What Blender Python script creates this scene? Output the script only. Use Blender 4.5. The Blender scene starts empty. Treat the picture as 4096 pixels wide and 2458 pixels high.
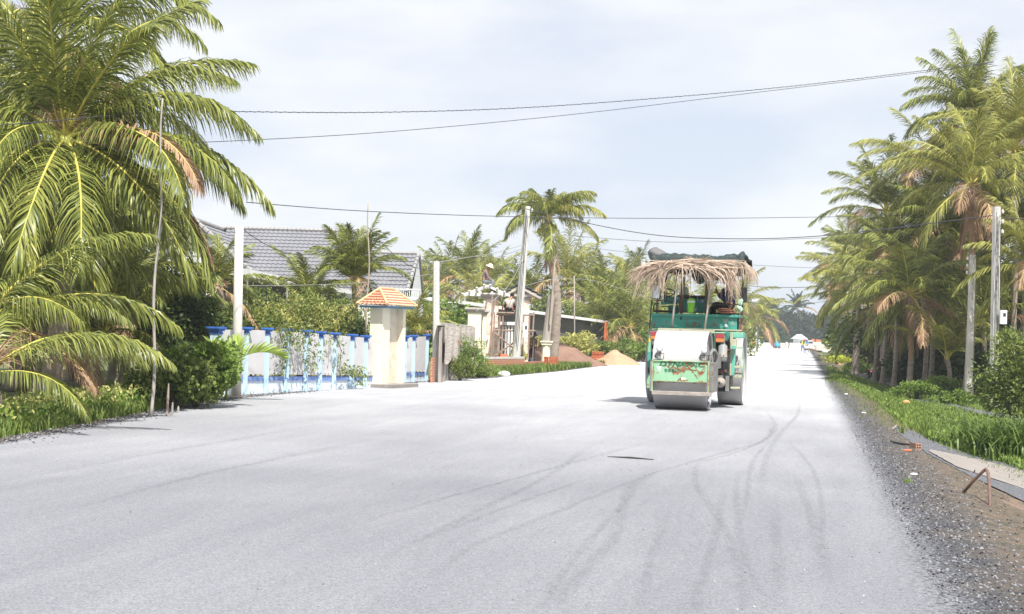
import bpy, bmesh, math, random
import numpy as np
from mathutils import Vector, Matrix, noise as mnoise
R = math.radians
sc = bpy.context.scene
COL = sc.collection
# ------------------------------------------------------------------ camera
FPX, HC = 5689., 1.45
PITCH, ROLL = math.atan(103/FPX), R(1.5)
cf = Vector((0, math.cos(PITCH), math.sin(PITCH))); r0 = Vector((1, 0, 0)); u0 = Vector((0, -math.sin(PITCH), math.cos(PITCH)))
cr = math.cos(ROLL)*r0 + math.sin(ROLL)*u0
cu = -math.sin(ROLL)*r0 + math.cos(ROLL)*u0
cam_d = bpy.data.cameras.new('camera'); cam = bpy.data.objects.new('camera', cam_d); COL.objects.link(cam)
cam.matrix_world = Matrix(((cr.x, cu.x, -cf.x, 0), (cr.y, cu.y, -cf.y, 0), (cr.z, cu.z, -cf.z, HC), (0, 0, 0, 1)))
cam_d.sensor_width = 36; cam_d.lens = FPX/4096*36; cam_d.clip_start = .1; cam_d.clip_end = 5000
sc.camera = cam
# ------------------------------------------------------------------ world, sun, exposure
SUN_EL, SUN_FROM = R(57), R(163)      # azimuth the light comes from, clockwise from +Y (the view direction)
w = bpy.data.worlds.new('World'); sc.world = w; w.use_nodes = True
nt = w.node_tree; nt.nodes.clear()
def N(t, **k):
    n = nt.nodes.new(t)
    for a, b in k.items(): setattr(n, a, b)
    return n
out = N('ShaderNodeOutputWorld'); bg = N('ShaderNodeBackground'); sky = N('ShaderNodeTexSky')
sky.sky_type = 'NISHITA'; sky.sun_disc = False; sky.sun_elevation = SUN_EL; sky.sun_rotation = SUN_FROM; sky.air_density = 1.0; sky.dust_density = 1.0
tc = N('ShaderNodeTexCoord'); mp = N('ShaderNodeMapping'); mp.inputs['Scale'].default_value = (1.0, 1.0, 3.0); mp.inputs['Location'].default_value = (3.1, .4, .2)
nz = N('ShaderNodeTexNoise'); nz.inputs['Scale'].default_value = 3.2; nz.inputs['Detail'].default_value = 5; nz.inputs['Roughness'].default_value = .52; nz.inputs['Distortion'].default_value = .35
rp = N('ShaderNodeValToRGB'); rp.color_ramp.elements[0].position = .36; rp.color_ramp.elements[0].color = (.8, .8, .8, 1); rp.color_ramp.elements[1].position = .66
nz2 = N('ShaderNodeTexNoise'); nz2.inputs['Scale'].default_value = 4.2; nz2.inputs['Detail'].default_value = 6
cr2 = N('ShaderNodeValToRGB'); cr2.color_ramp.elements[0].color = (5.7, 6.1, 6.95, 1); cr2.color_ramp.elements[1].color = (7.4, 7.45, 7.6, 1)
cr2.color_ramp.elements[0].position = .38; cr2.color_ramp.elements[1].position = .6
mx = N('ShaderNodeMixRGB')
L = nt.links.new
L(tc.outputs['Generated'], mp.inputs[0]); L(mp.outputs[0], nz.inputs['Vector']); L(mp.outputs[0], nz2.inputs['Vector'])
L(nz.outputs['Fac'], rp.inputs[0]); L(nz2.outputs['Fac'], cr2.inputs[0]); L(rp.outputs[0], mx.inputs[0]); L(sky.outputs[0], mx.inputs[1]); L(cr2.outputs[0], mx.inputs[2])
L(mx.outputs[0], bg.inputs[0]); bg.inputs[1].default_value = .083; L(bg.outputs[0], out.inputs[0])
sd = bpy.data.lights.new('sun', 'SUN'); sun = bpy.data.objects.new('sun', sd); COL.objects.link(sun)
sd.energy = 4.5; sd.angle = R(.55); sd.color = (1, .965, .9)
sv = Vector((math.sin(SUN_FROM)*math.cos(SUN_EL), math.cos(SUN_FROM)*math.cos(SUN_EL), math.sin(SUN_EL)))
sun.rotation_euler = sv.to_track_quat('Z', 'Y').to_euler(); sun.location = sv*50
sc.view_settings.view_transform = 'Standard'; sc.view_settings.look = 'None'; sc.view_settings.gamma = 1; sc.view_settings.exposure = .76
sc.cycles.max_bounces = 6; sc.cycles.transparent_max_bounces = 8; sc.cycles.diffuse_bounces = 3
# ------------------------------------------------------------------ geometry helpers
AH = math.atan(1170/FPX)
RD = Vector((math.sin(AH), math.cos(AH), 0)); RN = Vector((math.cos(AH), -math.sin(AH), 0))
def ray(px, py): return cf + cr*((px-2048)/FPX) + cu*((1229-py)/FPX)
def at(px, py, Y):
    d = ray(px, py); return Vector((0, 0, HC)) + d*(Y/d.y)
def G(px, py, z=0):
    d = ray(px, py); return Vector((0, 0, HC)) + d*((z-HC)/d.z)
def sstep(a, b, x):
    t = max(0, min(1, (x-a)/(b-a))); return t*t*(3-2*t)
def terr(x, y):
    u = x*RD.x + y*RD.y; v = x*RN.x + y*RN.y
    z = -.42*sstep(1.25, 3.1, v)
    if v > 1.2 or v < -12: z += .05*mnoise.noise(Vector((x*.45, y*.45, 0)))*min(1, max(v-1.2, -12-v))
    return z
def GT(px, py):
    z = 0
    for i in range(25):
        p = G(px, py, z); z = .5*z + .5*terr(p.x, p.y)
    return G(px, py, z)
def UV(u, v, z=0):
    p = RD*u + RN*v; return Vector((p.x, p.y, z))
# ------------------------------------------------------------------ materials
MATS = {}
def mat(name, c1, c2=None, scale=4, rough=.8, bump=0, bscale=None, metal=0, isl=0, trans=0, stain=None, stain_scale=3, stain_at=.6, detail=4, stretch=None, spec=.3):
    if name in MATS: return MATS[name]
    m = bpy.data.materials.new(name); m.use_nodes = True; t = m.node_tree; n = t.nodes; l = t.links.new
    b = n['Principled BSDF']; b.inputs['Roughness'].default_value = rough; b.inputs['Metallic'].default_value = metal
    b.inputs['Specular IOR Level'].default_value = spec
    c2 = c2 or tuple(x*.75 for x in c1)
    co = n.new('ShaderNodeTexCoord'); vec = co.outputs['Object']
    if stretch:
        mpn = n.new('ShaderNodeMapping'); mpn.inputs['Scale'].default_value = stretch; l(vec, mpn.inputs[0]); vec = mpn.outputs[0]
    nz = n.new('ShaderNodeTexNoise'); nz.inputs['Scale'].default_value = scale; nz.inputs['Detail'].default_value = detail; l(vec, nz.inputs['Vector'])
    rmp = n.new('ShaderNodeValToRGB'); rmp.color_ramp.elements[0].position = .32; rmp.color_ramp.elements[1].position = .68
    rmp.color_ramp.elements[0].color = (*c1, 1); rmp.color_ramp.elements[1].color = (*c2, 1)
    f = nz.outputs['Fac']
    if isl:
        g = n.new('ShaderNodeNewGeometry'); mm = n.new('ShaderNodeMix'); mm.inputs[0].default_value = isl
        l(f, mm.inputs[2]); l(g.outputs['Random Per Island'], mm.inputs[3]); f = mm.outputs[0]
        rmp.color_ramp.elements[0].position = .15; rmp.color_ramp.elements[1].position = .85
    l(f, rmp.inputs[0]); c = rmp.outputs[0]
    if stain:
        n2 = n.new('ShaderNodeTexNoise'); n2.inputs['Scale'].default_value = stain_scale; n2.inputs['Detail'].default_value = 6; n2.inputs['Roughness'].default_value = .65; l(vec, n2.inputs['Vector'])
        r2 = n.new('ShaderNodeValToRGB'); r2.color_ramp.elements[0].position = stain_at-.03; r2.color_ramp.elements[1].position = stain_at+.04; l(n2.outputs['Fac'], r2.inputs[0])
        mm = n.new('ShaderNodeMixRGB'); l(r2.outputs[0], mm.inputs[0]); l(c, mm.inputs[1]); mm.inputs[2].default_value = (*stain, 1); c = mm.outputs[0]
    l(c, b.inputs['Base Color'])
    if bump:
        n3 = n.new('ShaderNodeTexNoise'); n3.inputs['Scale'].default_value = bscale or scale*4; n3.inputs['Detail'].default_value = 5; l(vec, n3.inputs['Vector'])
        bn = n.new('ShaderNodeBump'); bn.inputs['Strength'].default_value = bump; bn.inputs['Distance'].default_value = .02; l(n3.outputs['Fac'], bn.inputs['Height']); l(bn.outputs[0], b.inputs['Normal'])
    if trans:
        tr = n.new('ShaderNodeBsdfTranslucent'); ms = n.new('ShaderNodeMixShader'); ms.inputs[0].default_value = trans
        l(c, tr.inputs[0]); l(b.outputs[0], ms.inputs[1]); l(tr.outputs[0], ms.inputs[2]); l(ms.outputs[0], n['Material Output'].inputs[0])
    MATS[name] = m; return m
class MB:
    """collects faces in world (or local) coordinates and links them as ONE mesh object"""
    def __init__(s): s.v = []; s.f = []; s.m = []; s.mi = 0
    def add(s, vs, fs, mi=None):
        o = len(s.v); s.v += [tuple(p) for p in vs]; s.f += [tuple(i+o for i in f) for f in fs]; s.m += [s.mi if mi is None else mi]*len(fs)
    def hexa(s, p, mi=None):   # 4 bottom, 4 top
        s.add(p, [(3, 2, 1, 0), (4, 5, 6, 7), (0, 1, 5, 4), (1, 2, 6, 5), (2, 3, 7, 6), (3, 0, 4, 7)], mi)
    def box(s, c, sz, rz=0, rx=0, ry=0, mi=None, M=None):
        M = M or (Matrix.Rotation(rz, 3, 'Z') @ Matrix.Rotation(ry, 3, 'Y') @ Matrix.Rotation(rx, 3, 'X')); c = Vector(c)
        q = [(-1, -1, -1), (1, -1, -1), (1, 1, -1), (-1, 1, -1), (-1, -1, 1), (1, -1, 1), (1, 1, 1), (-1, 1, 1)]
        s.hexa([c + M @ Vector((a*sz[0]/2, b*sz[1]/2, d*sz[2]/2)) for a, b, d in q], mi)
    def wall(s, a, b, t, z0, z1, mi=None, z1b=None, z0b=None):     # vertical slab from a to b, thickness t to the back
        a = Vector((a[0], a[1], 0)); b = Vector((b[0], b[1], 0)); d = (b-a).normalized(); n = Vector((-d.y, d.x, 0))*t
        z1b = z1 if z1b is None else z1b; z0b = z0 if z0b is None else z0b
        Z = lambda p, z: Vector((p.x, p.y, z))
        s.hexa([Z(a, z0), Z(b, z0b), Z(b+n, z0b), Z(a+n, z0), Z(a, z1), Z(b, z1b), Z(b+n, z1b), Z(a+n, z1)], mi)
    def tube(s, pts, rad, n=8, cap=True, mi=None):
        pts = [Vector(p) for p in pts]; k = len(pts)
        if not hasattr(rad, '__len__'): rad = [rad]*k
        vs = []; ref = None
        for i, p in enumerate(pts):
            d = (pts[min(i+1, k-1)] - pts[max(i-1, 0)]).normalized()
            if ref is None: ref = Vector((0, 0, 1)) if abs(d.z) < .9 else Vector((1, 0, 0))
            a = d.cross(ref).normalized(); b = a.cross(d).normalized(); ref = b
            for j in range(n):
                t = 2*math.pi*j/n; vs.append(p + (a*math.cos(t) + b*math.sin(t))*rad[i])
        fs = [(i*n+j, i*n+(j+1) % n, (i+1)*n+(j+1) % n, (i+1)*n+j) for i in range(k-1) for j in range(n)]
        if cap: fs += [tuple(range(n-1, -1, -1)), tuple(range((k-1)*n, k*n))]
        s.add(vs, fs, mi)
    def ball(s, c, r, n=10, m=7, M=None, mi=None):
        c = Vector(c); r = r if hasattr(r, '__len__') else (r, r, r); vs = []; M = M or Matrix.Identity(3)
        for i in range(1, m):
            ph = math.pi*i/m
            for j in range(n):
                th = 2*math.pi*j/n; vs.append(c + M @ Vector((r[0]*math.sin(ph)*math.cos(th), r[1]*math.sin(ph)*math.sin(th), r[2]*math.cos(ph))))
        fs = [(i*n+j, (i+1)*n+j, (i+1)*n+(j+1) % n, i*n+(j+1) % n) for i in range(m-2) for j in range(n)]
        vs += [c + M @ Vector((0, 0, r[2])), c - M @ Vector((0, 0, r[2]))]; a = len(vs)-2
        fs += [(j, (j+1) % n, a) for j in range(n)] + [((m-2)*n+(j+1) % n, (m-2)*n+j, a+1) for j in range(n)]
        s.add(vs, fs, mi)
    def lathe(s, c, prof, n=16, axis='Z', mi=None, cap=True):
        c = Vector(c); vs = []
        for r, h in prof:
            for j in range(n):
                t = 2*math.pi*j/n; a, b = r*math.cos(t), r*math.sin(t)
                vs.append(c + Vector({'Z': (a, b, h), 'X': (h, a, b), 'Y': (a, h, b)}[axis]))
        k = len(prof); fs = [(i*n+j, i*n+(j+1) % n, (i+1)*n+(j+1) % n, (i+1)*n+j) for i in range(k-1) for j in range(n)]
        if cap: fs += [tuple(range(n-1, -1, -1)), tuple(range((k-1)*n, k*n))]
        s.add(vs, fs, mi)
    def build(s, name, mats, parent=None, smooth=False, kind=None, bevel=0):
        mats = mats if isinstance(mats, (list, tuple)) else [mats]
        me = bpy.data.meshes.new(name); o = bpy.data.objects.new(name, me); COL.objects.link(o)
        off = Vector((0, 0, 0)); q = parent
        while q: off += q.location; q = q.parent
        vs = [(a[0]-off.x, a[1]-off.y, a[2]-off.z) for a in s.v] if off.length else s.v
        me.from_pydata(vs, [], s.f)
        for m in mats: me.materials.append(m)
        if len(mats) > 1: me.polygons.foreach_set('material_index', s.m)
        if smooth: me.polygons.foreach_set('use_smooth', [True]*len(me.polygons))
        me.update()
        if parent: o.parent = parent
        if kind: o['kind'] = kind
        if bevel:
            bv = o.modifiers.new('b', 'BEVEL'); bv.width = bevel; bv.segments = 2; bv.limit_method = 'ANGLE'
        return o
def recalc(o):
    bm = bmesh.new(); bm.from_mesh(o.data); bmesh.ops.recalc_face_normals(bm, faces=bm.faces); bm.to_mesh(o.data); bm.free(); return o
def tag(o, label, cat, group=None):
    o['label'] = label; o['category'] = cat
    if group: o['group'] = group
    return o
def thing(name, label, cat, loc=(0, 0, 0), group=None):
    o = bpy.data.objects.new(name, None); COL.objects.link(o); o.location = loc; o.empty_display_size = .2
    return tag(o, label, cat, group)
def stuff(o): o['kind'] = 'stuff'; return o

concrete = mat('concrete', (.62, .6, .56), (.5, .48, .45), 3, .85, .3, 30, stain=(.33, .32, .3), stain_scale=2, stain_at=.66)
white = mat('white_paint', (.78, .78, .77), (.68, .68, .67), 3, .6, stain=(.5, .48, .44), stain_scale=4, stain_at=.7)
cream = mat('cream_paint', (.82, .77, .6), (.76, .7, .54), 2, .8, stain=(.6, .52, .4), stain_scale=3, stain_at=.68)
darkm = mat('dark_metal', (.035, .035, .038), (.06, .05, .045), 8, .5)
rusty = mat('rusty_steel', (.16, .09, .06), (.1, .07, .055), 12, .8, .3)
bamboo = mat('bamboo', (.42, .36, .27), (.3, .27, .22), 6, .7, .2, stretch=(1, 1, .3))
wood = mat('weathered_wood', (.42, .33, .27), (.3, .23, .19), 6, .8, .3, 30, stretch=(1, 1, .2))
greywood = mat('grey_wood', (.4, .36, .32), (.28, .25, .23), 5, .85, .3, 30, stretch=(2, 2, .3))
gwire = mat('pale_wire', (.30, .30, .30), (.38, .38, .37), 5, .6)
wirem = mat('wire', (.05, .055, .07), (.08, .08, .09), 5, .5)

# ------------------------------------------------------------------ ground, road, verges
LEFT = [(-40, -8.2), (5, -8.6), (15, -9.1), (17.3, -9.45), (27, -11.0), (36, -10.75), (44, -9.7), (55, -9.2), (74, -9.2), (117, -10.2), (230, -10.3), (640, -10.3)]
def lv(u):
    for (a, b), (c, d) in zip(LEFT, LEFT[1:]):
        if u <= c: return b + (d-b)*max(0, (u-a)/(c-a))
    return LEFT[-1][1]
us = []; u = -25.
while u < 600: us.append(u); u += .18 if u < 45 else .6 if u < 120 else 4
def jit(u, k, a): return a*mnoise.noise(Vector((u*1.1, k, 0))) + a*.7*mnoise.noise(Vector((u*4.3, k+9, 0)))
def strip(name, m, rows, us, zoff=0):   # rows: functions v(u); a draped sheet with a 0..1 attribute across it
    vs = []; nr = len(rows)
    for u in us:
        for k, fn in enumerate(rows):
            p = UV(u, fn(u)); p.z = terr(p.x, p.y) + zoff; vs.append(p)
    fs = [(i*nr+j, i*nr+j+1, (i+1)*nr+j+1, (i+1)*nr+j) for i in range(len(us)-1) for j in range(nr-1)]
    b = MB(); b.add(vs, fs); o = b.build(name, m, kind='structure', smooth=True)
    att = o.data.attributes.new('across', 'FLOAT', 'POINT'); att.data.foreach_set('value', [k/(nr-1) for _ in us for k in range(nr)])
    recalc_up(o); return o
def recalc_up(o):
    me = o.data
    if len(me.polygons) and me.polygons[0].normal.z < 0: me.flip_normals()
def gravel_mat():
    m = bpy.data.materials.new('gravel_road'); m.use_nodes = True; t = m.node_tree; n = t.nodes; l = t.links.new
    b = n['Principled BSDF']; b.inputs['Roughness'].default_value = .9; b.inputs['Specular IOR Level'].default_value = .15
    co = n.new('ShaderNodeTexCoord')
    def noise(sc, det=4, ro=.6, rotz=0, st=None):
        k = n.new('ShaderNodeTexNoise'); k.inputs['Scale'].default_value = sc; k.inputs['Detail'].default_value = det; k.inputs['Roughness'].default_value = ro
        if st:
            mp = n.new('ShaderNodeMapping'); mp.vector_type = 'TEXTURE'; mp.inputs['Rotation'].default_value = (0, 0, rotz); mp.inputs['Scale'].default_value = st; l(co.outputs['Object'], mp.inputs[0]); l(mp.outputs[0], k.inputs['Vector'])
        else: l(co.outputs['Object'], k.inputs['Vector'])
        return k.outputs['Fac']
    def ramp(f, a, b, c1, c2):
        r = n.new('ShaderNodeValToRGB'); r.color_ramp.elements[0].position = a; r.color_ramp.elements[1].position = b
        r.color_ramp.elements[0].color = (*c1, 1); r.color_ramp.elements[1].color = (*c2, 1); l(f, r.inputs[0]); return r.outputs[0]
    def mixc(f, a, b, ty='MIX'):
        k = n.new('ShaderNodeMixRGB'); k.blend_type = ty
        if isinstance(f, float): k.inputs[0].default_value = f
        else: l(f, k.inputs[0])
        for i, x in ((1, a), (2, b)):
            if isinstance(x, tuple): k.inputs[i].default_value = (*x, 1)
            else: l(x, k.inputs[i])
        return k.outputs[0]
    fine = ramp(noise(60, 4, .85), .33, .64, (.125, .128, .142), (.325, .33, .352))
    # base colour blends from the grey grain to a paler one with distance along Y
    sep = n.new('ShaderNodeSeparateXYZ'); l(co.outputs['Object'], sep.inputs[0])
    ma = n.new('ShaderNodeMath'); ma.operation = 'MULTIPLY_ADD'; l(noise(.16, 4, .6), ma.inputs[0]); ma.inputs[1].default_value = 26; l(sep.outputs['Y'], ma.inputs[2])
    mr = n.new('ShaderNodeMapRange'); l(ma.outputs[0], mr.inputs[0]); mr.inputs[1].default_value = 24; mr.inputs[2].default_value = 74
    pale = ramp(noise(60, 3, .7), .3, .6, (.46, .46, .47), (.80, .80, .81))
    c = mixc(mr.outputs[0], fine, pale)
    st = ramp(noise(1.0, 8, .75, -AH, (.5, 5, 1)), .42, .64, (.92, .92, .93), (1.03, 1.03, 1.03))
    c = mixc(1., c, st, 'MULTIPLY')
    gr = ramp(noise(17, 5, .85), .34, .6, (.78, .78, .79), (1.06, 1.06, 1.06)); c = mixc(1., c, gr, 'MULTIPLY')
    pt = ramp(noise(.35, 5, .6, -AH, (1, 3, 1)), .38, .62, (.9, .9, .91), (1.03, 1.03, 1.03))
    c = mixc(1., c, pt, 'MULTIPLY')
    sp = ramp(noise(26, 2, .5), .70, .74, (0, 0, 0), (1, 1, 1)); c = mixc(sp, c, (.16, .16, .18))
    l(c, b.inputs['Base Color'])
    bp = n.new('ShaderNodeBump'); bp.inputs['Strength'].default_value = .5; bp.inputs['Distance'].default_value = .01; l(noise(55, 4, .8), bp.inputs['Height']); l(bp.outputs[0], b.inputs['Normal'])
    return m, b, c
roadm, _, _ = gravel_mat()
def shoulder_mat():
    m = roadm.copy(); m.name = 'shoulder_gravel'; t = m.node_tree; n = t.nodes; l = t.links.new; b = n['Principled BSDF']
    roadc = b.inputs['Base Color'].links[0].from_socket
    co = n.new('ShaderNodeTexCoord'); at_ = n.new('ShaderNodeAttribute'); at_.attribute_name = 'across'
    def noise(sc, det=4, ro=.6):
        k = n.new('ShaderNodeTexNoise'); k.inputs['Scale'].default_value = sc; k.inputs['Detail'].default_value = det; k.inputs['Roughness'].default_value = ro; l(co.outputs['Object'], k.inputs['Vector']); return k.outputs['Fac']
    def ramp(f, a, bb, c1, c2):
        r = n.new('ShaderNodeValToRGB'); r.color_ramp.elements[0].position = a; r.color_ramp.elements[1].position = bb
        r.color_ramp.elements[0].color = (*c1, 1); r.color_ramp.elements[1].color = (*c2, 1); l(f, r.inputs[0]); return r.outputs[0]
    def mixc(f, a, bb):
        k = n.new('ShaderNodeMixRGB'); l(f, k.inputs[0]); l(a, k.inputs[1]); l(bb, k.inputs[2]); return k.outputs[0]
    def thr(ns, gain, off, w=.1):   # smooth threshold of (across + gain*noise) against off
        a = n.new('ShaderNodeMath'); a.operation = 'MULTIPLY_ADD'; l(ns, a.inputs[0]); a.inputs[1].default_value = gain; l(at_.outputs['Fac'], a.inputs[2])
        r = n.new('ShaderNodeMapRange'); l(a.outputs[0], r.inputs[0]); r.inputs[1].default_value = off-w; r.inputs[2].default_value = off+w; return r.outputs[0]
    dark = ramp(noise(38, 4, .8), .35, .64, (.02, .021, .026), (.095, .098, .108))
    spk = ramp(noise(30, 2, .6), .64, .69, (0, 0, 0), (1, 1, 1)); wht = ramp(noise(9), 0, 1, (.5, .5, .52), (.6, .6, .6)); dark = mixc(spk, dark, wht)
    brown = ramp(noise(7, 8, .8), .36, .66, (.05, .055, .045), (.20, .145, .105))
    c = mixc(thr(noise(22, 3, .8), .9, .62), roadc, dark)
    c = mixc(thr(noise(1.7, 6, .7), .9, .92, .22), c, brown)
    l(c, b.inputs['Base Color']); return m
shm = shoulder_mat()
grassg = mat('grass_ground', (.09, .13, .035), (.17, .15, .08), 1.2, .95, .6, 20, detail=8)
bm = MB()
gu = [-60, -30, -15] + [i*1. for i in range(-8, 80)] + [80+i*5 for i in range(1, 30)] + [260, 320, 400, 520, 700, 900]
gv = [-450, -300, -150, -90, -60, -40, -30, -24, -20, -17, -15] + [-14+.5*i for i in range(0, 6)] + [-11, -6, -2, 0, .5, 1, 1.3] + [1.3+.25*i for i in range(1, 30)] + [9, 10, 12, 15, 20, 30, 50, 90, 150, 300, 450]
vs = []
for u in gu:
    for v in gv:
        p = UV(u, v); p.z = terr(p.x, p.y)-.03; vs.append(p)
nv = len(gv); bm.add(vs, [(i*nv+j, i*nv+j+1, (i+1)*nv+j+1, (i+1)*nv+j) for i in range(len(gu)-1) for j in range(nv-1)])
ground = bm.build('ground', grassg, kind='structure', smooth=True); recalc_up(ground)
RE = .85
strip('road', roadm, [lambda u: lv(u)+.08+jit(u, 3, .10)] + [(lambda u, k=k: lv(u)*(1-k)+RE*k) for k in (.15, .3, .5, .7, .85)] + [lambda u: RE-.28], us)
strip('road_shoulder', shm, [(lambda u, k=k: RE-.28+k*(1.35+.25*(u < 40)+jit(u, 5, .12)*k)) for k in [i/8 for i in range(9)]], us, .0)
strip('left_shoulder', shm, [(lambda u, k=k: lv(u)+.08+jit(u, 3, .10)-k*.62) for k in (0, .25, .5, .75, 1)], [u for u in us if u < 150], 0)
soil = mat('brown_soil', (.22, .155, .11), (.12, .09, .07), 3, .95, .8, 18, detail=8, stain=(.10, .10, .11), stain_scale=9, stain_at=.6)
strip('embankment', soil, [(lambda u, k=k: RE+1.0+jit(u, 7, .1)*k+k*.75) for k in (0, .33, .66, 1)], [u for u in us if -20 < u < 160], -.012)
sand = mat('sandy_soil', (.46, .38, .30), (.36, .29, .23), 2, .95, .6, 20, stain=(.2, .19, .18), stain_scale=8, stain_at=.62)
strip('dirt_strip', sand, [(lambda u, k=k: lv(u)-.45-k*.9) for k in (0, .5, 1)], [u for u in us if 22 < u < 60], -.008)
def ribbon(name, m, A, B, zo, kind='structure', n=14):   # sheet between two pixel polylines, draped
    def samp(P, t):
        x = t*(len(P)-1); i = min(int(x), len(P)-2); f = x-i; return GT(P[i][0]*(1-f)+P[i+1][0]*f, P[i][1]*(1-f)+P[i+1][1]*f)
    vs = []
    for i in range(n*3+1):
        a = samp(A, i/(n*3)); b = samp(B, i/(n*3))
        for k in range(6):
            p = a.lerp(b, k/5)
            if k in (0, 5): p += RN*.06*mnoise.noise(Vector((i*.9, k, 3)))
            p.z = terr(p.x, p.y)+zo; vs.append(p)
    bm = MB(); bm.add(vs, [(i*6+j, i*6+j+1, (i+1)*6+j+1, (i+1)*6+j) for i in range(n*3) for j in range(5)])
    o = bm.build(name, m, kind=kind, smooth=True); recalc_up(o); return o
darkgr = mat('dark_gravel', (.06, .063, .072), (.17, .172, .19), 35, .95, .8, 40, detail=5, stain=(.45, .45, .46), stain_scale=22, stain_at=.64)
lightcon = mat('light_concrete', (.28, .25, .23), (.22, .2, .185), 2.5, .9, .4, 25, detail=8, stain=(.3, .28, .26), stain_scale=5, stain_at=.62)
ribbon('side_track', darkgr, [(3290, 1492), (3400, 1500), (3500, 1520), (3590, 1556)], [(3290, 1482), (3420, 1484), (3520, 1500), (3600, 1530)], .004)
ribbon('gravel_path', darkgr, [(3505, 1575), (3700, 1622), (3900, 1662), (4150, 1712)], [(3510, 1568), (3700, 1601), (3920, 1637), (4160, 1680)], .008)
ribbon('gravel_strip', darkgr, [(3560, 1712), (3720, 1822), (3880, 1905), (4250, 2080)], [(3590, 1708), (3740, 1755), (3900, 1805), (4250, 1912)], .006)
ribbon('concrete_slab', lightcon, [(3715, 1808), (3830, 1872), (3930, 1905), (4250, 2010)], [(3722, 1802), (3850, 1828), (3960, 1852), (4250, 1930)], .014)
def proj(q):
    q = Vector(q)-Vector((0, 0, HC)); c = q.dot(cf); return 2048+FPX*q.dot(cr)/c, 1229-FPX*q.dot(cu)/c
# ------------------------------------------------------------------ plants: generators (numpy, local coordinates)
def np_obj(name, V, Q, mats, parent=None, mi=None, kind=None, smooth=False):
    me = bpy.data.meshes.new(name); V = np.asarray(V, 'f'); Q = np.asarray(Q, 'i')
    me.vertices.add(len(V)); me.vertices.foreach_set('co', V.ravel()); me.loops.add(Q.size); me.loops.foreach_set('vertex_index', Q.ravel())
    me.polygons.add(len(Q)); me.polygons.foreach_set('loop_start', np.arange(0, Q.size, 4, dtype='i'))
    try: me.polygons.foreach_set('loop_total', np.full(len(Q), 4, 'i'))
    except Exception: pass
    mats = mats if isinstance(mats, (list, tuple)) else [mats]
    for m in mats: me.materials.append(m)
    if mi is not None: me.polygons.foreach_set('material_index', np.asarray(mi, 'i'))
    me.update(calc_edges=True); me.validate()
    if name is None: return me
    o = bpy.data.objects.new(name, me); COL.objects.link(o)
    if parent: o.parent = parent
    if kind: o['kind'] = kind
    return o
def frond(Lr, th0, th1, nl, ll, hang, rng, segs=3, wid=.03, fold=.0, curl=1.25):
    """one coconut frond leaving the origin along +X: a bent rachis and two rows of hanging leaflets"""
    n = 16; s = np.linspace(0, 1, n); th = np.radians(th0+(th1-th0)*s**curl); ds = Lr/(n-1)
    x = np.concatenate([[0], np.cumsum(np.cos(th[:-1])*ds)]); z = np.concatenate([[0], np.cumsum(np.sin(th[:-1])*ds)])
    y = rng.uniform(-.12, .12)*Lr*s**2
    P = np.stack([x, y, z], 1); T = np.gradient(P, axis=0); T /= np.linalg.norm(T, axis=1)[:, None]
    V = []; Q = []; M = []
    rr = np.interp(s, [0, .1, 1], [.05, .028, .004])*Lr/4
    S0 = np.cross(T, [0, 0, 1.]); S0 += np.array([0, -1e-3, 0]); S0 /= np.linalg.norm(S0, axis=1)[:, None]; U0 = np.cross(S0, T)
    for j in range(4):
        a = j*math.pi/2; V.append(P + (S0*math.cos(a)*1.3 + U0*math.sin(a))*rr[:, None])
    V = [np.stack(V, 1).reshape(-1, 3)]
    for i in range(n-1):
        for j in range(4): Q.append([i*4+j, i*4+(j+1) % 4, (i+1)*4+(j+1) % 4, (i+1)*4+j]); M.append(1)
    o = n*4
    t = np.linspace(.14, .995, nl)
    for side in (-1, 1):
        tt = np.clip(t + rng.uniform(-.004, .004, nl), 0, 1); keep = rng.random(nl) > .03
        base = np.stack([np.interp(tt, s, P[:, k]) for k in range(3)], 1); Tt = np.stack([np.interp(tt, s, T[:, k]) for k in range(3)], 1); Ss = np.stack([np.interp(tt, s, S0[:, k]) for k in range(3)], 1)*side
        up = np.cross(Ss*side, Tt)
        A = np.radians(np.interp(tt, [0, .5, 1], [28, 48, 72]) + rng.normal(0, 4, nl))
        d = Ss*np.cos(A)[:, None] + Tt*np.sin(A)[:, None] + up*(fold+rng.normal(0, .08, nl))[:, None]
        ln = ll*np.clip(np.sin(np.pi*np.clip(tt*.86+.1, 0, 1)), .12, 1)**.6*rng.uniform(.86, 1.08, nl)*keep
        p = base.copy(); hg = hang*rng.uniform(.7, 1.35, nl)
        ring = []
        for k in range(segs+1):
            d /= np.linalg.norm(d, axis=1)[:, None]
            w = Tt - d*np.sum(Tt*d, 1)[:, None]; w /= np.linalg.norm(w, axis=1)[:, None]+1e-6
            tw = rng.uniform(-.5, .5, nl)[:, None] if k == 0 else tw
            w = w + np.cross(d, w)*tw; 
            wk = wid*[.6, 1, .7, .1][int(round(k*3/segs))]*.5
            ring.append(np.stack([p-w*wk, p+w*wk], 1))
            p = p + d*(ln/segs)[:, None]; d = d + np.array([0, 0, -1.5])*(hg/segs)[:, None]*(1+.5*k)
        Rg = np.stack(ring, 1)              # nl, segs+1, 2, 3
        V.append(Rg.reshape(-1, 3))
        for i in range(nl):
            if not keep[i]: continue
            b = o+i*(segs+1)*2
            for k in range(segs): Q.append([b+2*k, b+2*k+1, b+2*k+3, b+2*k+2]); M.append(0)
        o += nl*(segs+1)*2
    return np.concatenate(V), np.array(Q), np.array(M)
leafm = mat('palm_leaflet', (.05, .08, .018), (.34, .36, .08), .8, .38, isl=.6, trans=.24, spec=.35)
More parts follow.
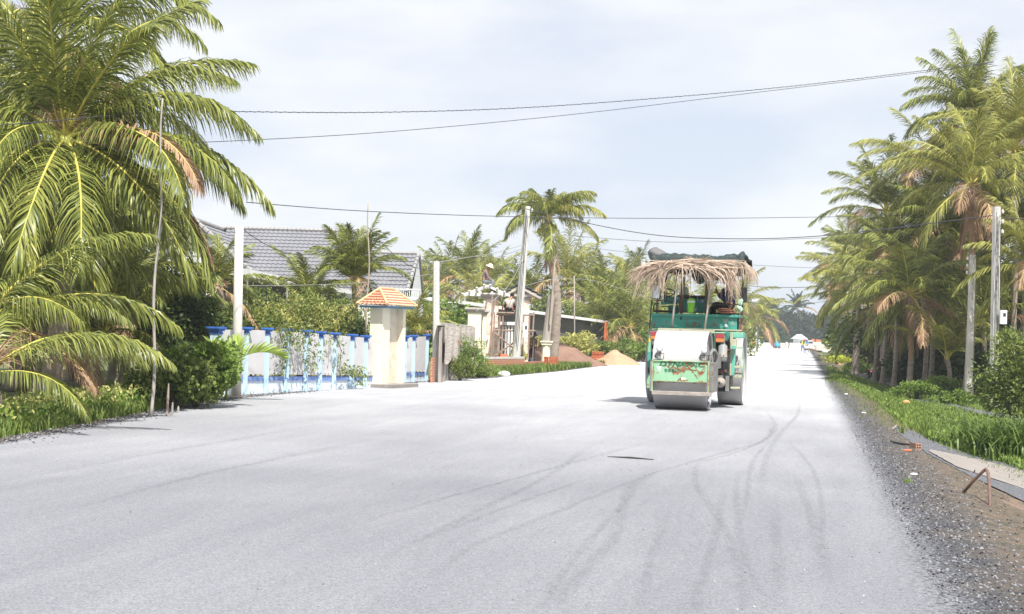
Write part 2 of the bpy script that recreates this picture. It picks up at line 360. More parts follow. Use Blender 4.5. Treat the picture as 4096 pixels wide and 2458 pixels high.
leafy = mat('palm_leaflet_yellowing', (.10, .13, .03), (.48, .46, .12), .8, .4, isl=.55, trans=.28, spec=.35)
leafd = mat('palm_leaflet_dry', (.30, .17, .10), (.46, .32, .2), 2, .8, isl=.6, trans=.15)
rach = mat('palm_rachis', (.62, .53, .12), (.45, .44, .1), 3, .5)
rachd = mat('palm_rachis_dry', (.30, .17, .1), (.36, .24, .14), 3, .8)
trunkm = mat('palm_trunk', (.36, .30, .25), (.22, .175, .14), 3, .9, .7, 14, stretch=(1, 1, 3.5))
coconutm = mat('coconut', (.30, .36, .06), (.42, .40, .1), 4, .4)
leaf2 = mat('leaf_green', (.06, .10, .025), (.28, .33, .08), 1.0, .45, isl=.7, trans=.3)
leafbr = mat('leaf_bright', (.08, .15, .03), (.27, .37, .07), 1.0, .4, isl=.7, trans=.3)
leafyl = mat('leaf_yellowish', (.26, .29, .06), (.66, .62, .24), 1.6, .5, isl=.6, trans=.3)
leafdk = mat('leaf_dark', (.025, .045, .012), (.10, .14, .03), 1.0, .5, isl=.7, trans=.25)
leaffar = mat('leaf_far', (.02, .035, .018), (.07, .10, .045), .4, .7, isl=.5, trans=.2)
barkm = mat('bark', (.2, .16, .12), (.12, .10, .08), 6, .9, .5)
grassm = mat('grass_blade', (.07, .13, .025), (.26, .33, .07), .6, .5, isl=.6, trans=.35)
reedm = mat('reed_leaf', (.07, .13, .025), (.17, .25, .05), 1, .4, isl=.6, trans=.3)
rg = np.random.default_rng(7)
TYPES = dict(spear=(84, 60), up=(72, 22), mid=(55, -12), arch=(38, -38), low=(14, -58), fall=(-18, -76), hang=(-52, -86))
HERO = {k: [frond(3.9, a+rg.uniform(-5, 5), b+rg.uniform(-8, 8), 96, 1.0, h, rg) for _ in range(2)] for (k, (a, b)), h in zip(TYPES.items(), (.25, .9, 1.2, 1.5, 1.5, 1.2, .8))}
HM = {k: [np_obj('frond', *d[:2], [leafm, rach], mi=d[2]) for d in v] for k, v in HERO.items()}
for v in HM.values():
    for o in v: COL.objects.unlink(o)
def crown_np(n, Lr, rng, nl=26, wid=.085, ll=.8, segs=2, types=None, hang=1.0):
    V = []; Q = []; M = []; o = 0; keys = types or ['spear', 'spear', 'up', 'up', 'up', 'mid', 'mid', 'mid', 'mid', 'arch', 'arch', 'arch', 'low', 'low', 'low', 'fall', 'fall']
    for i in range(n):
        k = keys[int(i*len(keys)/n)]; a, b = TYPES[k]
        v, q, m = frond(Lr*rng.uniform(.85, 1.1), a+rng.uniform(-9, 9), b+rng.uniform(-14, 14), nl, 1.15*ll*Lr/3.3, hang*rng.uniform(.7, 1.4), rng, segs, wid)
        c = i*2.39996+rng.uniform(-.3, .3); Rm = np.array([[math.cos(c), -math.sin(c), 0], [math.sin(c), math.cos(c), 0], [0, 0, 1]])
        V.append(v @ Rm.T); Q.append(q+o); M.append(np.where(m == 0, 2, m) if k in ('fall', 'low') and (i*7) % 10 < 3 and n > 8 else m); o += len(v)
    return np.concatenate(V), np.concatenate(Q), np.concatenate(M)
def trunk_mb(mb, base, top, r0_, r1_, n=10, bend=.3, seg=16, rng=random):
    base = Vector(base); top = Vector(top); L_ = (top-base).length; pts = []; rr = []
    for i in range(seg*2+1):
        t = i/(seg*2); p = base.lerp(top, t); p.x += bend*math.sin(t*math.pi)*.5; pts.append(p)
        rr.append((r0_+(r1_-r0_)*t + r0_*.55*max(0, 1-t*9)) * (1.04 if i % 2 else .95))
    mb.tube(pts, rr, n)
def palm(px, Y, pyc, Lr, label, n=20, lean=0, seed=1, tr=.11, group=None, mt=None, nl=32, trunk=True, base_z=None, dead=0, types=None, hang=1.0, wid=.085, name='coconut_palm', bend=.2):
    """crown centre at pixel (px, pyc) at distance Y; trunk down to the ground"""
    c = at(px, pyc, Y); b = Vector((c.x-lean, c.y, 0)); b.z = terr(b.x, b.y)-.1
    root = thing(name, label, 'palm tree', b, group)
    if trunk and c.z-b.z > .5:
        m = MB(); trunk_mb(m, b, c, tr, tr*.72, bend=bend); m.build('trunk', trunkm, root, smooth=True)
    rng = np.random.default_rng(seed)
    v, q, mi = crown_np(n, Lr, rng, nl, types=types, hang=hang, wid=wid)
    off = np.array(c-b); np_obj('crown', v+off, q, (mt or [leafm, rach])+[leafd], root, mi)
    if dead:
        v, q, mi = crown_np(dead, Lr*.8, rng, nl, types=['hang'], hang=.8, wid=wid); np_obj('dead_frond_skirt', v*np.array([.36, .36, 1])+off-np.array([0, 0, .15]), q, [leafd, rachd], root, mi)
    return root
def hero_palm(c, base, fr, label, Lr=3.9, coconuts=True, seed=3, tr=.17):
    rnd = random.Random(seed); b = Vector(base); root = thing('coconut_palm', label, 'palm tree', b)
    m = MB(); trunk_mb(m, b, c, tr, tr*.8); m.build('trunk', trunkm, root, smooth=True)
    for k, az, s in fr:
        src = rnd.choice(HM[k]); o = src.copy(); COL.objects.link(o); o.parent = root; o.location = Vector(c)-b; o.scale = (s, s*rnd.uniform(.9, 1.1)*rnd.choice((-1, 1)), s)
        o.rotation_euler = (R(rnd.uniform(-14, 14)), 0, R(az))
        if k in ('fall', 'low') and rnd.random() < .5: o.material_slots[0].link = 'OBJECT'; o.material_slots[0].material = leafy if rnd.random() < .7 else leafd
    if coconuts:
        for i in range(9):
            a = rnd.uniform(-2.8, .2); m = MB(); p = Vector(c)+Vector((math.cos(a)*rnd.uniform(.2, .42), math.sin(a)*.36, rnd.uniform(-.42, -.05))); m.ball(p, (.085, .085, .11), 10, 8); m.build('coconut', coconutm, root, smooth=True)
    m = MB()
    for i in range(60):
        a = rnd.uniform(0, 6.28); e = rnd.uniform(.2, 1.2); q = Vector(c)+Vector((0, 0, .1)); d = Vector((math.cos(a), math.sin(a), e))
        m.tube([q+d*.1, q+d*.35, q+d*.55+Vector((0, 0, -.12))], [.008, .006, .003], 3)
    m.build('flower_stalks', leafd, root)
    return root
def leaves_np(C, Nn, size, rng, asp=.5, droop=0):
    """diamond leaves at C pointing roughly along Nn"""
    n = len(C); d = Nn + rng.normal(0, .7, (n, 3)) + np.array([0, 0, -droop]); d /= np.linalg.norm(d, axis=1)[:, None]
    w = np.cross(d, rng.normal(0, 1, (n, 3))); w /= np.linalg.norm(w, axis=1)[:, None]
    l = (size*rng.uniform(.6, 1.3, n))[:, None]; w = w*l*asp*.5
    V = np.stack([C, C+d*l*.45+w, C+d*l, C+d*l*.45-w], 1).reshape(-1, 3); return V, np.arange(4*n).reshape(-1, 4)
def crown_pts(rad, n, rng, clumps=30, cr_=.35, base=0):
    k = rng.normal(0, 1, (clumps, 3)); k /= np.linalg.norm(k, axis=1)[:, None]; k *= (rng.uniform(.35, .92, clumps))[:, None]; k[:, 2] = np.abs(k[:, 2])*1.0 - .25*(rng.random(clumps) < .5)
    idx = rng.integers(0, clumps, n); d = rng.normal(0, 1, (n, 3)); d /= np.linalg.norm(d, axis=1)[:, None]
    rr = cr_*rng.uniform(.5, 1.15, clumps)[idx]*rng.uniform(.55, 1.08, n)
    p = (k[idx]+d*rr[:, None])*np.array(rad); nn = d + k[idx]*.5
    return p, nn
def tree(x, y, h, rad, label, n=4000, size=.16, m=None, seed=0, cat='tree', name='tree', group=None, trunk_r=.1, low=0, clumps=30, asp=.5, cr_=.35, droop=.1):
    rng = np.random.default_rng(seed+100); z = terr(x, y)-.05; root = thing(name, label, cat, (x, y, z), group)
    cz = h-rad[2]*.95
    p, nn = crown_pts(rad, n, rng, clumps, cr_); p[:, 2] += cz; p[:, 2] = np.maximum(p[:, 2], .03+rng.random(n)*.1)
    v, q = leaves_np(p, nn, size, rng, asp, droop); np_obj('crown' if trunk_r else 'foliage', v, q, m or leaf2, root)
    mb = MB(); rnd = random.Random(seed)
    if trunk_r: mb.tube([(x, y, z), (x+.05, y, z+cz*.5), (x, y, z+cz)], [trunk_r, trunk_r*.8, trunk_r*.5], 8)
    for i in range(7):
        a = rnd.uniform(0, 6.28); e = Vector((math.cos(a)*rad[0]*.6, math.sin(a)*rad[1]*.6, rnd.uniform(0, .7)*rad[2])); s0 = Vector((x, y, z+max(.0, cz*(.6 if trunk_r else 0))))
        mb.tube([s0, s0.lerp(Vector((x, y, z+cz))+e, .5)+Vector((0, 0, .05)), Vector((x, y, z+cz))+e], [max(trunk_r*.5, .02), .02, .008], 5)
    mb.build('trunk' if trunk_r else 'stems', barkm, root, smooth=True); return root
def blades(name, P, h, wd, rng, m, bend=.5, parent=None, segs=2, kind='stuff'):
    n = len(P); a = rng.uniform(0, 6.283, n); hh = h*rng.uniform(.45, 1.25, n); dx = np.stack([np.cos(a), np.sin(a), np.zeros(n)], 1); wv = np.stack([-np.sin(a), np.cos(a), np.zeros(n)], 1)*wd*.5
    ring = []; p = P.copy(); d = np.array([0, 0, 1.])+dx*rng.uniform(0, .5, n)[:, None]
    for k in range(segs+1):
        f = [1, .8, .08][k] if segs == 2 else [.7, 1, .7, .05][k]
        ring += [p-wv*f, p+wv*f]; d = d/np.linalg.norm(d, axis=1)[:, None]; p = p+d*(hh/segs)[:, None]; d = d+dx*bend*rng.uniform(.3, 1.3, n)[:, None]+np.array([0, 0, -.35*bend*(k+1)])
    V = np.stack(ring, 1).reshape(-1, 3); b = np.arange(n)*(segs+1)*2
    Q = np.concatenate([np.stack([b+2*k, b+2*k+1, b+2*k+3, b+2*k+2], 1) for k in range(segs)])
    return np_obj(name, V, Q, m, parent, kind=kind)
def scatter_uv(fn_u, fn_v, n, rng, keep=None):
    P = []
    while len(P) < n:
        u = fn_u(rng); v = fn_v(rng, u); p = UV(u, v)
        if keep and not keep(p, u, v): continue
        P.append((p.x, p.y, terr(p.x, p.y)-.02))
    return np.array(P)
# ------------------------------------------------------------------ blue picket fence and gate pillar
blueL = mat('light_blue_paint', (.46, .66, .80), (.54, .70, .82), 3, .6); blueD = mat('dark_blue_paint', (.045, .14, .48), (.06, .18, .52), 3, .45); blueB = mat('blue_band', (.13, .22, .52), (.17, .27, .56), 3, .6, stain=(.3, .36, .55), stain_scale=6)
wallb = mat('pale_blue_wall', (.66, .76, .86), (.74, .80, .87), 1.5, .85, stain=(.5, .53, .55), stain_scale=2.5, stain_at=.68)
picketm = mat('white_picket', (.60, .59, .60), (.52, .51, .52), 2, .6)
A1, B1 = G(980, 1580), G(1464, 1553); A2, B2 = G(1640, 1530), G(1710, 1526)
def on_line(A, B, px, z=1.3):
    lo, hi = -1.2, 1.6
    for _ in range(50):
        m_ = (lo+hi)/2
        if proj(Vector((*(A+(B-A)*m_).xy, z)))[0] < px: lo = m_
        else: hi = m_
    return A+(B-A)*lo
def fence(A, B, pxs, tops, label, endbig=False, last_wall=None):
    pts = [on_line(A, B, x) for x in pxs]; d = (B-A).normalized(); nrm = Vector((d.y, -d.x, 0))   # towards the road
    root = thing('picket_fence', label, 'fence', pts[0]); ht = [at(x, t, p.y).z for x, t, p in zip(pxs, tops, pts)]
    band = .42; zb = [at(*q).z for q in ((980, 1511, A.y), (1464, 1515, B.y))] if A is A1 else [at(1656, 1497, A.y).z]*2
    e = last_wall or pts[-1]
    m = MB(); m.wall(pts[0]-nrm*.06, e-nrm*.06, .12, -.15, zb[0]-.05, z1b=zb[1]-.05); m.build('base_wall', wallb, root)
    m = MB(); m.wall(pts[0]-nrm*.035, e-nrm*.035, .17, zb[0]-.05, zb[0]+.04, z1b=zb[1]+.04, z0b=zb[1]-.05); m.build('rail_band', blueB, root)
    rz = math.atan2(d.y, d.x)
    for i, (p, z) in enumerate(zip(pts, ht)):
        w_ = .15 if (endbig and i == 0) else .05
        m = MB(); m.box((p.x, p.y, (z-.14)/2-.05), (w_, w_+.05, z-.14+.1), rz); po = m.build('post', blueL, root, bevel=.006)
        m = MB(); h0 = z-.15
        for k, (hh, ww) in enumerate(((.035, .03), (.03, .005), (.045, .07), (.04, .13))): m.box((p.x, p.y, h0+hh/2), (w_+ww, w_+.05+ww, hh), rz); h0 += hh-.0
        cp = m.build('post_cap', blueD, po, bevel=.004)
    segs = list(zip(pts, pts[1:], ht, ht[1:]))
    if last_wall: segs.append((pts[-1], last_wall, ht[-1], ht[-1]))
    rnd = random.Random(4)
    for i, (p, q, z1, z2) in enumerate(segs):
        L_ = (q-p).length; n = max(8, int(L_/.043)); m = MB(); t0 = .07/L_
        for k in range(n):
            t = t0+(1-2*t0)*(k+.5)/n; c = p.lerp(q, t)-nrm*.02; f = (p-A1).dot(d)/(B1-A1).length if A is A1 else 0; zz = zb[0]+(zb[1]-zb[0])*max(0, min(1, f+t/8)); zt_ = z1+(z2-z1)*t-.06+rnd.uniform(-.004, .004)
            m.box((c.x, c.y, (zz+.07+zt_)/2), (L_/n*.62, .018, zt_-zz-.07), rz)
        for zz in (z1-.13, zb[0]+.12): m.box(((p.x+q.x)/2-nrm.x*.04, (p.y+q.y)/2-nrm.y*.04, zz), (L_*(1-2*t0), .02, .04), rz)
        for k in range(4):
            c = p.lerp(q, (k+.6)/4.3); m.box((c.x, c.y, zb[0]+.055), (.03, .04, .035), rz)
        m.build('picket_panel', picketm, root)
    return root, pts, d, nrm
gp = on_line(A1, B1, 1500)
f1, fp, fd, fn = fence(A1, B1, [865, 986, 1070, 1150, 1227, 1284, 1340, 1410, 1464], [1308, 1309, 1312, 1316, 1321, 1326, 1331, 1337, 1342], 'long white picket fence with blue capped posts left of the orange roofed gate pillar', True, gp)
fence(A2, B2, [1622, 1656, 1710], [1343, 1341, 1338], 'short white picket fence with two blue capped posts right of the orange roofed gate pillar', False)
orange = mat('orange_tile', (.60, .31, .21), (.72, .43, .31), 8, .7); tan = mat('tan_marble', (.60, .52, .40), (.70, .64, .53), 5, .5, detail=10, stain=(.5, .38, .25), stain_scale=6, stain_at=.62)
wrz = math.atan2(fd.y, fd.x)
gbase = G(1500, 1552); gt = thing('gate_pillar', 'cream gate pillar with a small orange tiled roof', 'gate pillar', gbase)
def gl(a, b, z): # a along fence, b towards the road
    return gbase + fd*a + fn*b + Vector((0, 0, z))
EZ = at(1500, 1222, gbase.y).z; AZ = at(1534, 1160, gbase.y+.4).z
m = MB(); m.box(gl(.27, -.05, EZ/2-.05), (.42, .35, EZ+.1), wrz); m.build('near_pillar', cream, gt, bevel=.01)
m = MB(); m.box(gl(.82, -.13, EZ/2-.05), (.7, .26, EZ+.08), wrz); m.build('recessed_panel', tan, gt)
m = MB(); m.box(gl(1.24, -.06, EZ/2-.05), (.16, .42, EZ+.1), wrz); m.build('far_jamb', cream, gt, bevel=.01)
m = MB(); m.box(gl(.75, .12, .03), (1.5, .7, .12), wrz); m.build('step', lightcon, gt, bevel=.01)
def tiled(mb, a, b, c, d, nrow, ncol, amp=.02, step=.03, sub=4, shape='wave', mi=None):
    """a,b eave left/right; c,d ridge right/left"""
    a, b, c, d = map(Vector, (a, b, c, d)); n = (b-a).cross(d-a).normalized()
    if n.z < 0: n = -n
    nc = ncol*sub+1; vs = []
    for r in range(nrow):
        for t, of in ((r/nrow, step), ((r+1)/nrow, 0)):
            for k in range(nc):
                s = k/(nc-1); p = a.lerp(b, s).lerp(d.lerp(c, s), t); ph = s*ncol*2*math.pi
                wv = amp*(math.sin(ph)*.5+.5) if shape == 'wave' else (amp*abs(math.sin(ph/2+(r % 2)*math.pi/2)) if of else 0)
                vs.append(p+n*(of+wv))
    fs = [(i*nc+j, i*nc+j+1, (i+1)*nc+j+1, (i+1)*nc+j) for i in range(nrow*2-1) for j in range(nc-1)]; mb.add(vs, fs, mi)
def cornersR(a0, a1, b0, b1, z): return [gl(a0, b0, z), gl(a1, b0, z), gl(a1, b1, z), gl(a0, b1, z)]
e = cornersR(-.16, 1.52, -.5, .36, EZ); r_ = [gl(.3, -.1, AZ), gl(1.1, -.1, AZ)]
m = MB(); tiled(m, e[3], e[2], r_[1], r_[0], 6, 12, .012, .03); tiled(m, e[1], e[0], r_[0], r_[1], 6, 12, .012, .03); tiled(m, e[0], e[3], r_[0], r_[0]+Vector((.001, 0, 0)), 6, 7, .03, .03, shape='s'); tiled(m, e[2], e[1], r_[1], r_[1]+Vector((.001, 0, 0)), 6, 7, .03, .03, shape='s')
rf = m.build('roof', orange, gt)
m = MB()
for p, q in ((e[3], r_[0]), (e[0], r_[0]), (e[2], r_[1]), (e[1], r_[1]), (r_[0], r_[1])): m.tube([p+Vector((0, 0, .035)), q+Vector((0, 0, .035))], .032, 8)
m.build('ridge_tiles', mat('ridge_orange', (.76, .46, .26), (.66, .38, .2), 8, .7), rf)
e2 = cornersR(-.1, 1.46, -.44, .3, EZ-.06); e3 = cornersR(-.1, 1.46, -.44, .3, EZ-.004)
m = MB(); m.hexa(e2+e3); m.build('fascia', mat('blue_fascia', (.14, .28, .44), None, 4, .6), gt)
# ------------------------------------------------------------------ house behind the hedge
tilem = mat('grey_roof_tile', (.185, .187, .205), (.22, .222, .24), .7, .55, detail=6); ridgem = mat('grey_ridge_tile', (.27, .26, .26), (.33, .32, .32), 3, .6)
sid = mat('white_siding', (.74, .76, .78), (.68, .70, .72), 2, .7)
xw = at(775, 900, 60).x; zr = 5.78; xe = at(1478, 925, 66).x
hs = thing('house', 'single storey white house under a big grey tiled roof behind the hedge', 'house', (-9, 66, 0))
m = MB(); tiled(m, (xw+.2, 60.9, 3.0), (xe, 60.9, 3.0), (xe, 66, zr+.12), (xw+.2, 66, zr+.12), 17, 30, .034, .04); tiled(m, (xe, 71, 3.0), (xw, 71, 3.0), (xw, 66, zr+.12), (xe, 66, zr+.12), 12, 24, .045, .05)
hw = 3.3; tiled(m, (xw+hw, 60, zr-hw*.84), (xw+hw, 66.2, zr-hw*.84), (xw, 66.2, zr+.02), (xw, 60, zr+.02), 14, 20, .04, .045); tiled(m, (xw-hw, 66.2, zr-hw*.84), (xw-hw, 60, zr-hw*.84), (xw, 60, zr+.02), (xw, 66.2, zr+.02), 14, 20, .04, .045)
hr = m.build('roof', tilem, hs)
m = MB()
def rid(mb, a, b, rr=.1, n=30):
    a = Vector(a); b = Vector(b)
    for i in range(n): mb.tube([a.lerp(b, i/n), a.lerp(b, (i+.9)/n)], [rr, rr*.82], 7)
rid(m, (xw, 66, zr+.2), (xe+.05, 66, zr+.2), .1, 34); rid(m, (xw, 60, zr+.12), (xw, 66, zr+.12), .1, 18); rid(m, (xw+hw, 59.95, zr-hw*.84+.06), (xw, 59.95, zr+.12), .11, 16); rid(m, (xw-hw, 59.95, zr-hw*.84+.06), (xw, 59.95, zr+.12), .11, 16); rid(m, (xe, 60.9, 3.1), (xe, 66, zr+.2), .1, 18)
m.build('ridge_tiles', ridgem, hr)
m = MB()
for i in range(10): # siding boards of the gable, each lapping the one below
    z0, z1 = 3.0+i*.27, 3.0+(i+1)*.27; h0 = max(.05, (zr-z0)/.84-.1); h1 = max(.02, (zr-z1)/.84-.1); y0 = 60.28
    m.add([(xw-h0, y0-.03, z0), (xw+h0, y0-.03, z0), (xw+h1, y0, z1), (xw-h1, y0, z1)], [(0, 1, 2, 3)])
m.build('gable_siding', sid, hs)
m = MB(); m.box((xw, 63, 1.5), (5.2, 5.4, 3.02)); m.box(((xw+xe)/2, 66, 1.52), (xe-xw-.6, 9, 3.04)); hwall = m.build('wall', white, hs)
m = MB()
for xx in (xw+4.2, xw+6.6): m = MB(); m.box((xx, 61.48, 1.7), (1.1, .06, 1.3)); m.build('window', darkm, hwall)
h2 = thing('house', 'small white gabled house with grey tiled roof right of the young palm', 'house', (-4.6, 62, 0))
xa, xb = at(1540, 1018, 62).x, at(1672, 1020, 62).x; z2 = at(1670, 1020, 62).z
m = MB(); tiled(m, (xa-1.5, 60.2, z2-1.75), (xb-.35, 60.2, z2-1.75), (xb, 62, z2), (xa-1.5, 62, z2), 10, 14, .035, .045); tiled(m, (xb-.0, 64, z2-1.75), (xa-1.5, 64, z2-1.75), (xa-1.5, 62, z2), (xb, 62, z2), 8, 10, .035, .045); r2 = m.build('roof', tilem, h2)
m = MB(); rid(m, (xa-1.5, 62, z2+.06), (xb+.04, 62, z2+.06), .09, 18); rid(m, (xb-.32, 60.15, z2-1.7), (xb+.03, 62, z2+.06), .09, 10); rid(m, (xb+.1, 64, z2-1.7), (xb+.03, 62, z2+.06), .09, 10); m.build('ridge_tiles', ridgem, r2)
m = MB(); m.box(((xa+xb)/2-1, 62.1, 1.45), (xb-xa+1.0, 3.2, 3.1)); m.build('wall', white, h2)
m = MB(); x1_ = xb-.28; m.add([(x1_, 60.4, 2.0), (x1_+.5, 63.8, 2.0), (x1_+.3, 62, z2-.1)], [(0, 1, 2)]); m.box((xb+.05, 60.6, z2-1.95), (1.4, .9, .14)); m.build('gable', sid, h2)
m = MB()
for k in range(14): m.box((xb-1.0+k*.09, 60.15, z2-1.72), (.03, .03, .28))
m.box((xb-.4, 60.15, z2-1.57), (1.35, .06, .05)); m.build('balustrade', white, h2)
# white lean-to awning in front of the house
la, lb = at(958, 1100, 48), at(1430, 1180, 60); ln = thing('shed', 'dark open shed under a white sheet roof in front of the grey tiled house', 'shed', (-6.5, 54, 0))
m = MB(); back = Vector((-3.4, 1.4, .03)); nw = 60; vs = []
for i in range(nw*2+1):
    for k in range(2):
        p = la.lerp(lb, i/(nw*2)) + back*k; p.z += .03*(i % 2); vs.append(p)
m.add(vs, [(2*i, 2*i+1, 2*i+3, 2*i+2) for i in range(nw*2)]); m.build('roof', white, ln)
m = MB(); m.wall(la+Vector((0, 0, 0)), lb, .04, la.z-.02, la.z+.25, z1b=lb.z+.14, z0b=lb.z-.02); m.build('fascia', white, ln)
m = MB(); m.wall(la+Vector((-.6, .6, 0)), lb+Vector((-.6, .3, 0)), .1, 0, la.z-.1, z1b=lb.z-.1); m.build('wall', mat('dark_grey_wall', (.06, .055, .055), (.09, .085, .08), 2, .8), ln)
m = MB()
for t in (.05, .35, .65, .95): m = MB(); p = la.lerp(lb, t); m.tube([(p.x, p.y+.1, 0), (p.x, p.y+.1, p.z)], .04, 8); m.build('post', greywood, ln)
# ------------------------------------------------------------------ poles, wires
def pole(pb, pt, Y, wb, wt, label, holes=True, box=None, ins=None, name='utility_pole', cat='utility pole', group='concrete utility poles', m_=None, side=1, cables=0, square=True, z0=None):
    b = at(*pb, Y); b.z = terr(b.x, b.y) if z0 is None else z0; t = at(*pt, Y); root = thing(name, label, cat, b, group)
    m = MB(); m.tube([b-Vector((0, 0, .3)), b.lerp(t, .5), t], [wb*.62, (wb+wt)*.31, wt*.62], 8 if square else 12); m.build('shaft', m_ or concrete, root, smooth=not square)
    L_ = (t-b).length
    if holes:
        m = MB()
        for i in range(14):
            p = b.lerp(t, 1-(.06+i*.035)); ww = (wt+(wb-wt)*(.06+i*.035)); m.box((p.x, p.y-ww*.575, p.z), (ww*.22, ww*.03, ww*.42))
        m.build('bolt_holes', mat('hole_dark', (.16, .15, .14), None, 4, .9), root)
    if ins:
        for k in range(ins):
            p = b.lerp(t, 1-.025-k*.05); sd_ = side; m = MB(); m.tube([p, p+Vector((sd_*.16, -.02, 0))], .012, 5); m.build('bracket', darkm, root)
            m = MB(); m.lathe(p+Vector((sd_*.18, -.02, -.05)), [(.02, 0), (.05, .015), (.03, .04), (.05, .06), (.03, .09), (.015, .12)], 8); m.build('insulator', white, root, smooth=True)
    if box:
        c = at(*box[0], Y-.25); m = MB(); m.box(c, box[1]); mb_ = m.build('meter_box', white, root, bevel=.01)
        m = MB(); m.box((c.x+box[1][0]*.1, c.y-box[1][1]*.53, c.z+box[1][2]*.18), (box[1][0]*.4, .01, box[1][2]*.25)); m.build('meter_window', darkm, mb_)
    for k in range(cables):
        rnd = random.Random(k+int(pb[0])); m = MB(); pts = []
        for i in range(13):
            f = .97-i*.068-k*.02; q = b.lerp(t, f); ww = wt+(wb-wt)*(1-f); pts.append(q+Vector(((-.3+.22*k+rnd.uniform(-.06, .06))*ww, -ww*.7-.02, 0)))
        m.tube(pts, .009, 5); m.build('cable', wirem, root)
    return b, t
pole((945, 1590), (957, 908), 29, .17, .14, 'round white concrete pole in front of the blue capped fence', holes=False, ins=1, side=-.3, square=False, m_=mat('pale_concrete', (.7, .66, .6), (.6, .57, .52), 3, .8, stain=(.42, .36, .3), stain_scale=3, stain_at=.68))
pole((1743, 1530), (1745, 1047), 40.5, .16, .15, 'concrete pole with a row of bolt holes beside the right end of the blue fence', m_=mat('pale_concrete', (.7, .66, .6)))
pole((2060, 1475), (2112, 826), 57.5, .30, .17, 'leaning concrete pole hung with cables in front of the scaffolded gateway', box=((2102, 1322), (.2, .14, .6)), ins=1, cables=3)
pole((3974, 1610), (3987, 828), 43, .23, .2, 'tall concrete pole with insulators and cables on the right verge', box=((4012, 1270), (.2, .14, .42)), ins=3, cables=4, m_=concrete)
pole((3872, 1575), (3891, 1021), 49, .22, .18, 'shorter concrete pole left of the tall cabled pole on the right verge', ins=3, side=-1)
pole((2572, 1420), (2571, 1040), 107, .42, .3, 'concrete pole standing behind the left side of the road roller', ins=0)
pole((3024, 1386), (3026, 1203), 290, .5, .35, 'distant white lamp pole between the road roller and the far trees', holes=False, name='lamp_pole', cat='lamp pole', group=None)
m = MB(); c = at(3029, 1200, 290); m.box(c, (4.2, .5, .4)); m.box(c+Vector((1.4, 0, .3)), (1.3, .8, .6)); m.box(c+Vector((-1.6, 0, .3)), (1.0, .8, .5)); o = m.build('lamp_head', white); o.parent = bpy.data.objects['lamp_pole']; o.location = -bpy.data.objects['lamp_pole'].location
pole((2300, 1400), (2297, 1105), 75, .07, .05, 'thin grey pole standing between the tall palm and the brick stack', holes=False, name='wooden_pole', cat='pole', group=None, m_=greywood, square=False)
c = GT(3945, 1590); m = MB(); tp = at(3950, 1482, c.y); m.box((c.x, c.y, (c.z+tp.z)/2-.1), (.17, .17, tp.z-c.z+.2)); m.box((c.x, c.y, tp.z+.02), (.2, .2, .04)); tag(m.build('concrete_post', concrete, bevel=.01), 'short square concrete post at the foot of the tall cabled pole', 'post')
# stubby post, timber and stick left of the tall palm
c = at(2180, 1478, 62); c.z = 0; rt = thing('gate_post', 'cream moulded post carrying a lashed timber and stick beside the tall palm', 'post', c)
def Pz(px, py, Y=62): return at(px, py, Y)
m = MB(); m.tube([c, Pz(2186, 1372)], [.2, .18], 8); m.build('post_base', cream, rt)
m = MB(); q = Pz(2186, 1368); m.box(q, (.56, .5, .06)); m.box(q-Vector((0, 0, .1)), (.46, .42, .08)); m.build('moulding', cream, rt, bevel=.01)
m = MB(); m.tube([Pz(2184, 1366), Pz(2205, 1180)], [.19, .15], 9); m.build('timber', greywood, rt)
m = MB(); m.tube([Pz(2200, 1300, 61.7), Pz(2224, 982, 61.7)], [.05, .042], 7); m.build('stick', bamboo, rt)
# bamboo poles
def bpole(pb, pt, Y, r, label, m_=bamboo, z=0, name='bamboo_pole'):
    b = at(*pb, Y); b.z = min(b.z, .0); t = at(*pt, Y); m = MB(); n = 30
    pts = [b.lerp(t, i/n)+Vector((.03*math.sin(i*.4), 0, 0)) for i in range(n+1)]; m.tube(pts, [r*(1-.55*i/n)*(1.12 if i % 3 == 0 else 1) for i in range(n+1)], 7)
    tag(m.build(name, m_, smooth=True), label, 'bamboo pole'); return b, t
bpole((603, 1672), (655, 395), 22, .028, 'very tall grey bamboo pole standing in front of the big left palm', mat('grey_bamboo', (.42, .38, .36), (.33, .30, .28), 5, .8))
bpole((1466, 1500), (1476, 812), 36.5, .03, 'tall tan bamboo pole just left of the orange roofed gate pillar')
for px, py, tpx, tpy, r, lab in ((668, 1665, 675, 1535, .022, 'reddish wooden stake at the road edge by the leafy shrub'), (688, 1660, 691, 1610, .02, 'short grey stake beside the reddish stake'), (712, 1652, 714, 1625, .022, 'smallest stub of stake right of the reddish stake')):
    b = G(px, py); t = at(tpx, tpy, b.y); m = MB(); m.tube([b-Vector((0, 0, .1)), b.lerp(t, .6), t], [r, r*.9, r*.45], 7); tag(m.build('wooden_stake', wood if r > .02 and py > 1660 else greywood), lab, 'stake', 'stakes at the left road edge')
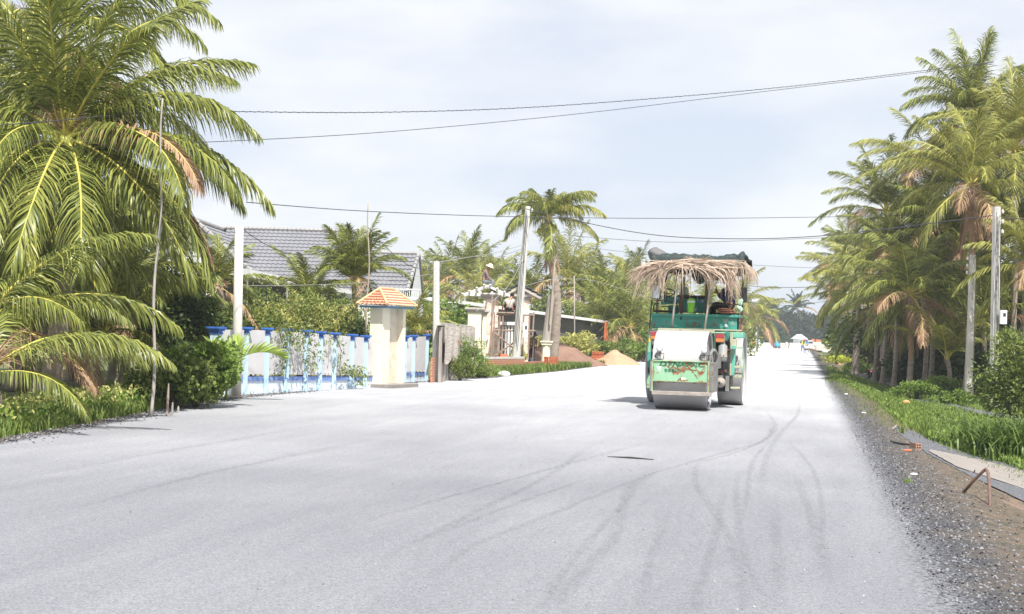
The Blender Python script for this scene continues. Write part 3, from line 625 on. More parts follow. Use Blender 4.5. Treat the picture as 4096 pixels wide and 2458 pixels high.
def wire(pts, Y0, Y1, r, label, name='overhead_wire', twist=False, m_=None):
    P = [at(x, y, Y0+(Y1-Y0)*(x-pts[0][0])/(pts[-1][0]-pts[0][0]+1e-6)) for x, y in pts]; Q = []
    for i in range(len(P)-1):
        p0, p1, p2, p3 = P[max(i-1, 0)], P[i], P[i+1], P[min(i+2, len(P)-1)]
        for k in range(8):
            t = k/8; Q.append(.5*((2*p1)+(-p0+p2)*t+(2*p0-5*p1+4*p2-p3)*t*t+(-p0+3*p1-3*p2+p3)*t**3))
    Q.append(P[-1]); m = MB(); m.tube(Q, r, 5)
    if twist: # a second strand wound round the first
        Q2 = []
        for a, b in zip(Q, Q[1:]):
            for k in range(4): p = a.lerp(b, k/4); Q2.append(p+Vector((0, 0, r*1.5*(1 if k % 2 else -1))))
        m.tube(Q2, r*.7, 4)
    tag(m.build(name, m_ or wirem, smooth=True), label, 'wire')
s = 4096/2473
W = lambda l: [(a*s, b*s) for a, b in l]
wire(W([(-60, 310), (0, 303), (160, 290), (400, 268), (560, 270), (900, 272), (1240, 262), (1560, 240), (1900, 210), (2240, 170), (2400, 150)]), 21, 40, .007, 'twisted overhead cable, higher of the two crossing the whole sky', twist=True)
wire(W([(-60, 362), (160, 354), (560, 341), (960, 317), (1400, 275), (1800, 227), (2240, 174), (2400, 152)]), 22, 40, .007, 'plain overhead wire, lower of the two crossing the whole sky')
wire(W([(595, 489), (890, 511), (1250, 524), (1650, 528), (2020, 524), (2400, 515)]), 29, 60, .01, 'thin wire running from the round white pole across to the right palms')
wire(W([(1270, 505), (1460, 548), (1600, 570), (1750, 577), (1900, 575), (2070, 562), (2403, 520)]), 57, 44, .015, 'thick dark sagging cable from the leaning pole to the right palms')
wire(W([(1380, 570), (1600, 585), (1800, 582), (2040, 572), (2250, 558)]), 80, 70, .012, 'faint thin wire just under the thick sagging cable')
wire(W([(1350, 590), (1500, 608), (1700, 632), (1980, 648), (2200, 645)]), 90, 90, .012, 'faint wire passing behind the straw canopy')
wire(W([(1551, 630), (1680, 672), (1800, 690), (1900, 695), (2000, 690), (2150, 670)]), 100, 95, .02, 'short dark wire right of the straw canopy')
wire(W([(1560, 700), (1700, 722), (1800, 730), (1900, 738), (2000, 728), (2150, 712)]), 140, 130, .02, 'distant wire hanging just above the far trees')
wire(W([(578, 548), (640, 590), (700, 613), (760, 612), (830, 590), (889, 558)]), 29, 36.3, .009, 'slack wire looping from the round white pole to the tan bamboo pole')
wire(W([(889, 550), (930, 595), (985, 640), (1048, 655)]), 36.3, 40.5, .009, 'slack wire dropping from the tan bamboo pole to the holed pole')
wire(W([(580, 690), (700, 690), (889, 682), (1048, 662)]), 30, 40.5, .006, 'low pale wire strung behind the tan bamboo pole', m_=gwire)
wire(W([(1050, 635), (1130, 622), (1200, 610), (1268, 590)]), 40.5, 57, .009, 'upper cable from the holed pole to the leaning pole', twist=True, m_=gwire)
wire(W([(1050, 655), (1130, 640), (1200, 622), (1266, 600)]), 40.5, 57, .008, 'lower blue grey cable from the holed pole to the leaning pole')
wire(W([(1264, 620), (1240, 672), (1205, 715), (1150, 752)]), 57, 50, .009, 'steep guy cable running down left from the leaning pole', m_=gwire, twist=True)
wire(W([(1270, 690), (1340, 675), (1440, 680), (1560, 720)]), 57, 75, .009, 'low wire running right from the leaning pole past the tall palm', m_=gwire)
wire(W([(2350, 628), (2380, 590), (2405, 545)]), 49, 43, .012, 'wire linking the tops of the two right verge poles')
wire(W([(2410, 618), (2440, 626), (2520, 640)]), 43, 40, .012, 'wire leaving the tall cabled pole to the right')
wire(W([(2410, 520), (2440, 528), (2520, 530)]), 43, 40, .012, 'higher wire leaving the tall cabled pole to the right')

# ------------------------------------------------------------------ left vegetation
C1 = at(262, 555, 24)
FR = [('mid', 8, 1.0), ('arch', -8, .98), ('low', -14, 1.05), ('low', -30, 1.05), ('arch', 20, 1.0), ('fall', -28, 1.02), ('fall', -62, 1.0), ('fall', -95, .95), ('low', -100, .8), ('low', -135, .9), ('fall', -125, 1.0),
      ('fall', -152, 1.), ('arch', -170, 1.), ('mid', 172, 1.), ('mid', 150, .95), ('arch', 60, .95), ('low', 80, .95), ('fall', 120, .9), ('up', 25, 1.0), ('up', -30, .95), ('up', -70, .9), ('up', 70, .95), ('up', 150, 1), ('up', 200, .95), ('up', -115, .85),
      ('spear', 10, .9), ('spear', 190, .85), ('spear', -80, .8), ('mid', 40, 1.0), ('mid', -45, .85), ('fall', -5, .95), ('hang', -60, .8), ('hang', -110, .85), ('hang', -20, .8), ('fall', -45, 1.05), ('low', -40, 1.1), ('fall', -15, 1.1), ('fall', -78, 1.0), ('fall', -108, .95), ('low', -3, 1.1), ('low', 30, 1.0), ('hang', 160, .8), ('fall', 170, 1.)]
hero_palm(C1, (C1.x-.25, 24.2, 0), [(a, b, c*(.9 if abs(b) < 35 else .98)) for a, b, c in FR], 'big coconut palm with green nuts filling the upper left corner')
C2 = at(120, 130, 29)
hero_palm(C2, (C2.x-.2, 29.5, 0), [('mid', 5, 1.1), ('arch', -12, 1.1), ('low', -35, 1.1), ('fall', -60, 1.1), ('fall', -100, 1.1), ('fall', -25, 1.1), ('arch', 200, 1.), ('low', 160, 1.), ('low', -80, 1.), ('hang', -50, 1.1), ('hang', -95, 1.1), ('up', -10, 1.), ('up', 120, 1.), ('mid', 70, 1.), ('fall', 20, 1.05), ('arch', 35, 1.05), ('low', -120, 1.), ('hang', -10, 1.), ('fall', -140, 1.)], 'taller palm behind, its crown cut by the top left corner', coconuts=False, seed=5)
C3 = at(-110, 1330, 20.5)
hero_palm(C3, (C3.x, 20.6, 0), [('mid', -6, .8), ('arch', 25, .8), ('arch', -35, .66), ('mid', 70, .8), ('arch', 4, .62), ('low', -20, .6), ('mid', 160, .7)], 'low palm whose arching dark fronds enter from the left edge', coconuts=False, seed=9, tr=.1)
C4 = at(-60, 1500, 18.6)
hero_palm(C4, (C4.x, 18.7, 0), [('arch', 8, .66), ('arch', 55, .7), ('low', -15, .45), ('mid', 90, .6)], 'lowest palm with one long yellowish frond sweeping over the roadside weeds', coconuts=False, seed=12, tr=.08)
C5 = at(420, 1330, 27)
hero_palm(C5, (C5.x, 27.1, 0), [('up', 0, .6), ('up', 70, .6), ('up', 140, .6), ('up', 210, .55), ('up', -70, .55), ('mid', -20, .6), ('mid', 20, .6), ('arch', -60, .55), ('arch', 180, .6), ('arch', -120, .5), ('low', -30, .5), ('low', -100, .5), ('spear', 30, .6), ('fall', -80, .5), ('fall', 10, .5)], 'young palm in the shade under the big left palm', coconuts=False, seed=14, tr=.09)
C6 = at(140, 1200, 26)
hero_palm(C6, (C6.x, 26.1, 0), [('up', i*40, .85) for i in range(5)]+[('mid', i*50-20, .85) for i in range(7)]+[('arch', i*60-50, .8) for i in range(6)]+[('fall', i*70-100, .75) for i in range(5)], 'mid height palm crowded beneath the crown of the big left palm', coconuts=False, seed=15, tr=.1)
palm(500, 33, 1120, 2.4, 'dark palm behind the big left palm next to the house gable', n=24, seed=21, mt=[leafm, rach], nl=60, wid=.035)
palm(300, 35, 800, 3.2, 'background palm seen through the gaps of the big left palm', n=24, seed=22, nl=60, wid=.06)
palm(-60, 33, 700, 3.2, 'background palm at the left edge behind the big one', n=24, seed=23, nl=60, wid=.06)
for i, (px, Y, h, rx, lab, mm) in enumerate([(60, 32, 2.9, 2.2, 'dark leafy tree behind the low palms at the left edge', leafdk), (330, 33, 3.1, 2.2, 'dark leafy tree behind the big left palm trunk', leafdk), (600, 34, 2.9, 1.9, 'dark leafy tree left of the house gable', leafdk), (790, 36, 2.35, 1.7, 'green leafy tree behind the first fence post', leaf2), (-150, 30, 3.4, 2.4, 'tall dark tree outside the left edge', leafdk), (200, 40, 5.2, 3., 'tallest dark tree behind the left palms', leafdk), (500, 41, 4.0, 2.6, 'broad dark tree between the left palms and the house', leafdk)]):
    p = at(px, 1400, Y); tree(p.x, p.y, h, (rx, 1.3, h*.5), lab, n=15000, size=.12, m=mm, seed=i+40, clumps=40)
# longan hedge behind the fence
LON = [(900, 37, 2.1, .95), (1010, 38, 2.45, .9), (1110, 39, 2.6, .95), (1200, 40, 2.65, 1.0), (1290, 41, 2.6, .95), (1375, 42, 2.4, .85), (1440, 40, 2.0, .6)]
LLAB = ['first yellow flowered tree in the hedge, next to the end fence post', 'yellow flowered tree behind the round white pole', 'yellow flowered tree behind the third and fourth fence posts', 'tallest yellow flowered tree in the middle of the hedge', 'yellow flowered tree under the white awning end', 'yellow flowered tree left of the tan bamboo pole', 'low dark green tree between the bamboo pole and the gate pillar']
for i, ((px, Y, h, rx), lab) in enumerate(zip(LON, LLAB)):
    p = at(px, 1400, Y); t_ = tree(p.x, p.y, h, (rx, .9, h*.62), lab, n=6500, size=.095, m=leaf2 if i != 6 else leafdk, seed=i+60, name='longan_tree', group='flowering trees behind the blue fence', clumps=36, asp=.45)
    rng = np.random.default_rng(i+900); q, nn = crown_pts((rx*1.04, .95, h*.62), 8000 if i < 6 else 300, rng, 60, .2); q[:, 2] += h-h*.6; q = q[q[:, 2] > h*.35]; v, qq = leaves_np(q, np.tile([0, -.2, .8], (len(q), 1)), .09, rng, .35); np_obj('blossom', v, qq, leafyl, t_)
# creeper hanging over the fence
m_l = MB(); rng = np.random.default_rng(5); rt = thing('creeper', 'leafy creeper hanging over the middle of the blue picket fence', 'climbing plant', fp[3]); P = []; nrm = np.array(fn)
mb = MB()
for (px, y0, y1, w_, dn) in ((1105, 1300, 1500, 30, 300), (1135, 1290, 1380, 50, 300), (1190, 1310, 1400, 60, 240), (1230, 1400, 1440, 50, 120), (1215, 1440, 1490, 25, 80), (1335, 1330, 1480, 22, 90), (1380, 1460, 1500, 45, 280), (1415, 1490, 1540, 24, 160), (1310, 1340, 1380, 30, 70)):
    for k in range(int(dn*.65)):
        x = px+rng.normal(0, w_*.5); y = rng.uniform(y0, y1); p = on_line(A1, B1, x, 1.); q = at(x, y, p.y)+Vector(fn)*rng.uniform(.08, .28); P.append(q)
    a = on_line(A1, B1, px, 1.); m9 = MB(); m9.tube([at(px-8, y0, a.y)+Vector(fn)*.1, at(px+6, (y0+y1)/2, a.y)+Vector(fn)*.16, at(px, y1, a.y)+Vector(fn)*.14], [.012, .009, .004], 5); m9.build('stem', barkm, rt)
P = np.array(P); v, q = leaves_np(P, np.tile([.3, -.5, -.2], (len(P), 1)), .085, rng, .45, .3); np_obj('foliage', v-np.array(fp[3]), q, leaf2, rt)
# round leaved shrub
p = G(800, 1640); sh = tree(p.x-.25, p.y+.7, 1.22, (.86, .62, .66), 'bright green round leaved shrub at the road edge left of the fence', n=8500, size=.065, m=leafbr, seed=80, cat='shrub', name='shrub', trunk_r=0, clumps=30, asp=1.0, cr_=.33)
p = G(640, 1650); tree(p.x, p.y+1.2, 1.0, (.8, .6, .6), 'darker shrub behind the tall bamboo pole', n=6500, size=.075, m=leaf2, seed=81, cat='shrub', name='shrub', trunk_r=0, asp=.8)
# bright arching frond of a young areca by the fence
rng = np.random.default_rng(77); p = at(905, 1600, 27.6); ar = thing('areca_plant', 'young areca with one bright lime frond arching before the first fence panels', 'plant', Vector((p.x, p.y, 0)))
lime = mat('areca_leaf', (.30, .42, .07), (.46, .55, .14), 2, .4, isl=.4, trans=.35)
V = []; Q = []; Mi = []; o_ = 0
for az, a, b, L_, zz in ((4, 62, -35, 1.25, .52), (150, 75, 20, .8, .45), (-70, 60, -60, .6, .5), (60, 80, 30, .9, .4)):
    v, q, mi = frond(L_, a, b, 26, .48, .25, rng, 3, .045, .5, 1.0); c_ = R(az); v = v @ np.array([[math.cos(c_), -math.sin(c_), 0], [math.sin(c_), math.cos(c_), 0], [0, 0, 1]]).T+np.array([0, 0, zz]); V.append(v); Q.append(q+o_); Mi.append(mi); o_ += len(v)
np_obj('fronds', np.concatenate(V), np.concatenate(Q), [lime, lime], ar, np.concatenate(Mi)); m = MB(); m.tube([(p.x, p.y, -.1), (p.x, p.y, .6)], [.03, .02], 6); m.build('stem', leafbr, ar)
# palms close to the house
palm(1415, 44, 1130, 2.1, 'young bushy palm standing before the grey roof behind the bamboo pole', n=26, seed=31, nl=64, wid=.035, types=['spear', 'spear', 'up', 'up', 'up', 'mid', 'mid', 'mid', 'arch', 'arch', 'low', 'low'], hang=.8, trunk=True)
palm(1235, 43, 1215, 1.9, 'low palm fronds fanning left of the bushy young palm', n=12, seed=33, nl=60, wid=.035, types=['up', 'up', 'mid', 'mid', 'arch'], hang=.9)
palm(880, 36, 1150, 1.6, 'small drooping palm between the round white pole and the hedge', n=14, seed=34, nl=44, wid=.035)
palm(1660, 43.5, 1330, 1.55, 'small palm with yellow green fronds reaching over the short fence', n=15, seed=35, nl=46, wid=.035, mt=[leafy, rach], types=['up', 'mid', 'mid', 'arch', 'arch', 'low'])
# left roadside weeds
rng = np.random.default_rng(11)
def lw(u): return lv(u)-.35
P = scatter_uv(lambda r: r.uniform(11, 26), lambda r, u: lw(u)-abs(r.normal(0, .55)), 9000, rng); blades('roadside_weeds', P, .22, .022, rng, grassm)
P = scatter_uv(lambda r: r.uniform(11, 27), lambda r, u: lw(u)-.15-r.uniform(0, 1.6), 9000, rng); P[:, 2] += rng.uniform(.02, .34, len(P)); v, q = leaves_np(P, np.tile([0, 0, .6], (len(P), 1)), .075, rng, .6); np_obj('broadleaf_weeds', v, q, leafbr, kind='stuff')
P = scatter_uv(lambda r: r.uniform(14, 23), lambda r, u: lw(u)-.2-r.uniform(0, .8), 1500, rng); P[:, 2] += rng.uniform(.2, .42, len(P)); v, q = leaves_np(P, np.tile([0, 0, .8], (len(P), 1)), .07, rng, .5); np_obj('yellow_flowering_weeds', v, q, leafyl, kind='stuff')
P = scatter_uv(lambda r: r.uniform(44, 70), lambda r, u: lv(u)-.3-r.uniform(0, 1.7), 16000, rng, keep=lambda p, u, v: proj(p)[0] > 1900); blades('grass_strip', P, .26, .04, rng, grassm)
P = scatter_uv(lambda r: r.uniform(26, 48), lambda r, u: lv(u)-.5-abs(r.normal(0, .25)), 2200, rng); blades('fence_foot_grass', P, .1, .02, rng, grassm)
# ------------------------------------------------------------------ left middle distance
# palms and trees beyond the houses
BGP = [(1700, 110, 1085, 3.2, 3), (1790, 105, 1050, 3.4, 4), (1870, 100, 1020, 3.6, 5), (1965, 108, 1060, 3.4, 6), (2060, 100, 1110, 3.2, 7), (2140, 96, 1120, 3.2, 8), (2270, 96, 1030, 4.0, 9), (2330, 100, 1090, 3.4, 10), (2420, 95, 1150, 3.8, 11), (2500, 100, 1110, 3.6, 12), (2550, 108, 1080, 3.8, 13), (2640, 110, 1130, 3.8, 14), (1930, 88, 1160, 3.4, 15), (2400, 85, 1210, 3.4, 16), (2520, 84, 1220, 3.6, 17), (2700, 120, 1180, 3.6, 18), (2830, 120, 1180, 3.6, 19)]
BL = ['leftmost background palm above the small gabled house', 'background palm right of the small gabled house', 'tallest background palm left of the roof worker', 'background palm behind the roof worker', 'background palm between the roof worker and the leaning pole', 'background palm directly behind the leaning pole', 'background palm just behind the crown of the tall palm', 'background palm at the right of the tall palm trunk', 'background palm above the end of the long shed', 'background palm left of the pole behind the roller', 'background palm seen at the pole behind the roller', 'background palm behind the left end of the straw canopy', 'lower background palm below the roof worker', 'low background palm over the brick stack', 'low background palm over the sandy heap', 'background palm visible through the roller cab on the left', 'background palm visible through the roller cab on the right']
for (px, Y, py, Lr, sd_), lab in zip(BGP, BL): palm(px, Y, py+95, Lr, lab, n=24, seed=sd_, nl=34, wid=.075, group='coconut palms beyond the houses', tr=.17, mt=[leafy, rach] if sd_ % 3 == 0 else [leafm, rach])
TR = [(1700, 75, 3.3, 2.6, leafbr), (1790, 70, 3.0, 2.6, leafbr), (1850, 82, 3.2, 3, leaf2), (1960, 84, 3.5, 3, leaf2), (2080, 86, 3.4, 3, leafdk), (2230, 88, 3.6, 3.2, leaf2), (2370, 90, 3.8, 3.2, leaf2), (2480, 92, 3.8, 3.2, leafbr), (2590, 96, 3.6, 3.2, leafbr), (2690, 100, 3.6, 3.2, leaf2), (2800, 105, 3.6, 3.2, leaf2), (2890, 120, 3.8, 3.5, leaf2)]
TL = ['light green feathery tree under the small gabled house', 'light green tree left of the cream pillar', 'leafy tree behind the cream pillar', 'leafy tree behind the roof worker platform', 'dark tree behind the leaning pole', 'leafy tree behind the tall palm trunk', 'leafy tree above the long shed roof', 'bright leafy tree behind the end of the long shed', 'bright leafy tree left of the pole behind the roller', 'leafy tree behind the steering wheel of the roller', 'leafy tree behind the middle of the roller cab', 'leafy tree behind the right side of the roller']
for i, ((px, Y, h, rx, mm), lab) in enumerate(zip(TR, TL)):
    p = at(px, 1380, Y); tree(p.x, p.y, h, (rx, 1.8, h*.72), lab, n=4800, size=.24, m=mm, seed=200+i, clumps=34)
# long shed
a_, b_ = at(1835, 1212, 70), at(2440, 1292, 84); sh = thing('shed', 'long low shed with a white sheet roof behind the gateway', 'shed', (a_.x, a_.y, 0))
m = MB(); back = Vector((-1.2, 5.0, .08)); vs = []
nw = 90
for i in range(nw*2+1):
    for k in range(2):
        p = a_.lerp(b_, i/(nw*2))+back*k; p.z += .04*(i % 2); vs.append(p)
m.add(vs, [(2*i, 2*i+1, 2*i+3, 2*i+2) for i in range(nw*2)]); m.build('roof', white, sh)
m = MB(); m.wall(a_, b_, .05, a_.z-.05, a_.z+.12, z1b=b_.z+.1, z0b=b_.z-.05); m.build('fascia', white, sh)
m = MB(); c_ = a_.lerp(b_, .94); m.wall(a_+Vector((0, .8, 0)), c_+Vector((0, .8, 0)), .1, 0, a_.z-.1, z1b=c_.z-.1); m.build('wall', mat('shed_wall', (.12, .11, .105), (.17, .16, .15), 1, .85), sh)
m = MB(); p = at(2424, 1330, 83); m.box((p.x, p.y, 1.1), (.22, .2, 2.3)); m.build('orange_post', mat('orange_paint', (.62, .17, .07), None, 3, .7), sh)
# bushes by the mounds
BU = [(2155, 68, 1.25, 1.0, leafyl, 'yellow green bush right of the scaffold'), (2235, 71, 1.5, 1.0, leafyl, 'yellow green bush behind the brown earth mound'), (2310, 71, 1.45, 1.1, leafyl, 'yellow flowering bush left of the brick stack'), (2390, 76, 1.1, 1.2, leaf2, 'rounded green bush directly behind the brick stack'), (2455, 78, 1.05, 1.2, leaf2, 'rounded green bush behind the sandy heap'), (2520, 82, 1.1, 1.3, leafbr, 'bright bush between the sandy heap and the roller'), (2575, 80, 1.0, 1.1, leafbr, 'low bright bush at the foot of the pole behind the roller')]
for i, (px, Y, h, rx, mm, lab) in enumerate(BU):
    p = at(px, 1420, Y); tree(p.x, p.y, h*1.12, (rx, 1.0, h*.6), lab, n=3800, size=.15, m=mm, seed=300+i, name='bush', cat='bush', trunk_r=0, clumps=28)
# tall palm at the bend
c = at(2190, 880, 63); b = at(2210, 1470, 63); b.z = -.1; root = thing('coconut_palm', 'tall lone coconut palm with a curved ringed trunk above the gateway', 'palm tree', b)
m = MB(); pts = [b, at(2222, 1330, 63), at(2228, 1200, 63), at(2212, 1080, 63), at(2190, 970, 63), c]; Q = []
for i in range(len(pts)-1):
    p0, p1, p2, p3 = pts[max(i-1, 0)], pts[i], pts[i+1], pts[min(i+2, len(pts)-1)]
    for k in range(9):
        t = k/9; Q.append(.5*((2*p1)+(-p0+p2)*t+(2*p0-5*p1+4*p2-p3)*t*t+(-p0+3*p1-3*p2+p3)*t**3))
Q.append(pts[-1]); m.tube(Q, [(.23-.09*i/len(Q)+(.08 if i < 2 else 0))*(1.05 if i % 2 else .95) for i in range(len(Q))], 10); m.build('trunk', trunkm, root, smooth=True)
rng = np.random.default_rng(55); rnd = random.Random(8); pool = [(k, frond(2.6, a+rng.uniform(-8, 8), b_2+rng.uniform(-10, 10), 60, .95, 1.3, rng, 3, .042)) for k, (a, b_2) in TYPES.items() for _ in range(2)]
pm = [(k, np_obj('frond', v, q, [leafy if i % 2 else leafm, rach], mi=mi)) for i, (k, (v, q, mi)) in enumerate(pool)]
for k, o in pm: COL.objects.unlink(o)
seq = ['spear']+['up']*4+['mid']*7+['arch']*7+['low']*4+['fall']*1
for i, k in enumerate(seq):
    o = rnd.choice([q for kk, q in pm if kk == k]).copy(); COL.objects.link(o); o.parent = root; o.location = c-b; o.rotation_euler = (R(rnd.uniform(-12, 12)), 0, i*2.4+rnd.uniform(-.2, .2)); sc_ = rnd.uniform(.85, 1.08)*(.6 if k in ('spear', 'up') else 1); o.scale = (sc_, sc_, sc_)
for i in range(7): m = MB(); a = rnd.uniform(0, 6.28); p = c+Vector((math.cos(a)*.35, math.sin(a)*.35, rnd.uniform(-.6, -.1))); m.ball(p, (.12, .12, .15), 8, 6); m.build('coconut', coconutm, root, smooth=True)
v, q, mi = crown_np(3, 2.2, np.random.default_rng(3), 24, types=['hang'], hang=.6, wid=.07); np_obj('dead_frond_skirt', v*np.array([.5, .5, .9])+np.array(c-b)+np.array([.2, 0, -.7]), q, [leafd, rachd], root, mi)
# gateway under construction
YG = 58.5
brick = bpy.data.materials.new('checkered_brick'); brick.use_nodes = True; t = brick.node_tree; bt = t.nodes.new('ShaderNodeTexBrick'); tcn = t.nodes.new('ShaderNodeTexCoord'); sp_ = t.nodes.new('ShaderNodeSeparateXYZ'); cb = t.nodes.new('ShaderNodeCombineXYZ'); ad = t.nodes.new('ShaderNodeMath')
t.links.new(tcn.outputs['Object'], sp_.inputs[0]); t.links.new(sp_.outputs[0], ad.inputs[0]); t.links.new(sp_.outputs[1], ad.inputs[1]); t.links.new(ad.outputs[0], cb.inputs[0]); t.links.new(sp_.outputs[2], cb.inputs[1]); t.links.new(cb.outputs[0], bt.inputs[0])
bt.inputs['Scale'].default_value = 1; bt.inputs['Brick Width'].default_value = .17; bt.inputs['Row Height'].default_value = .12; bt.inputs['Color1'].default_value = (.70, .36, .24, 1); bt.inputs['Color2'].default_value = (.82, .76, .66, 1); bt.inputs['Mortar'].default_value = (.8, .76, .7, 1); bt.inputs['Mortar Size'].default_value = .008; bt.inputs['Bias'].default_value = .15
t.links.new(bt.outputs[0], t.nodes['Principled BSDF'].inputs['Base Color'])
redbrick = brick.copy(); redbrick.name = 'red_brick'; bt2 = [n_ for n_ in redbrick.node_tree.nodes if n_.type == 'TEX_BRICK'][0]; bt2.inputs['Color1'].default_value = (.55, .17, .08, 1); bt2.inputs['Color2'].default_value = (.42, .15, .085, 1); bt2.inputs['Mortar'].default_value = (.5, .38, .3, 1); bt2.inputs['Brick Width'].default_value = .2; bt2.inputs['Row Height'].default_value = .075; bt2.inputs['Mortar Size'].default_value = .01; bt2.inputs['Bias'].default_value = 0
def pillar(pxl, pxr, pyt, pyb, Y, label, m_, dep=.7, cap=True, capm=None, name='gate_column', mold=.0):
    a = at(pxl, pyb, Y); b = at(pxr, pyb, Y); tz = at((pxl+pxr)/2, pyt, Y).z; cx = (a.x+b.x)/2; w_ = b.x-a.x; root = thing(name, label, 'pillar', (cx, Y+dep/2, 0))
    m = MB(); m.box((cx, Y+dep/2, tz/2-.05), (w_, dep, tz+.1)); m.build('shaft', m_, root, bevel=.01)
    if cap:
        m = MB(); z = tz
        for ww, hh in ((.05, .07), (.14, .06), (.26, .08)): m.box((cx, Y+dep/2, z+hh/2), (w_+ww, dep+ww, hh)); z += hh
        m.build('capital', capm or concrete, root, bevel=.008)
    return root, cx, tz, w_
capm = mat('grey_moulding', (.48, .44, .40), (.4, .36, .33), 4, .8)
pillar(1866, 1920, 1252, 1480, 57.0, 'cream pillar with a stepped grey cap left of the chequered columns', cream, .8, capm=capm, name='pillar')
pillar(1924, 1940, 1262, 1480, 57.3, 'narrow cream pilaster against the right side of the cream pillar', cream, .6, capm=capm, name='pillar')
_, cxa, tza, wa = pillar(1928, 1988, 1198, 1440, 59.0, 'chequered brick column carrying the bare white rafters', brick, .7, capm=capm)
_, cxb, tzb, wb = pillar(2060, 2112, 1202, 1450, 60.5, 'chequered brick column carrying the finished blue tiled roof', brick, .7, capm=capm)
# rafters
rf1 = thing('roof_frame', 'bare white concrete roof frame with rafters below the worker in the straw hat', 'roof frame', (cxa, 59.3, tza))
zc = tza+.42; ap = at(1950, 1142, 59.3); m = MB(); hwid = 1.0; zb_ = at(1950, 1186, 59.3).z+.02
for k in range(5):
    y = 58.7+k*.42
    for sgn in (-1, 1):
        a = Vector((ap.x, y, ap.z-.04)); b2 = Vector((ap.x+sgn*hwid, y, zb_)); d = b2-a; L_ = d.length; m.box((a+b2)/2, (L_, .11, .08), 0, M=Matrix.Rotation(-math.atan2(d.z, d.x), 3, 'Y'))
m.build('rafters', white, rf1)
m = MB()
for sgn in (-1, 1):
    for f in (.12, .42, .72, 1.0):
        p = Vector((ap.x+sgn*hwid*f, 59.5, ap.z+(zb_-ap.z)*f+.05)); m.box(p, (.08, 2.4, .05))
m.build('battens', white, rf1)
m = MB(); m.box((ap.x, 59.3, zb_+.04), (1.5, .5, .14)); m.box((ap.x-.3, 59.2, (tza+.2+zb_)/2), (.1, .2, .3)); m.box((ap.x+.2, 59.2, (tza+.2+zb_)/2), (.1, .2, .3)); m.build('tie_beam', white, rf1)
rf2 = thing('tiled_roof', 'finished dark blue tiled gable roof behind the leaning pole', 'roof', (cxb, 61, tzb))
bt_ = mat('dark_blue_tile', (.06, .085, .15), (.10, .13, .20), 4, .4); ap2 = at(2078, 1140, 61); ez = at(2078, 1188, 61).z; xr_ = at(2170, 1184, 61).x; xl_ = at(2012, 1178, 61).x
m = MB(); tiled(m, (xr_, 60.2, ez), (xr_, 62, ez), (ap2.x, 62, ap2.z), (ap2.x, 60.2, ap2.z), 4, 6, .03, .05); tiled(m, (xl_, 62, ez+.05), (xl_, 60.2, ez+.05), (ap2.x, 60.2, ap2.z), (ap2.x, 62, ap2.z), 4, 6, .03, .05); m.build('tiles', bt_, rf2)
m = MB(); m.tube([(ap2.x, 60.1, ap2.z+.05), (ap2.x, 62.1, ap2.z+.05)], .12, 10); m.build('ridge_roll', bt_, rf2)
m = MB()
for x_, z_ in ((xr_, ez), (xl_, ez+.05)):
    for y in (60.3, 61.1, 61.8):
        a = Vector((ap2.x, y, ap2.z-.12)); b2 = Vector((x_*.93+ap2.x*.07, y, z_-.06)); d = b2-a; m.box((a+b2)/2, (d.length, .1, .1), M=Matrix.Rotation(-math.atan2(d.z, d.x), 3, 'Y'))
m.box(((xr_+xl_)/2-.05, 60.4, ez+.06), (xr_-xl_-.5, .12, .12)); m.box((cxb, 60.9, (tzb+.2+ez)/2), (.3, .4, .35)); m.build('rafters', capm, rf2)
# scaffold
scf = thing('scaffold', 'bamboo and timber scaffold lashed round the gateway columns', 'scaffold', at(2050, 1440, 57.8))
scf.location.z = 0; reds = mat('scaffold_pole', (.36, .24, .19), (.26, .2, .17), 4, .8); YS = 57.9
def sline(n_, a, b, r=.035, Y=YS, m_=reds):
    m = MB(); m.tube([at(*a, Y), at(*b, Y)], r, 6); m.build(n_, m_, scf)
for x, y0, y1 in ((1978, 1250, 1432), (2000, 1255, 1430), (2012, 1252, 1420), (2096, 1258, 1440), (2118, 1255, 1440), (2136, 1250, 1345), (1965, 1180, 1432)): sline('upright', (x+4 if x < 1970 else x, y0), (x-6 if x > 1970 else x, y1), .035)
for a, b in (((1985, 1258), (2140, 1262)), ((1975, 1322), (2062, 1324)), ((2085, 1326), (2140, 1324))): sline('ledger', a, b, .04)
for a, b in (((1978, 1330), (2058, 1398)), ((1980, 1336), (2052, 1392)), ((1975, 1425), (2062, 1368)), ((1985, 1424), (2066, 1362)), ((1970, 1260), (1955, 1430)), ((1985, 1190), (1962, 1300))): sline('brace', a, b, .03)
m = MB(); p = at(2040, 1254, YS); m.box(p+Vector((0, .3, .02)), (1.1, .8, .05)); m.build('plank_deck', wood, scf, bevel=.005)
# ribbed grey gate panel between the columns
gpn = thing('panel_fence', 'grey ribbed concrete fence panel between the two chequered columns', 'fence panel', at(2030, 1400, 60.5)); gpn.location.z = 0
m = MB(); a = at(1990, 1400, 60.3); b = at(2066, 1400, 60.3); zt_ = at(2030, 1300, 60.3).z; m.box(((a.x+b.x)/2, 60.4, zt_/2), (b.x-a.x, .06, zt_)); m.build('panel', greywood, gpn)
m = MB()
for i in range(6): x = a.x+(b.x-a.x)*(i+.4)/6; m.box((x, 60.3, zt_/2+.2), (.09, .1, zt_-.5))
m.box(((a.x+b.x)/2, 60.25, zt_+.05), (b.x-a.x, .2, .14)); m.build('ribs', white, gpn, bevel=.01)
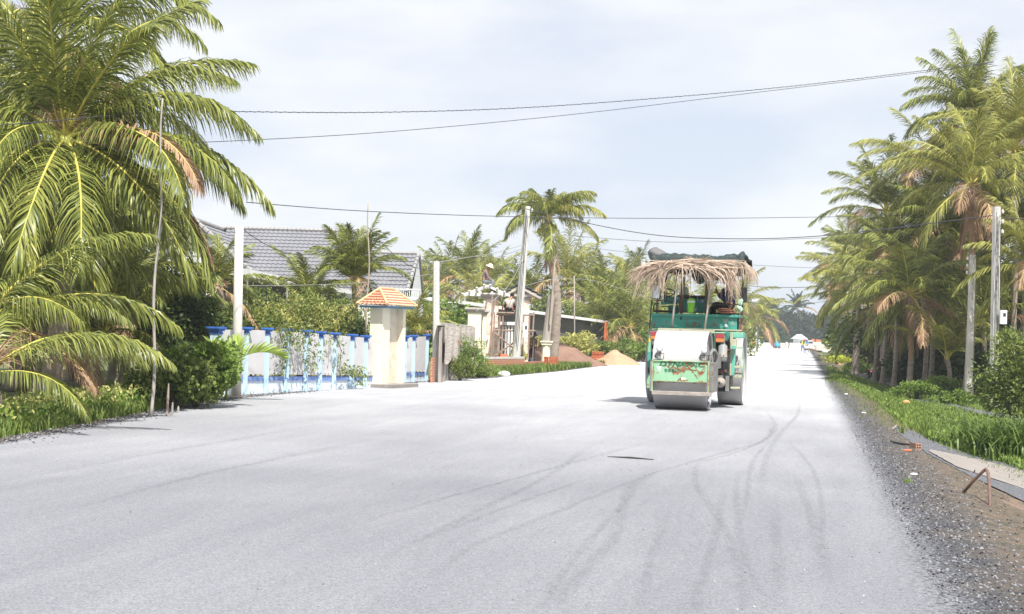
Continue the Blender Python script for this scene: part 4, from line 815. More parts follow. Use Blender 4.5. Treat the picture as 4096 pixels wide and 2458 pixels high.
# net covered grey fence
nf = thing('net_covered_fence', 'grey board fence draped with pale netting right of the holed pole', 'fence', at(1780, 1530, 42)); nf.location.z = 0
fa, fb = G(1757, 1532), G(1890, 1512); fb = Vector((fa.x+2.0, 46, 0)); fb = at(1885, 1450, 50); fb.z = 0
zt_ = at(1760, 1300, fa.y).z; ztb = at(1885, 1310, fb.y).z; d = (fb-fa); L_ = d.length; rz_ = math.atan2(d.y, d.x)
m = MB()
for i in range(26):
    p = fa.lerp(fb, (i+.5)/26); zz = zt_+(ztb-zt_)*(i+.5)/26; m.box((p.x, p.y, zz/2-.06), (L_/26*.86, .05 if i % 2 else .09, zz), rz_)
m.build('boards', greywood, nf)
m = MB(); m.wall(fa+Vector((.02, -.08, 0)), fb+Vector((.02, -.08, 0)), .18, zt_-.02, zt_+.06, z1b=ztb+.06, z0b=ztb-.02); m.build('coping', concrete, nf, bevel=.005)
m = MB(); vs = []; nn_ = 60; zr_ = 26
for i in range(nn_+1):
    for k in range(zr_+1):
        p = fa.lerp(fb, i/nn_*.98); h1 = (zt_+(ztb-zt_)*i/nn_)*(1-.66*k/zr_*(1+.05*math.sin(i*.4))); vs.append((p.x+.12+.02*math.sin(i*.55+k*.1), p.y-.12+.006*math.sin(k*2.2), h1+.015*math.sin(i*.7)))
m.add(vs, [(i*(zr_+1)+k, i*(zr_+1)+k+1, (i+1)*(zr_+1)+k+1, (i+1)*(zr_+1)+k) for i in range(nn_) for k in range(zr_)]); m.build('netting', mat('pale_netting', (.66, .59, .52), (.36, .31, .27), 5, .9, stretch=(.25, .25, 6), stain=(.34, .3, .27), stain_scale=3, stain_at=.6), nf, smooth=True)
# masonry wall patches
def bwall(n_, pa, pb, h, label, th=.2, m_=None, cope=True, z0=-.1):
    a, b = G(*pa), G(*pb); root = thing(n_, label, 'brick wall', a); m = MB(); m.wall(a, b, th, z0, h); m.build('wall', m_ or redbrick, root)
    if cope: m = MB(); m.wall(a-Vector((0, .02, 0)), b-Vector((0, .02, 0)), th+.04, h, h+.08); m.build('coping', concrete, root)
    return a, b
bwall('brick_wall', (1957, 1482), (2098, 1478), .42, 'low red brick wall with a cement top below the scaffold')
bwall('brick_wall', (2105, 1476), (2178, 1473), .28, 'stub of red brick wall behind the shovelling worker', cope=False)
bwall('brick_wall', (2240, 1468), (2385, 1458), .14, 'knee high red brick footing in front of the brown earth mound', cope=False)
bwall('brick_wall', (1726, 1532), (1738, 1531), .7, 'narrow strip of red brick between the blue fence and the holed pole', cope=False, th=.04)
def hollow_brick(mb, c, rz=0, s=(.18, .09, .09)):
    M = Matrix.Rotation(rz, 3, 'Z'); c = Vector(c); t = .14
    for dx in (-.5, 0, .5): mb.box(c+M @ Vector((0, dx*s[1]*.86, 0)), (s[0], s[1]*t, s[2]), rz)
    for dz in (-.5, 0, .5): mb.box(c+Vector((0, 0, dz*s[2]*.86)), (s[0]*.998, s[1]*.99, s[2]*t), rz)
    mb.box(c, (s[0]*.7, s[1]*.9, s[2]*.9), rz)
clay = mat('clay_brick', (.62, .21, .10), (.48, .15, .08), 5, .85)
st = thing('brick_stack', 'stack of orange hollow bricks left of the sandy heap', 'stack of bricks', G(2395, 1458)); rnd = random.Random(2); k_ = 0
base = G(2395, 1458)
for lay in range(5):
    for j in range(5 if lay < 3 else 3):
        m = MB(); hollow_brick(m, base+Vector((-.36+j*.2+(.1 if lay > 2 else 0), rnd.uniform(-.02, .02), .07+lay*.125)), math.pi/2, (.2, .19, .12)); m.build('brick', clay, st)
for j in range(12): m = MB(); m.box(base+Vector((rnd.uniform(-.25, .45), -.2+rnd.uniform(-.1, .1), .05+rnd.uniform(0, .2))), (.2, .1, .09), rnd.uniform(0, 3), rnd.uniform(-.5, .5)); m.build('brick', clay, st)
b2 = G(2190, 1474); st2 = thing('brick_stack', 'small stack of hollow bricks at the foot of the tall palm', 'stack of bricks', b2)
b2 = G(2203, 1476)
for lay in range(4):
    for j in range(3): m = MB(); hollow_brick(m, b2+Vector((-.2+j*.2, 0, .06+lay*.125)), math.pi/2, (.2, .19, .12)); m.build('brick', clay, st2)
p = at(2013, 1425, 56.3); m = MB(); hollow_brick(m, p, .3, (.3, .2, .16)); tag(m.build('hollow_brick', clay), 'single orange hollow brick lying on top of the low wall', 'brick')
def mound(pxl, pxr, pyt, pyb, label, m_, name, seed, dep=1.0):
    b = G((pxl+pxr)/2, pyb); a = at(pxl, pyb, b.y); c = at(pxr, pyb, b.y); h = at((pxl+pxr)/2, pyt, b.y).z; rx = (c.x-a.x)/2; n = 40; vs = []; ce = Vector(((a.x+c.x)/2, b.y+dep, 0)); m = MB()
    for i in range(n+1):
        for j in range(n+1):
            x, y = (i/n*2-1)*1.15, (j/n*2-1)*1.15; r_ = math.hypot(x, y)+.18*mnoise.noise(Vector((x*1.7+seed, y*1.7, 0))); z = max(0, 1-r_)**.85*1.12+.05*mnoise.noise(Vector((x*6, y*6, seed)))+.02*mnoise.noise(Vector((x*17, y*17, seed)))
            vs.append(ce+Vector((x*rx, y*dep*1.1, min(z, 1.05)*h*(1 if r_ < 1 else .3)-.03)))
    m.add(vs, [(i*(n+1)+j, (i+1)*(n+1)+j, (i+1)*(n+1)+j+1, i*(n+1)+j+1) for i in range(n) for j in range(n)]); tag(m.build(name, m_, smooth=True), label, 'heap')
mound(1990, 2440, 1372, 1464, 'big brown earth mound behind the tall palm trunk', mat('brown_earth', (.27, .165, .12), (.20, .12, .09), 2, .95, .8, 18, detail=8), 'earth_mound', 1, 1.8)
mound(2370, 2570, 1402, 1462, 'pale orange sand heap between the brick stack and the roller', mat('orange_sand', (.46, .31, .20), (.38, .25, .16), 2, .95, .6, 22, detail=8), 'sand_heap', 3, 1.5)
# bush at the net fence
p = G(1880, 1520); tree(p.x, p.y+1.6, 1.35, (.7, .6, .75), 'tall light green weed bush in front of the cream pillar', n=4200, size=.07, m=leafbr, seed=401, name='bush', cat='bush', trunk_r=0, clumps=34, asp=.35, cr_=.28)
p = G(1835, 1528); tree(p.x, p.y+1.0, .75, (.5, .45, .42), 'dark low fern like clump at the foot of the netted fence', n=2200, size=.09, m=leaf2, seed=402, name='bush', cat='bush', trunk_r=0, clumps=20, asp=.3)
p = G(1935, 1516); tree(p.x, p.y+1.0, .5, (.6, .4, .3), 'low weed clump before the base of the cream pillar', n=1800, size=.06, m=leafbr, seed=403, name='bush', cat='bush', trunk_r=0, clumps=20, asp=.4)
p = at(2105, 1420, 60); tree(p.x-.35, p.y, .95, (.3, .3, .4), 'yellow green plant growing behind the leaning pole', n=900, size=.12, m=leafyl, seed=404, name='bush', cat='bush', trunk_r=0, clumps=14, asp=.8)
m = MB(); p = G(2015, 1508); m.ball(p+Vector((0, .1, .09)), (.22, .1, .1), 10, 7); tag(m.build('plastic_bag', white, smooth=True), 'crumpled white bag lying in the grass by the road below the leaning pole', 'bag')
# ------------------------------------------------------------------ right side palms and verge
palm(3900, 56, 470, 3.5, 'tallest palm at the right with a brown skirt of dead fronds under its crown', n=32, seed=61, nl=64, wid=.042, tr=.15, mt=[leafm, rach], hang=1.2)
palm(3885, 49.5, 745, 3.0, 'palm whose crown carries the long brown dead skirt left of the tall cabled pole', n=26, seed=62, nl=64, wid=.042, tr=.16, dead=13, mt=[leafy, rach], hang=1.2)
palm(4060, 53, 600, 3.4, 'palm crowding the right edge above the tall cabled pole', n=30, seed=63, nl=60, wid=.042, mt=[leafy, rach])
palm(4140, 47, 1080, 2.8, 'palm with yellow fronds at the right edge beside the meter box', n=24, seed=64, nl=60, wid=.042, mt=[leafy, rach])
palm(3740, 58, 700, 3.6, 'palm with a long frond arching left over the middle of the right grove', n=26, seed=65, nl=60, wid=.042, mt=[leafy, rach], types=['up', 'mid', 'mid', 'arch', 'arch', 'low', 'low', 'fall'])
palm(3545, 62, 850, 3.2, 'slim palm standing clear against the sky left of the right grove', n=24, seed=66, nl=60, wid=.045, mt=[leafm, rach], dead=2)
palm(3690, 60, 980, 3.3, 'palm in the middle of the right grove below the arching frond', n=26, seed=67, nl=60, wid=.05, mt=[leafm, rach])
palm(3640, 52, 1180, 3.0, 'palm with drooping dark fronds and shaggy trunk beside the gravel path', n=28, seed=68, nl=64, wid=.042, mt=[leafm, rach], types=['up', 'mid', 'mid', 'arch', 'arch', 'arch', 'low', 'low', 'fall', 'fall'], dead=4, tr=.12)
palm(3425, 80, 1140, 3.6, 'yellowish palm at the left end of the right grove with a pale slim trunk', n=28, seed=69, nl=56, wid=.06, mt=[leafy, rach], types=['up', 'mid', 'mid', 'arch', 'arch', 'low', 'fall', 'fall'], tr=.2)
palm(3530, 72, 1090, 3.4, 'palm behind the yellowish one at the left of the right grove', n=26, seed=70, nl=52, wid=.06, mt=[leafy, rach])
palm(3390, 100, 1060, 3.8, 'palm top showing at the upper left of the right grove', n=24, seed=71, nl=42, wid=.08, mt=[leafm, rach])
palm(3790, 51, 1440, 2.5, 'young ground palm with broad upright fronds left of the shorter pole', n=11, seed=72, nl=60, wid=.042, types=['up', 'up', 'up', 'mid', 'mid'], mt=[leafy, rach], hang=.7, tr=.1)
palm(3980, 56, 1000, 3.2, 'shaded palm behind the tall cabled pole', n=26, seed=73, nl=56, wid=.042, mt=[leafm, rach])
palm(3760, 70, 1130, 3.4, 'shaded palm deep inside the right grove', n=26, seed=74, nl=52, wid=.06, mt=[leafm, rach])
palm(3350, 120, 1190, 3.6, 'far yellowish palm just left of the right grove', n=24, seed=75, nl=42, wid=.09, mt=[leafy, rach])
palm(2960, 150, 1215, 4.4, 'yellow green palm just right of the straw canopy', n=26, seed=76, nl=42, wid=.11, mt=[leafy, rach], types=['up', 'mid', 'arch', 'arch', 'low', 'fall', 'fall'])
palm(3030, 165, 1270, 4.4, 'lower yellow green palm right of the roller mirror', n=26, seed=77, nl=42, wid=.11, mt=[leafy, rach], types=['mid', 'arch', 'low', 'fall', 'fall'])
palm(3930, 54, 1280, 2.9, 'palm with drooping fronds between the two right verge poles', n=16, seed=78, nl=60, wid=.042, mt=[leafm, rach], trunk=True)
for px, Y, py, L_, lab, sd_ in ((3790, 56, 930, 3.0, 'palm crown directly below the long arching frond of the right grove', 161), (3990, 57, 800, 3.2, 'palm crown behind the top of the tall cabled pole', 162), (4090, 55, 900, 3.0, 'palm crown cut by the right edge above the meter box', 163), (3585, 58, 1010, 2.9, 'palm crown under the slim palm in the right grove', 164), (3700, 55, 1180, 2.6, 'low palm crown left of the shorter verge pole', 165), (3960, 62, 560, 3.3, 'palm crown just behind the tallest one at the right', 166), (3500, 66, 1240, 2.9, 'low palm crown between the pale slim trunk and the shaggy trunk', 167)):
    palm(px, Y, py, L_, lab, n=26, seed=sd_, nl=52, wid=.042, mt=[leafm, rach], tr=.1, types=['up', 'mid', 'mid', 'arch', 'arch', 'low', 'low', 'fall', 'fall'], hang=1.3)
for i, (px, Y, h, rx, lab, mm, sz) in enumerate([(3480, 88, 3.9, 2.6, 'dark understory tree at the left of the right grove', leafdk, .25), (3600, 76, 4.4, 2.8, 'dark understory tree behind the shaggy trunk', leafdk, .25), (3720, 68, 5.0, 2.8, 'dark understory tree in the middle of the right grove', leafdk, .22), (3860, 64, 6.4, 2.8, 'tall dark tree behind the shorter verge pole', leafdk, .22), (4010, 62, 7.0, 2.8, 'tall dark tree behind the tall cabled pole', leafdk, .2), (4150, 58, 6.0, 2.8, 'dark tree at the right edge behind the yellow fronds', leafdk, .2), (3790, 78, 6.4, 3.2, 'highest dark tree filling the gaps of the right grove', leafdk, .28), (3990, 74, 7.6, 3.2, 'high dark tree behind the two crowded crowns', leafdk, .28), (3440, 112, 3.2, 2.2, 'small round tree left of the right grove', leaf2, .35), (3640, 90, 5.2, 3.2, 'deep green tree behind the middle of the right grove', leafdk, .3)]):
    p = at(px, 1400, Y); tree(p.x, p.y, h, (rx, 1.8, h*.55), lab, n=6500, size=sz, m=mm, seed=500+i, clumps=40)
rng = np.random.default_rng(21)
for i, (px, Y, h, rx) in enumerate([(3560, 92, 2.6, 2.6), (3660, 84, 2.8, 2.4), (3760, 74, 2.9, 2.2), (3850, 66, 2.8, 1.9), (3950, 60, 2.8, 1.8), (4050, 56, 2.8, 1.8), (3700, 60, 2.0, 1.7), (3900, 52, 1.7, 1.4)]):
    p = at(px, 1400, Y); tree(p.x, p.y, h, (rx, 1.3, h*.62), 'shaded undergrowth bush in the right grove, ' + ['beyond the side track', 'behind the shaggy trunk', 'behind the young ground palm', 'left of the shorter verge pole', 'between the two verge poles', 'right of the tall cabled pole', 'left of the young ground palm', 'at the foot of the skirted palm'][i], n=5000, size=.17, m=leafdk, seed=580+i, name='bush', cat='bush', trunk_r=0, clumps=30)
# understory shrubs
for i, (px, py, h, rx, lab, mm, sz, asp) in enumerate([(3350, 1460, 1.1, 1.3, 'green shrub at the left foot of the right grove', leaf2, .14, .5), (3430, 1500, .8, .9, 'low shrub beside the pale slim palm trunk', leafbr, .13, .5), (3560, 1530, .9, 1.0, 'dark shrub beyond the side track', leafdk, .12, .4), (3670, 1600, .62, .75, 'low bright bush at the foot of the shaggy trunk', leafbr, .08, .7), (3770, 1590, .75, .8, 'bright green bush under the young ground palm', leafbr, .09, .7), (3850, 1620, .5, .6, 'low bush before the shorter verge pole', leafbr, .08, .6)]):
    p = GT(px, py); tree(p.x, p.y+.4, h, (rx, .7, h*.6), lab, n=3000, size=sz, m=mm, seed=520+i, name='bush', cat='bush', trunk_r=0, clumps=24, asp=asp)
p = GT(4080, 1735); tree(p.x+.15, p.y+.3, 2.2, (1.3, .8, 1.35), 'dense dark green shrub at the right edge beside the cabled pole', n=13000, size=.085, m=leaf2, seed=540, name='bush', cat='bush', trunk_r=0, clumps=44, asp=.45)
# reeds
rt = thing('reed_clump', 'clump of long strappy reed leaves at the right edge', 'reeds', GT(4060, 1830)); P = []
for k in range(1500):
    c = rt.location; P.append((c.x+rng.normal(.1, .42), c.y+rng.normal(.3, .6), c.z-.02))
P = np.array(P); off = np.array(rt.location); o = blades('foliage', P-off, .85, .032, rng, reedm, bend=.75, parent=rt, segs=3, kind=None)
# grass on the right
def vr(px, py):
    p = GT(px, py); return p.dot(RN), p.dot(RD)
GL = [(3330, 1520), (3400, 1545), (3500, 1605), (3600, 1690), (3720, 1765), (3850, 1810), (4000, 1850), (4300, 1950)]
gpts = sorted([(b, a) for a, b in [vr(*q) for q in GL]])
def gedge(u):
    for (a, b), (c, d) in zip(gpts, gpts[1:]):
        if u <= c: return b+(d-b)*max(0, (u-a)/(c-a))
    return gpts[-1][1]
pth = [vr(3510, 1572), vr(3700, 1611), vr(3910, 1650), vr(4150, 1698)]; pth = sorted([(b, a) for a, b in pth])
def pathv(u):
    for (a, b), (c, d) in zip(pth, pth[1:]):
        if a <= u <= c: return b+(d-b)*(u-a)/(c-a)
    return None
def kp(p, u, v):
    q = pathv(u); x, y = proj((p.x, p.y, terr(p.x, p.y)))
    return (q is None or abs(v-q) > .34) and x < 4250 and y < 2000 and x > 3300 and not (3290 < x < 3600 and 1480 < y < 1556 and y > 1480+(x-3420)*.25 and y < 1505+(x-3420)*.34)
kp2 = lambda p, u, v: kp(p, u, v) and mnoise.noise(Vector((p.x*1.3, p.y*1.3, 5)))+.5*mnoise.noise(Vector((p.x*4, p.y*4, 5))) > rng.uniform(-.55, .25)
P = scatter_uv(lambda r: 14+abs(r.normal(0, 22)), lambda r, u: gedge(u)+abs(r.normal(0, 2.2)), 34000, rng, keep=kp2); blades('verge_grass', P, .17, .022, rng, grassm, bend=.7)
P = scatter_uv(lambda r: 16+abs(r.normal(0, 24)), lambda r, u: gedge(u)+abs(r.normal(0, 2.)), 20000, rng, keep=kp2); P[:, 2] += rng.uniform(.0, .1, len(P)); v, q = leaves_np(P, np.tile([0, 0, .5], (len(P), 1)), .085, rng, .6); np_obj('verge_weeds', v, q, leafbr, kind='stuff')
P = scatter_uv(lambda r: r.uniform(9, 60), lambda r, u: gedge(u)-abs(r.normal(0, .4)), 2600, rng, keep=kp); blades('sparse_grass', P, .09, .012, rng, grassm)
for px, py, n_, h, lab in ((3705, 1745, 60, .34, 'tuft of tall grass standing on the slope'), (3760, 1740, 30, .26, 'smaller grass tuft right of the tall one on the slope'), (3630, 1930, 26, .06, 'tiny grass tuft on the dark gravel shoulder'), (3470, 1560, 30, .2, 'grass tuft beside the side track mouth'), (3605, 1735, 22, .22, 'thin grass tuft above the broken brick')):
    c = GT(px, py); P = np.array([(c.x+rng.normal(0, .03), c.y+rng.normal(0, .03), c.z-.01) for _ in range(n_)]); o = blades('grass_tuft', P, h, .014, rng, grassm, bend=.6, kind=None); tag(o, lab, 'grass tuft')
# far treeline, far things
FT = [(2880, 300, 7.5), (2950, 310, 8), (3010, 300, 8), (3060, 320, 8.5), (3110, 315, 7.5), (3150, 330, 9), (3200, 340, 8.5), (3250, 335, 9), (3300, 330, 8.5), (3350, 320, 9), (3400, 320, 8.5), (2820, 300, 7.5)]
FL = ['behind the lower roller mirror', 'behind the yellow green palm', 'behind the lamp pole', 'just right of the lamp pole', 'above the blue tricycle', 'in the middle of the gap', 'behind the white gabled roof', 'above the white truck', 'right of the white truck', 'behind the left end of the right grove', 'partly hidden by the right grove', 'hidden mostly by the roller']
for i, ((px, Y, h), l_) in enumerate(zip(FT, FL)):
    p = at(px, 1386, Y); tree(p.x, p.y, h, (6.5, 5, h*.7), 'hazy dark tree of the far treeline '+l_, n=6500, size=.8, m=leaffar, seed=700+i, clumps=26, group='trees of the far treeline', trunk_r=.25)
palm(3190, 315, 1235, 4.2, 'dark palm head poking out of the far treeline', n=16, seed=90, nl=18, wid=.35, mt=[leaffar, rach])
palm(3090, 320, 1262, 4.0, 'ragged palm in the far treeline right of the lamp pole', n=16, seed=91, nl=18, wid=.35, mt=[leaffar, rach])
def px_house(px0, px1, pyt, pye, Y, label, wm, rm):
    a = at(px0, 1385, Y); b = at(px1, 1385, Y); ze = at(px0, pye, Y).z; zt_ = at(px0, pyt, Y).z; cx = (a.x+b.x)/2; w_ = b.x-a.x; r_ = thing('house', label, 'house', (cx, Y, 0))
    m = MB(); m.box((cx, Y+3, ze/2-.1), (w_, 6, ze+.2)); wl = m.build('wall', wm, r_)
    m = MB(); m.add([(a.x-.5, Y-.6, ze), (b.x+.5, Y-.6, ze), (b.x+.5, Y+6.6, ze), (a.x-.5, Y+6.6, ze), (a.x+w_*.1, Y+3, zt_), (b.x-w_*.1, Y+3, zt_)], [(0, 1, 5, 4), (1, 2, 5), (2, 3, 4, 5), (3, 0, 4)]); m.build('roof', rm, r_)
    m = MB(); m.box((cx-w_*.2, Y-.03, ze*.4), (w_*.16, .1, ze*.8)); m.build('door', darkm, wl)
    m = MB(); m.box((cx+w_*.2, Y-.03, ze*.55), (w_*.2, .1, ze*.4)); m.build('window', darkm, wl)
px_house(3196, 3220, 1338, 1357, 285, 'distant house with a white gabled roof beyond the wheelbarrow pusher', sid, white)
px_house(3070, 3085, 1352, 1362, 300, 'tiny distant grey shelter left of the blue tricycle', concrete, greywood)
px_house(3520, 3590, 1330, 1375, 92, 'low building with a faded orange roof hidden in the right grove', mat('brown_wall', (.3, .2, .15), None, 3), orange)
tk = thing('truck', 'distant white truck loaded with brown crates facing the road', 'truck', at(3252, 1388, 260)); tk.location.z = 0; o_ = tk.location
m = MB(); m.box(o_+.52*Vector((1.0, 0, 1.5)), (1.6, 2.1, .85)); m.build('cargo_bed', concrete, tk, bevel=.1)
m = MB(); m.box(o_+.52*Vector((-1.2, -.5, 1.7)), (.8, 1.2, 1.15)); cb_ = m.build('cab', white, tk, bevel=.15)
m = MB(); m.box(o_+.52*Vector((-1.2, -1.75, 2.2)), (.65, .05, .36)); m.build('windscreen', darkm, cb_)
for x in (-.9, 2.0): m = MB(); m.lathe(o_+.52*Vector((x, -1.7, .5)), [(.27, 0), (.27, .2)], 12, 'Y'); m.build('wheel', darkm, tk, smooth=False)
for x, z in ((-.2, 2.9), (1.2, 2.8), (2.1, 2.7)): m = MB(); m.box(o_+.52*Vector((x, -.6, z)), (.5, .5, .46), .1); tag(m.build('crate', clay, bevel=.04), {-.2: 'brown crate at the left on the distant truck', 1.2: 'brown crate in the middle on the distant truck', 2.1: 'brown crate at the right end of the distant truck'}[x], 'crate')
# orange play house, blue tricycle, stone blocks far left of the gap
blue = mat('bright_blue', (.04, .30, .55), (.06, .35, .6), 3, .5); yorange = mat('bright_orange', (.85, .40, .03), (.9, .5, .06), 3, .6)
p = at(3012, 1388, 235); p.z = 0; r_ = thing('arched_kiosk', 'bright orange arched kiosk beside the lamp pole', 'kiosk', p)
m = MB()
pts = [p+Vector((1.0*math.cos(t)*.33, 0, 1.2*math.sin(t)+.05)) for t in np.linspace(0, math.pi, 13)]; m.tube(pts, .13, 8); m.build('arch', yorange, r_, smooth=True)
m = MB(); m.box(p+Vector((0, .2, .45)), (.5, .1, .85)); m.build('back_panel', mat('red_orange', (.75, .12, .03), None, 3), r_); m = MB(); m.box(p+Vector((0, 0, 1.42)), (.25, .12, .25)); m.build('finial', yorange, r_, bevel=.1)
p = at(3034, 1388, 240); p.z = 0; m = MB(); m.lathe(p, [(.25, 0), (.3, .3), (.28, 1.1), (.2, 1.35)], 12); tag(m.build('water_tank', mat('pale_tank', (.6, .7, .75), None, 3), smooth=True), 'pale upright water tank right of the orange kiosk', 'water tank')
p = at(3107, 1388, 230); p.z = 0; r_ = thing('tricycle', 'distant bright blue cargo tricycle on the road', 'tricycle', p)
m = MB(); m.box(p+Vector((0, 0, .6)), (.62, 1.2, .7)); m.box(p+Vector((0, 0, 1.05)), (.4, .8, .3)); m.build('body', blue, r_, bevel=.15)
for x in (-.24, .24): m = MB(); m.lathe(p+Vector((x, -.7, .2)), [(.2, 0), (.2, .1)], 12, 'Y'); m.build('wheel', darkm, r_)
m = MB(); m.tube([p+Vector((-.2, 0, 1.1)), p+Vector((-.2, 0, 1.6)), p+Vector((.2, 0, 1.6)), p+Vector((.2, 0, 1.1))], .025, 6); m.build('frame', blue, r_)
for px, w_, h, lab in ((3145, .5, 1.1, 'grey stone gatepost left of the pinkish stone block'), (3165, 1.1, 1.0, 'pinkish stone block in the distance left of the wheelbarrow pusher')):
    p = at(px, 1388, 240); m = MB(); m.hexa([Vector((p.x+a*w_/2, 240+b*.5, z)) for z, s_ in ((-.1, 1), (h, .6)) for a, b in ((-s_, -1), (s_, -1), (s_, 1), (-s_, 1))]); tag(m.build('stone_block', mat('pinkish_stone', (.5, .38, .32), (.55, .46, .42), 1) if w_ > 1 else concrete, bevel=.08), lab, 'stone block')
p = at(3125, 1388, 245); m = MB(); m.wall((p.x-9, 245), (p.x+9, 243), .3, -.1, .9); tag(m.build('low_wall', concrete, bevel=.03), 'long low pale wall in the distance behind the blue tricycle', 'wall')
# verge clutter
black = mat('black_plastic', (.03, .03, .032), (.05, .045, .04), 8, .6)
c = GT(3660, 1795); m = MB(); hollow_brick(m, c+Vector((.01, .0, .035)), math.pi/2+.25, (.16, .085, .085)); m.box(c+Vector((0, 0, .035)), (.05, .05, .05)); tag(m.build('hollow_brick', mat('dusty_brick', (.42, .25, .19), (.34, .2, .15), 8, .9)), 'dusty hollow brick on the verge at the end of the concrete slab', 'brick')
c = GT(3630, 1806); m = MB(); m.box(c+Vector((0, 0, .012)), (.11, .05, .02), -.35, .15); tag(m.build('tile_shard', clay, bevel=.003), 'flat red tile shard lying left of the hollow brick', 'shard')
a, b = GT(3562, 1773), GT(3646, 1790); m = MB(); m.tube([a+Vector((0, 0, .03)), a.lerp(b, .4)+Vector((0, 0, .02)), b+Vector((0, 0, .035))], [.012, .017, .014], 6); tag(m.build('charred_stick', black), 'dark charred stick lying left of the red tile shard', 'stick')
a, b = GT(3570, 1722), GT(3600, 1715); m = MB(); m.tube([a+Vector((0, 0, .02)), a.lerp(b, .5)+Vector((0, 0, .07)), b+Vector((0, .05, .02))], .012, 6); tag(m.build('twig', wood), 'crooked brown twig on the verge above the charred stick', 'twig')
b0, b1, b2 = GT(3845, 1970), at(3945, 1877, 13.9), GT(3960, 2025)
pk = at(3943, 1876, b2.y+.6); m = MB(); m.tube([b0-Vector((0, 0, .03)), b0.lerp(pk, .5), b0.lerp(pk, .93), pk, pk+Vector((.012, -.03, -.03)), pk.lerp(b2, .3)+Vector((.02, 0, 0)), pk.lerp(b2, .65)+Vector((.012, 0, 0)), b2-Vector((0, 0, .03))], [.0155, .0155, .0155, .016, .0165, .0165, .0165, .0165], 10); tag(m.build('bent_pipe', mat('rusty_pipe', (.20, .115, .085), (.13, .09, .08), 9, .6, .3), smooth=True), 'rusty bent pipe sticking out of the verge in an upside down V', 'pipe')
for px, py, r_, lab in ((3655, 1902, .03, 'crumpled white plastic scrap on the gravel shoulder'), (3455, 1655, .035, 'white scrap on the shoulder further up the road'), (3640, 1690, .0, ''), (3385, 1580, .04, 'small white stone at the road edge near the side track')):
    if r_: c = GT(px, py); m = MB(); m.ball(c+Vector((0, 0, r_*.4)), (r_*1.5, r_*.9, r_*.5), 9, 6); tag(m.build('litter', white, smooth=True), lab, 'litter')
for px, py, lab, w_ in ((3625, 1622, 'orange plastic bag lying in the verge grass beside the path', .16), (3612, 1612, 'smaller orange wrapper left of the orange bag', .08)):
    c = GT(px, py); m = MB(); m.ball(c+Vector((0, 0, w_*.45)), (w_*.7, w_*.5, w_*.55), 8, 6); tag(m.build('plastic_bag' if w_ > .1 else 'wrapper', mat('orange_plastic', (.75, .30, .12), (.8, .42, .2), 6, .5), smooth=True), lab, 'litter')
for px, py, w_, lab in ((3300, 1413, .5, 'white sack at the road edge right of the cart'), (3330, 1425, .42, 'second white sack nearer than the first at the right road edge')):
    c = G(px, py); m = MB(); m.ball(c+Vector((0, 0, w_*.4)), (w_*.8, w_*.5, w_*.5), 9, 6); tag(m.build('sack', white, smooth=True), lab, 'sack')
c = G(3372, 1452); rng2 = np.random.default_rng(8); P = np.array([(c.x+rng2.normal(0, .5), c.y+rng2.normal(0, .5), rng2.uniform(0, .45)) for _ in range(700)]); v, q = leaves_np(P, np.tile([0, 0, .5], (700, 1)), .16, rng2, .6); tag(np_obj('bush', v, q, mat('lime_leaf', (.35, .42, .04), (.5, .52, .08), 2, .5, trans=.3)), 'small bright yellow bush at the far right verge', 'bush')
c = GT(3420, 1490); P = np.array([(c.x+rng2.normal(0, .75), c.y+rng2.normal(0, .6), terr(c.x, c.y)+rng2.uniform(0.02, .2)) for _ in range(260)]); v, q = leaves_np(P, np.tile([0, 0, .9], (260, 1)), .1, rng2, .9); tag(np_obj('flower_patch', v, q, mat('pink_petal', (.75, .06, .28), (.8, .2, .4), 2, .5)), 'patch of bright pink flowers beside the side track', 'flowers')
c = GT(3385, 1462); m = MB(); m.ball(c, (2.2, 1.6, .35), 16, 8); tag(m.build('earth_mound', mat('red_earth', (.36, .2, .15), (.27, .16, .12), 2, .95, .6), smooth=True), 'low reddish earth mound by the pale slim palm trunk', 'heap')
c = G(3330, 1404); m = MB(); m.ball(c, (4.5, 4., .3), 16, 8); tag(m.build('sand_heap', sand, smooth=True), 'flat pale sand heap at the right verge beyond the cart', 'heap')
# loose stones
rng = np.random.default_rng(31); T_ = np.array([(1, 0, -.3), (-.5, .87, -.3), (-.5, -.87, -.3), (.2, .1, .9), (.5, .6, .3), (-.6, .1, .35)]); F_ = np.array([(0, 1, 4, 4), (1, 2, 5, 5), (2, 0, 3, 3), (0, 4, 3, 3), (1, 5, 4, 4), (2, 3, 5, 5), (3, 4, 5, 5)])
def stones(name, n, fu, fv, size, m_, pw=2.2):
    P = scatter_uv(fu, fv, n, rng); P[:, 2] += .022; a = rng.uniform(0, 6.28, n); s_ = size*(.35+rng.random(n)**pw); c_, s2 = np.cos(a), np.sin(a); X = T_[None, :, 0]*c_[:, None]-T_[None, :, 1]*s2[:, None]; Yv = T_[None, :, 0]*s2[:, None]+T_[None, :, 1]*c_[:, None]; Z = np.tile(T_[None, :, 2], (n, 1))*.7
    V = np.stack([X, Yv, Z], 2)*s_[:, None, None]*rng.uniform(.7, 1.3, (n, 6, 1))+P[:, None, :]; bm = MB(); me = bpy.data.meshes.new(name)
    V = V.reshape(-1, 3); F = [[t for t in (f[0]+6*i, f[1]+6*i, f[2]+6*i)] for i in range(n) for f in F_]; me.from_pydata(V.tolist(), [], F); me.materials.append(m_); o = bpy.data.objects.new(name, me); COL.objects.link(o); o['kind'] = 'stuff'
stonem = mat('stone_mix', (.015, .015, .02), (.26, .26, .28), 3, .85, isl=1.0)
stones('shoulder_gravel', 8000, lambda r: 6+abs(r.normal(0, 14)), lambda r, u: RE-.05+abs(r.normal(.25, .42)), .012, stonem)
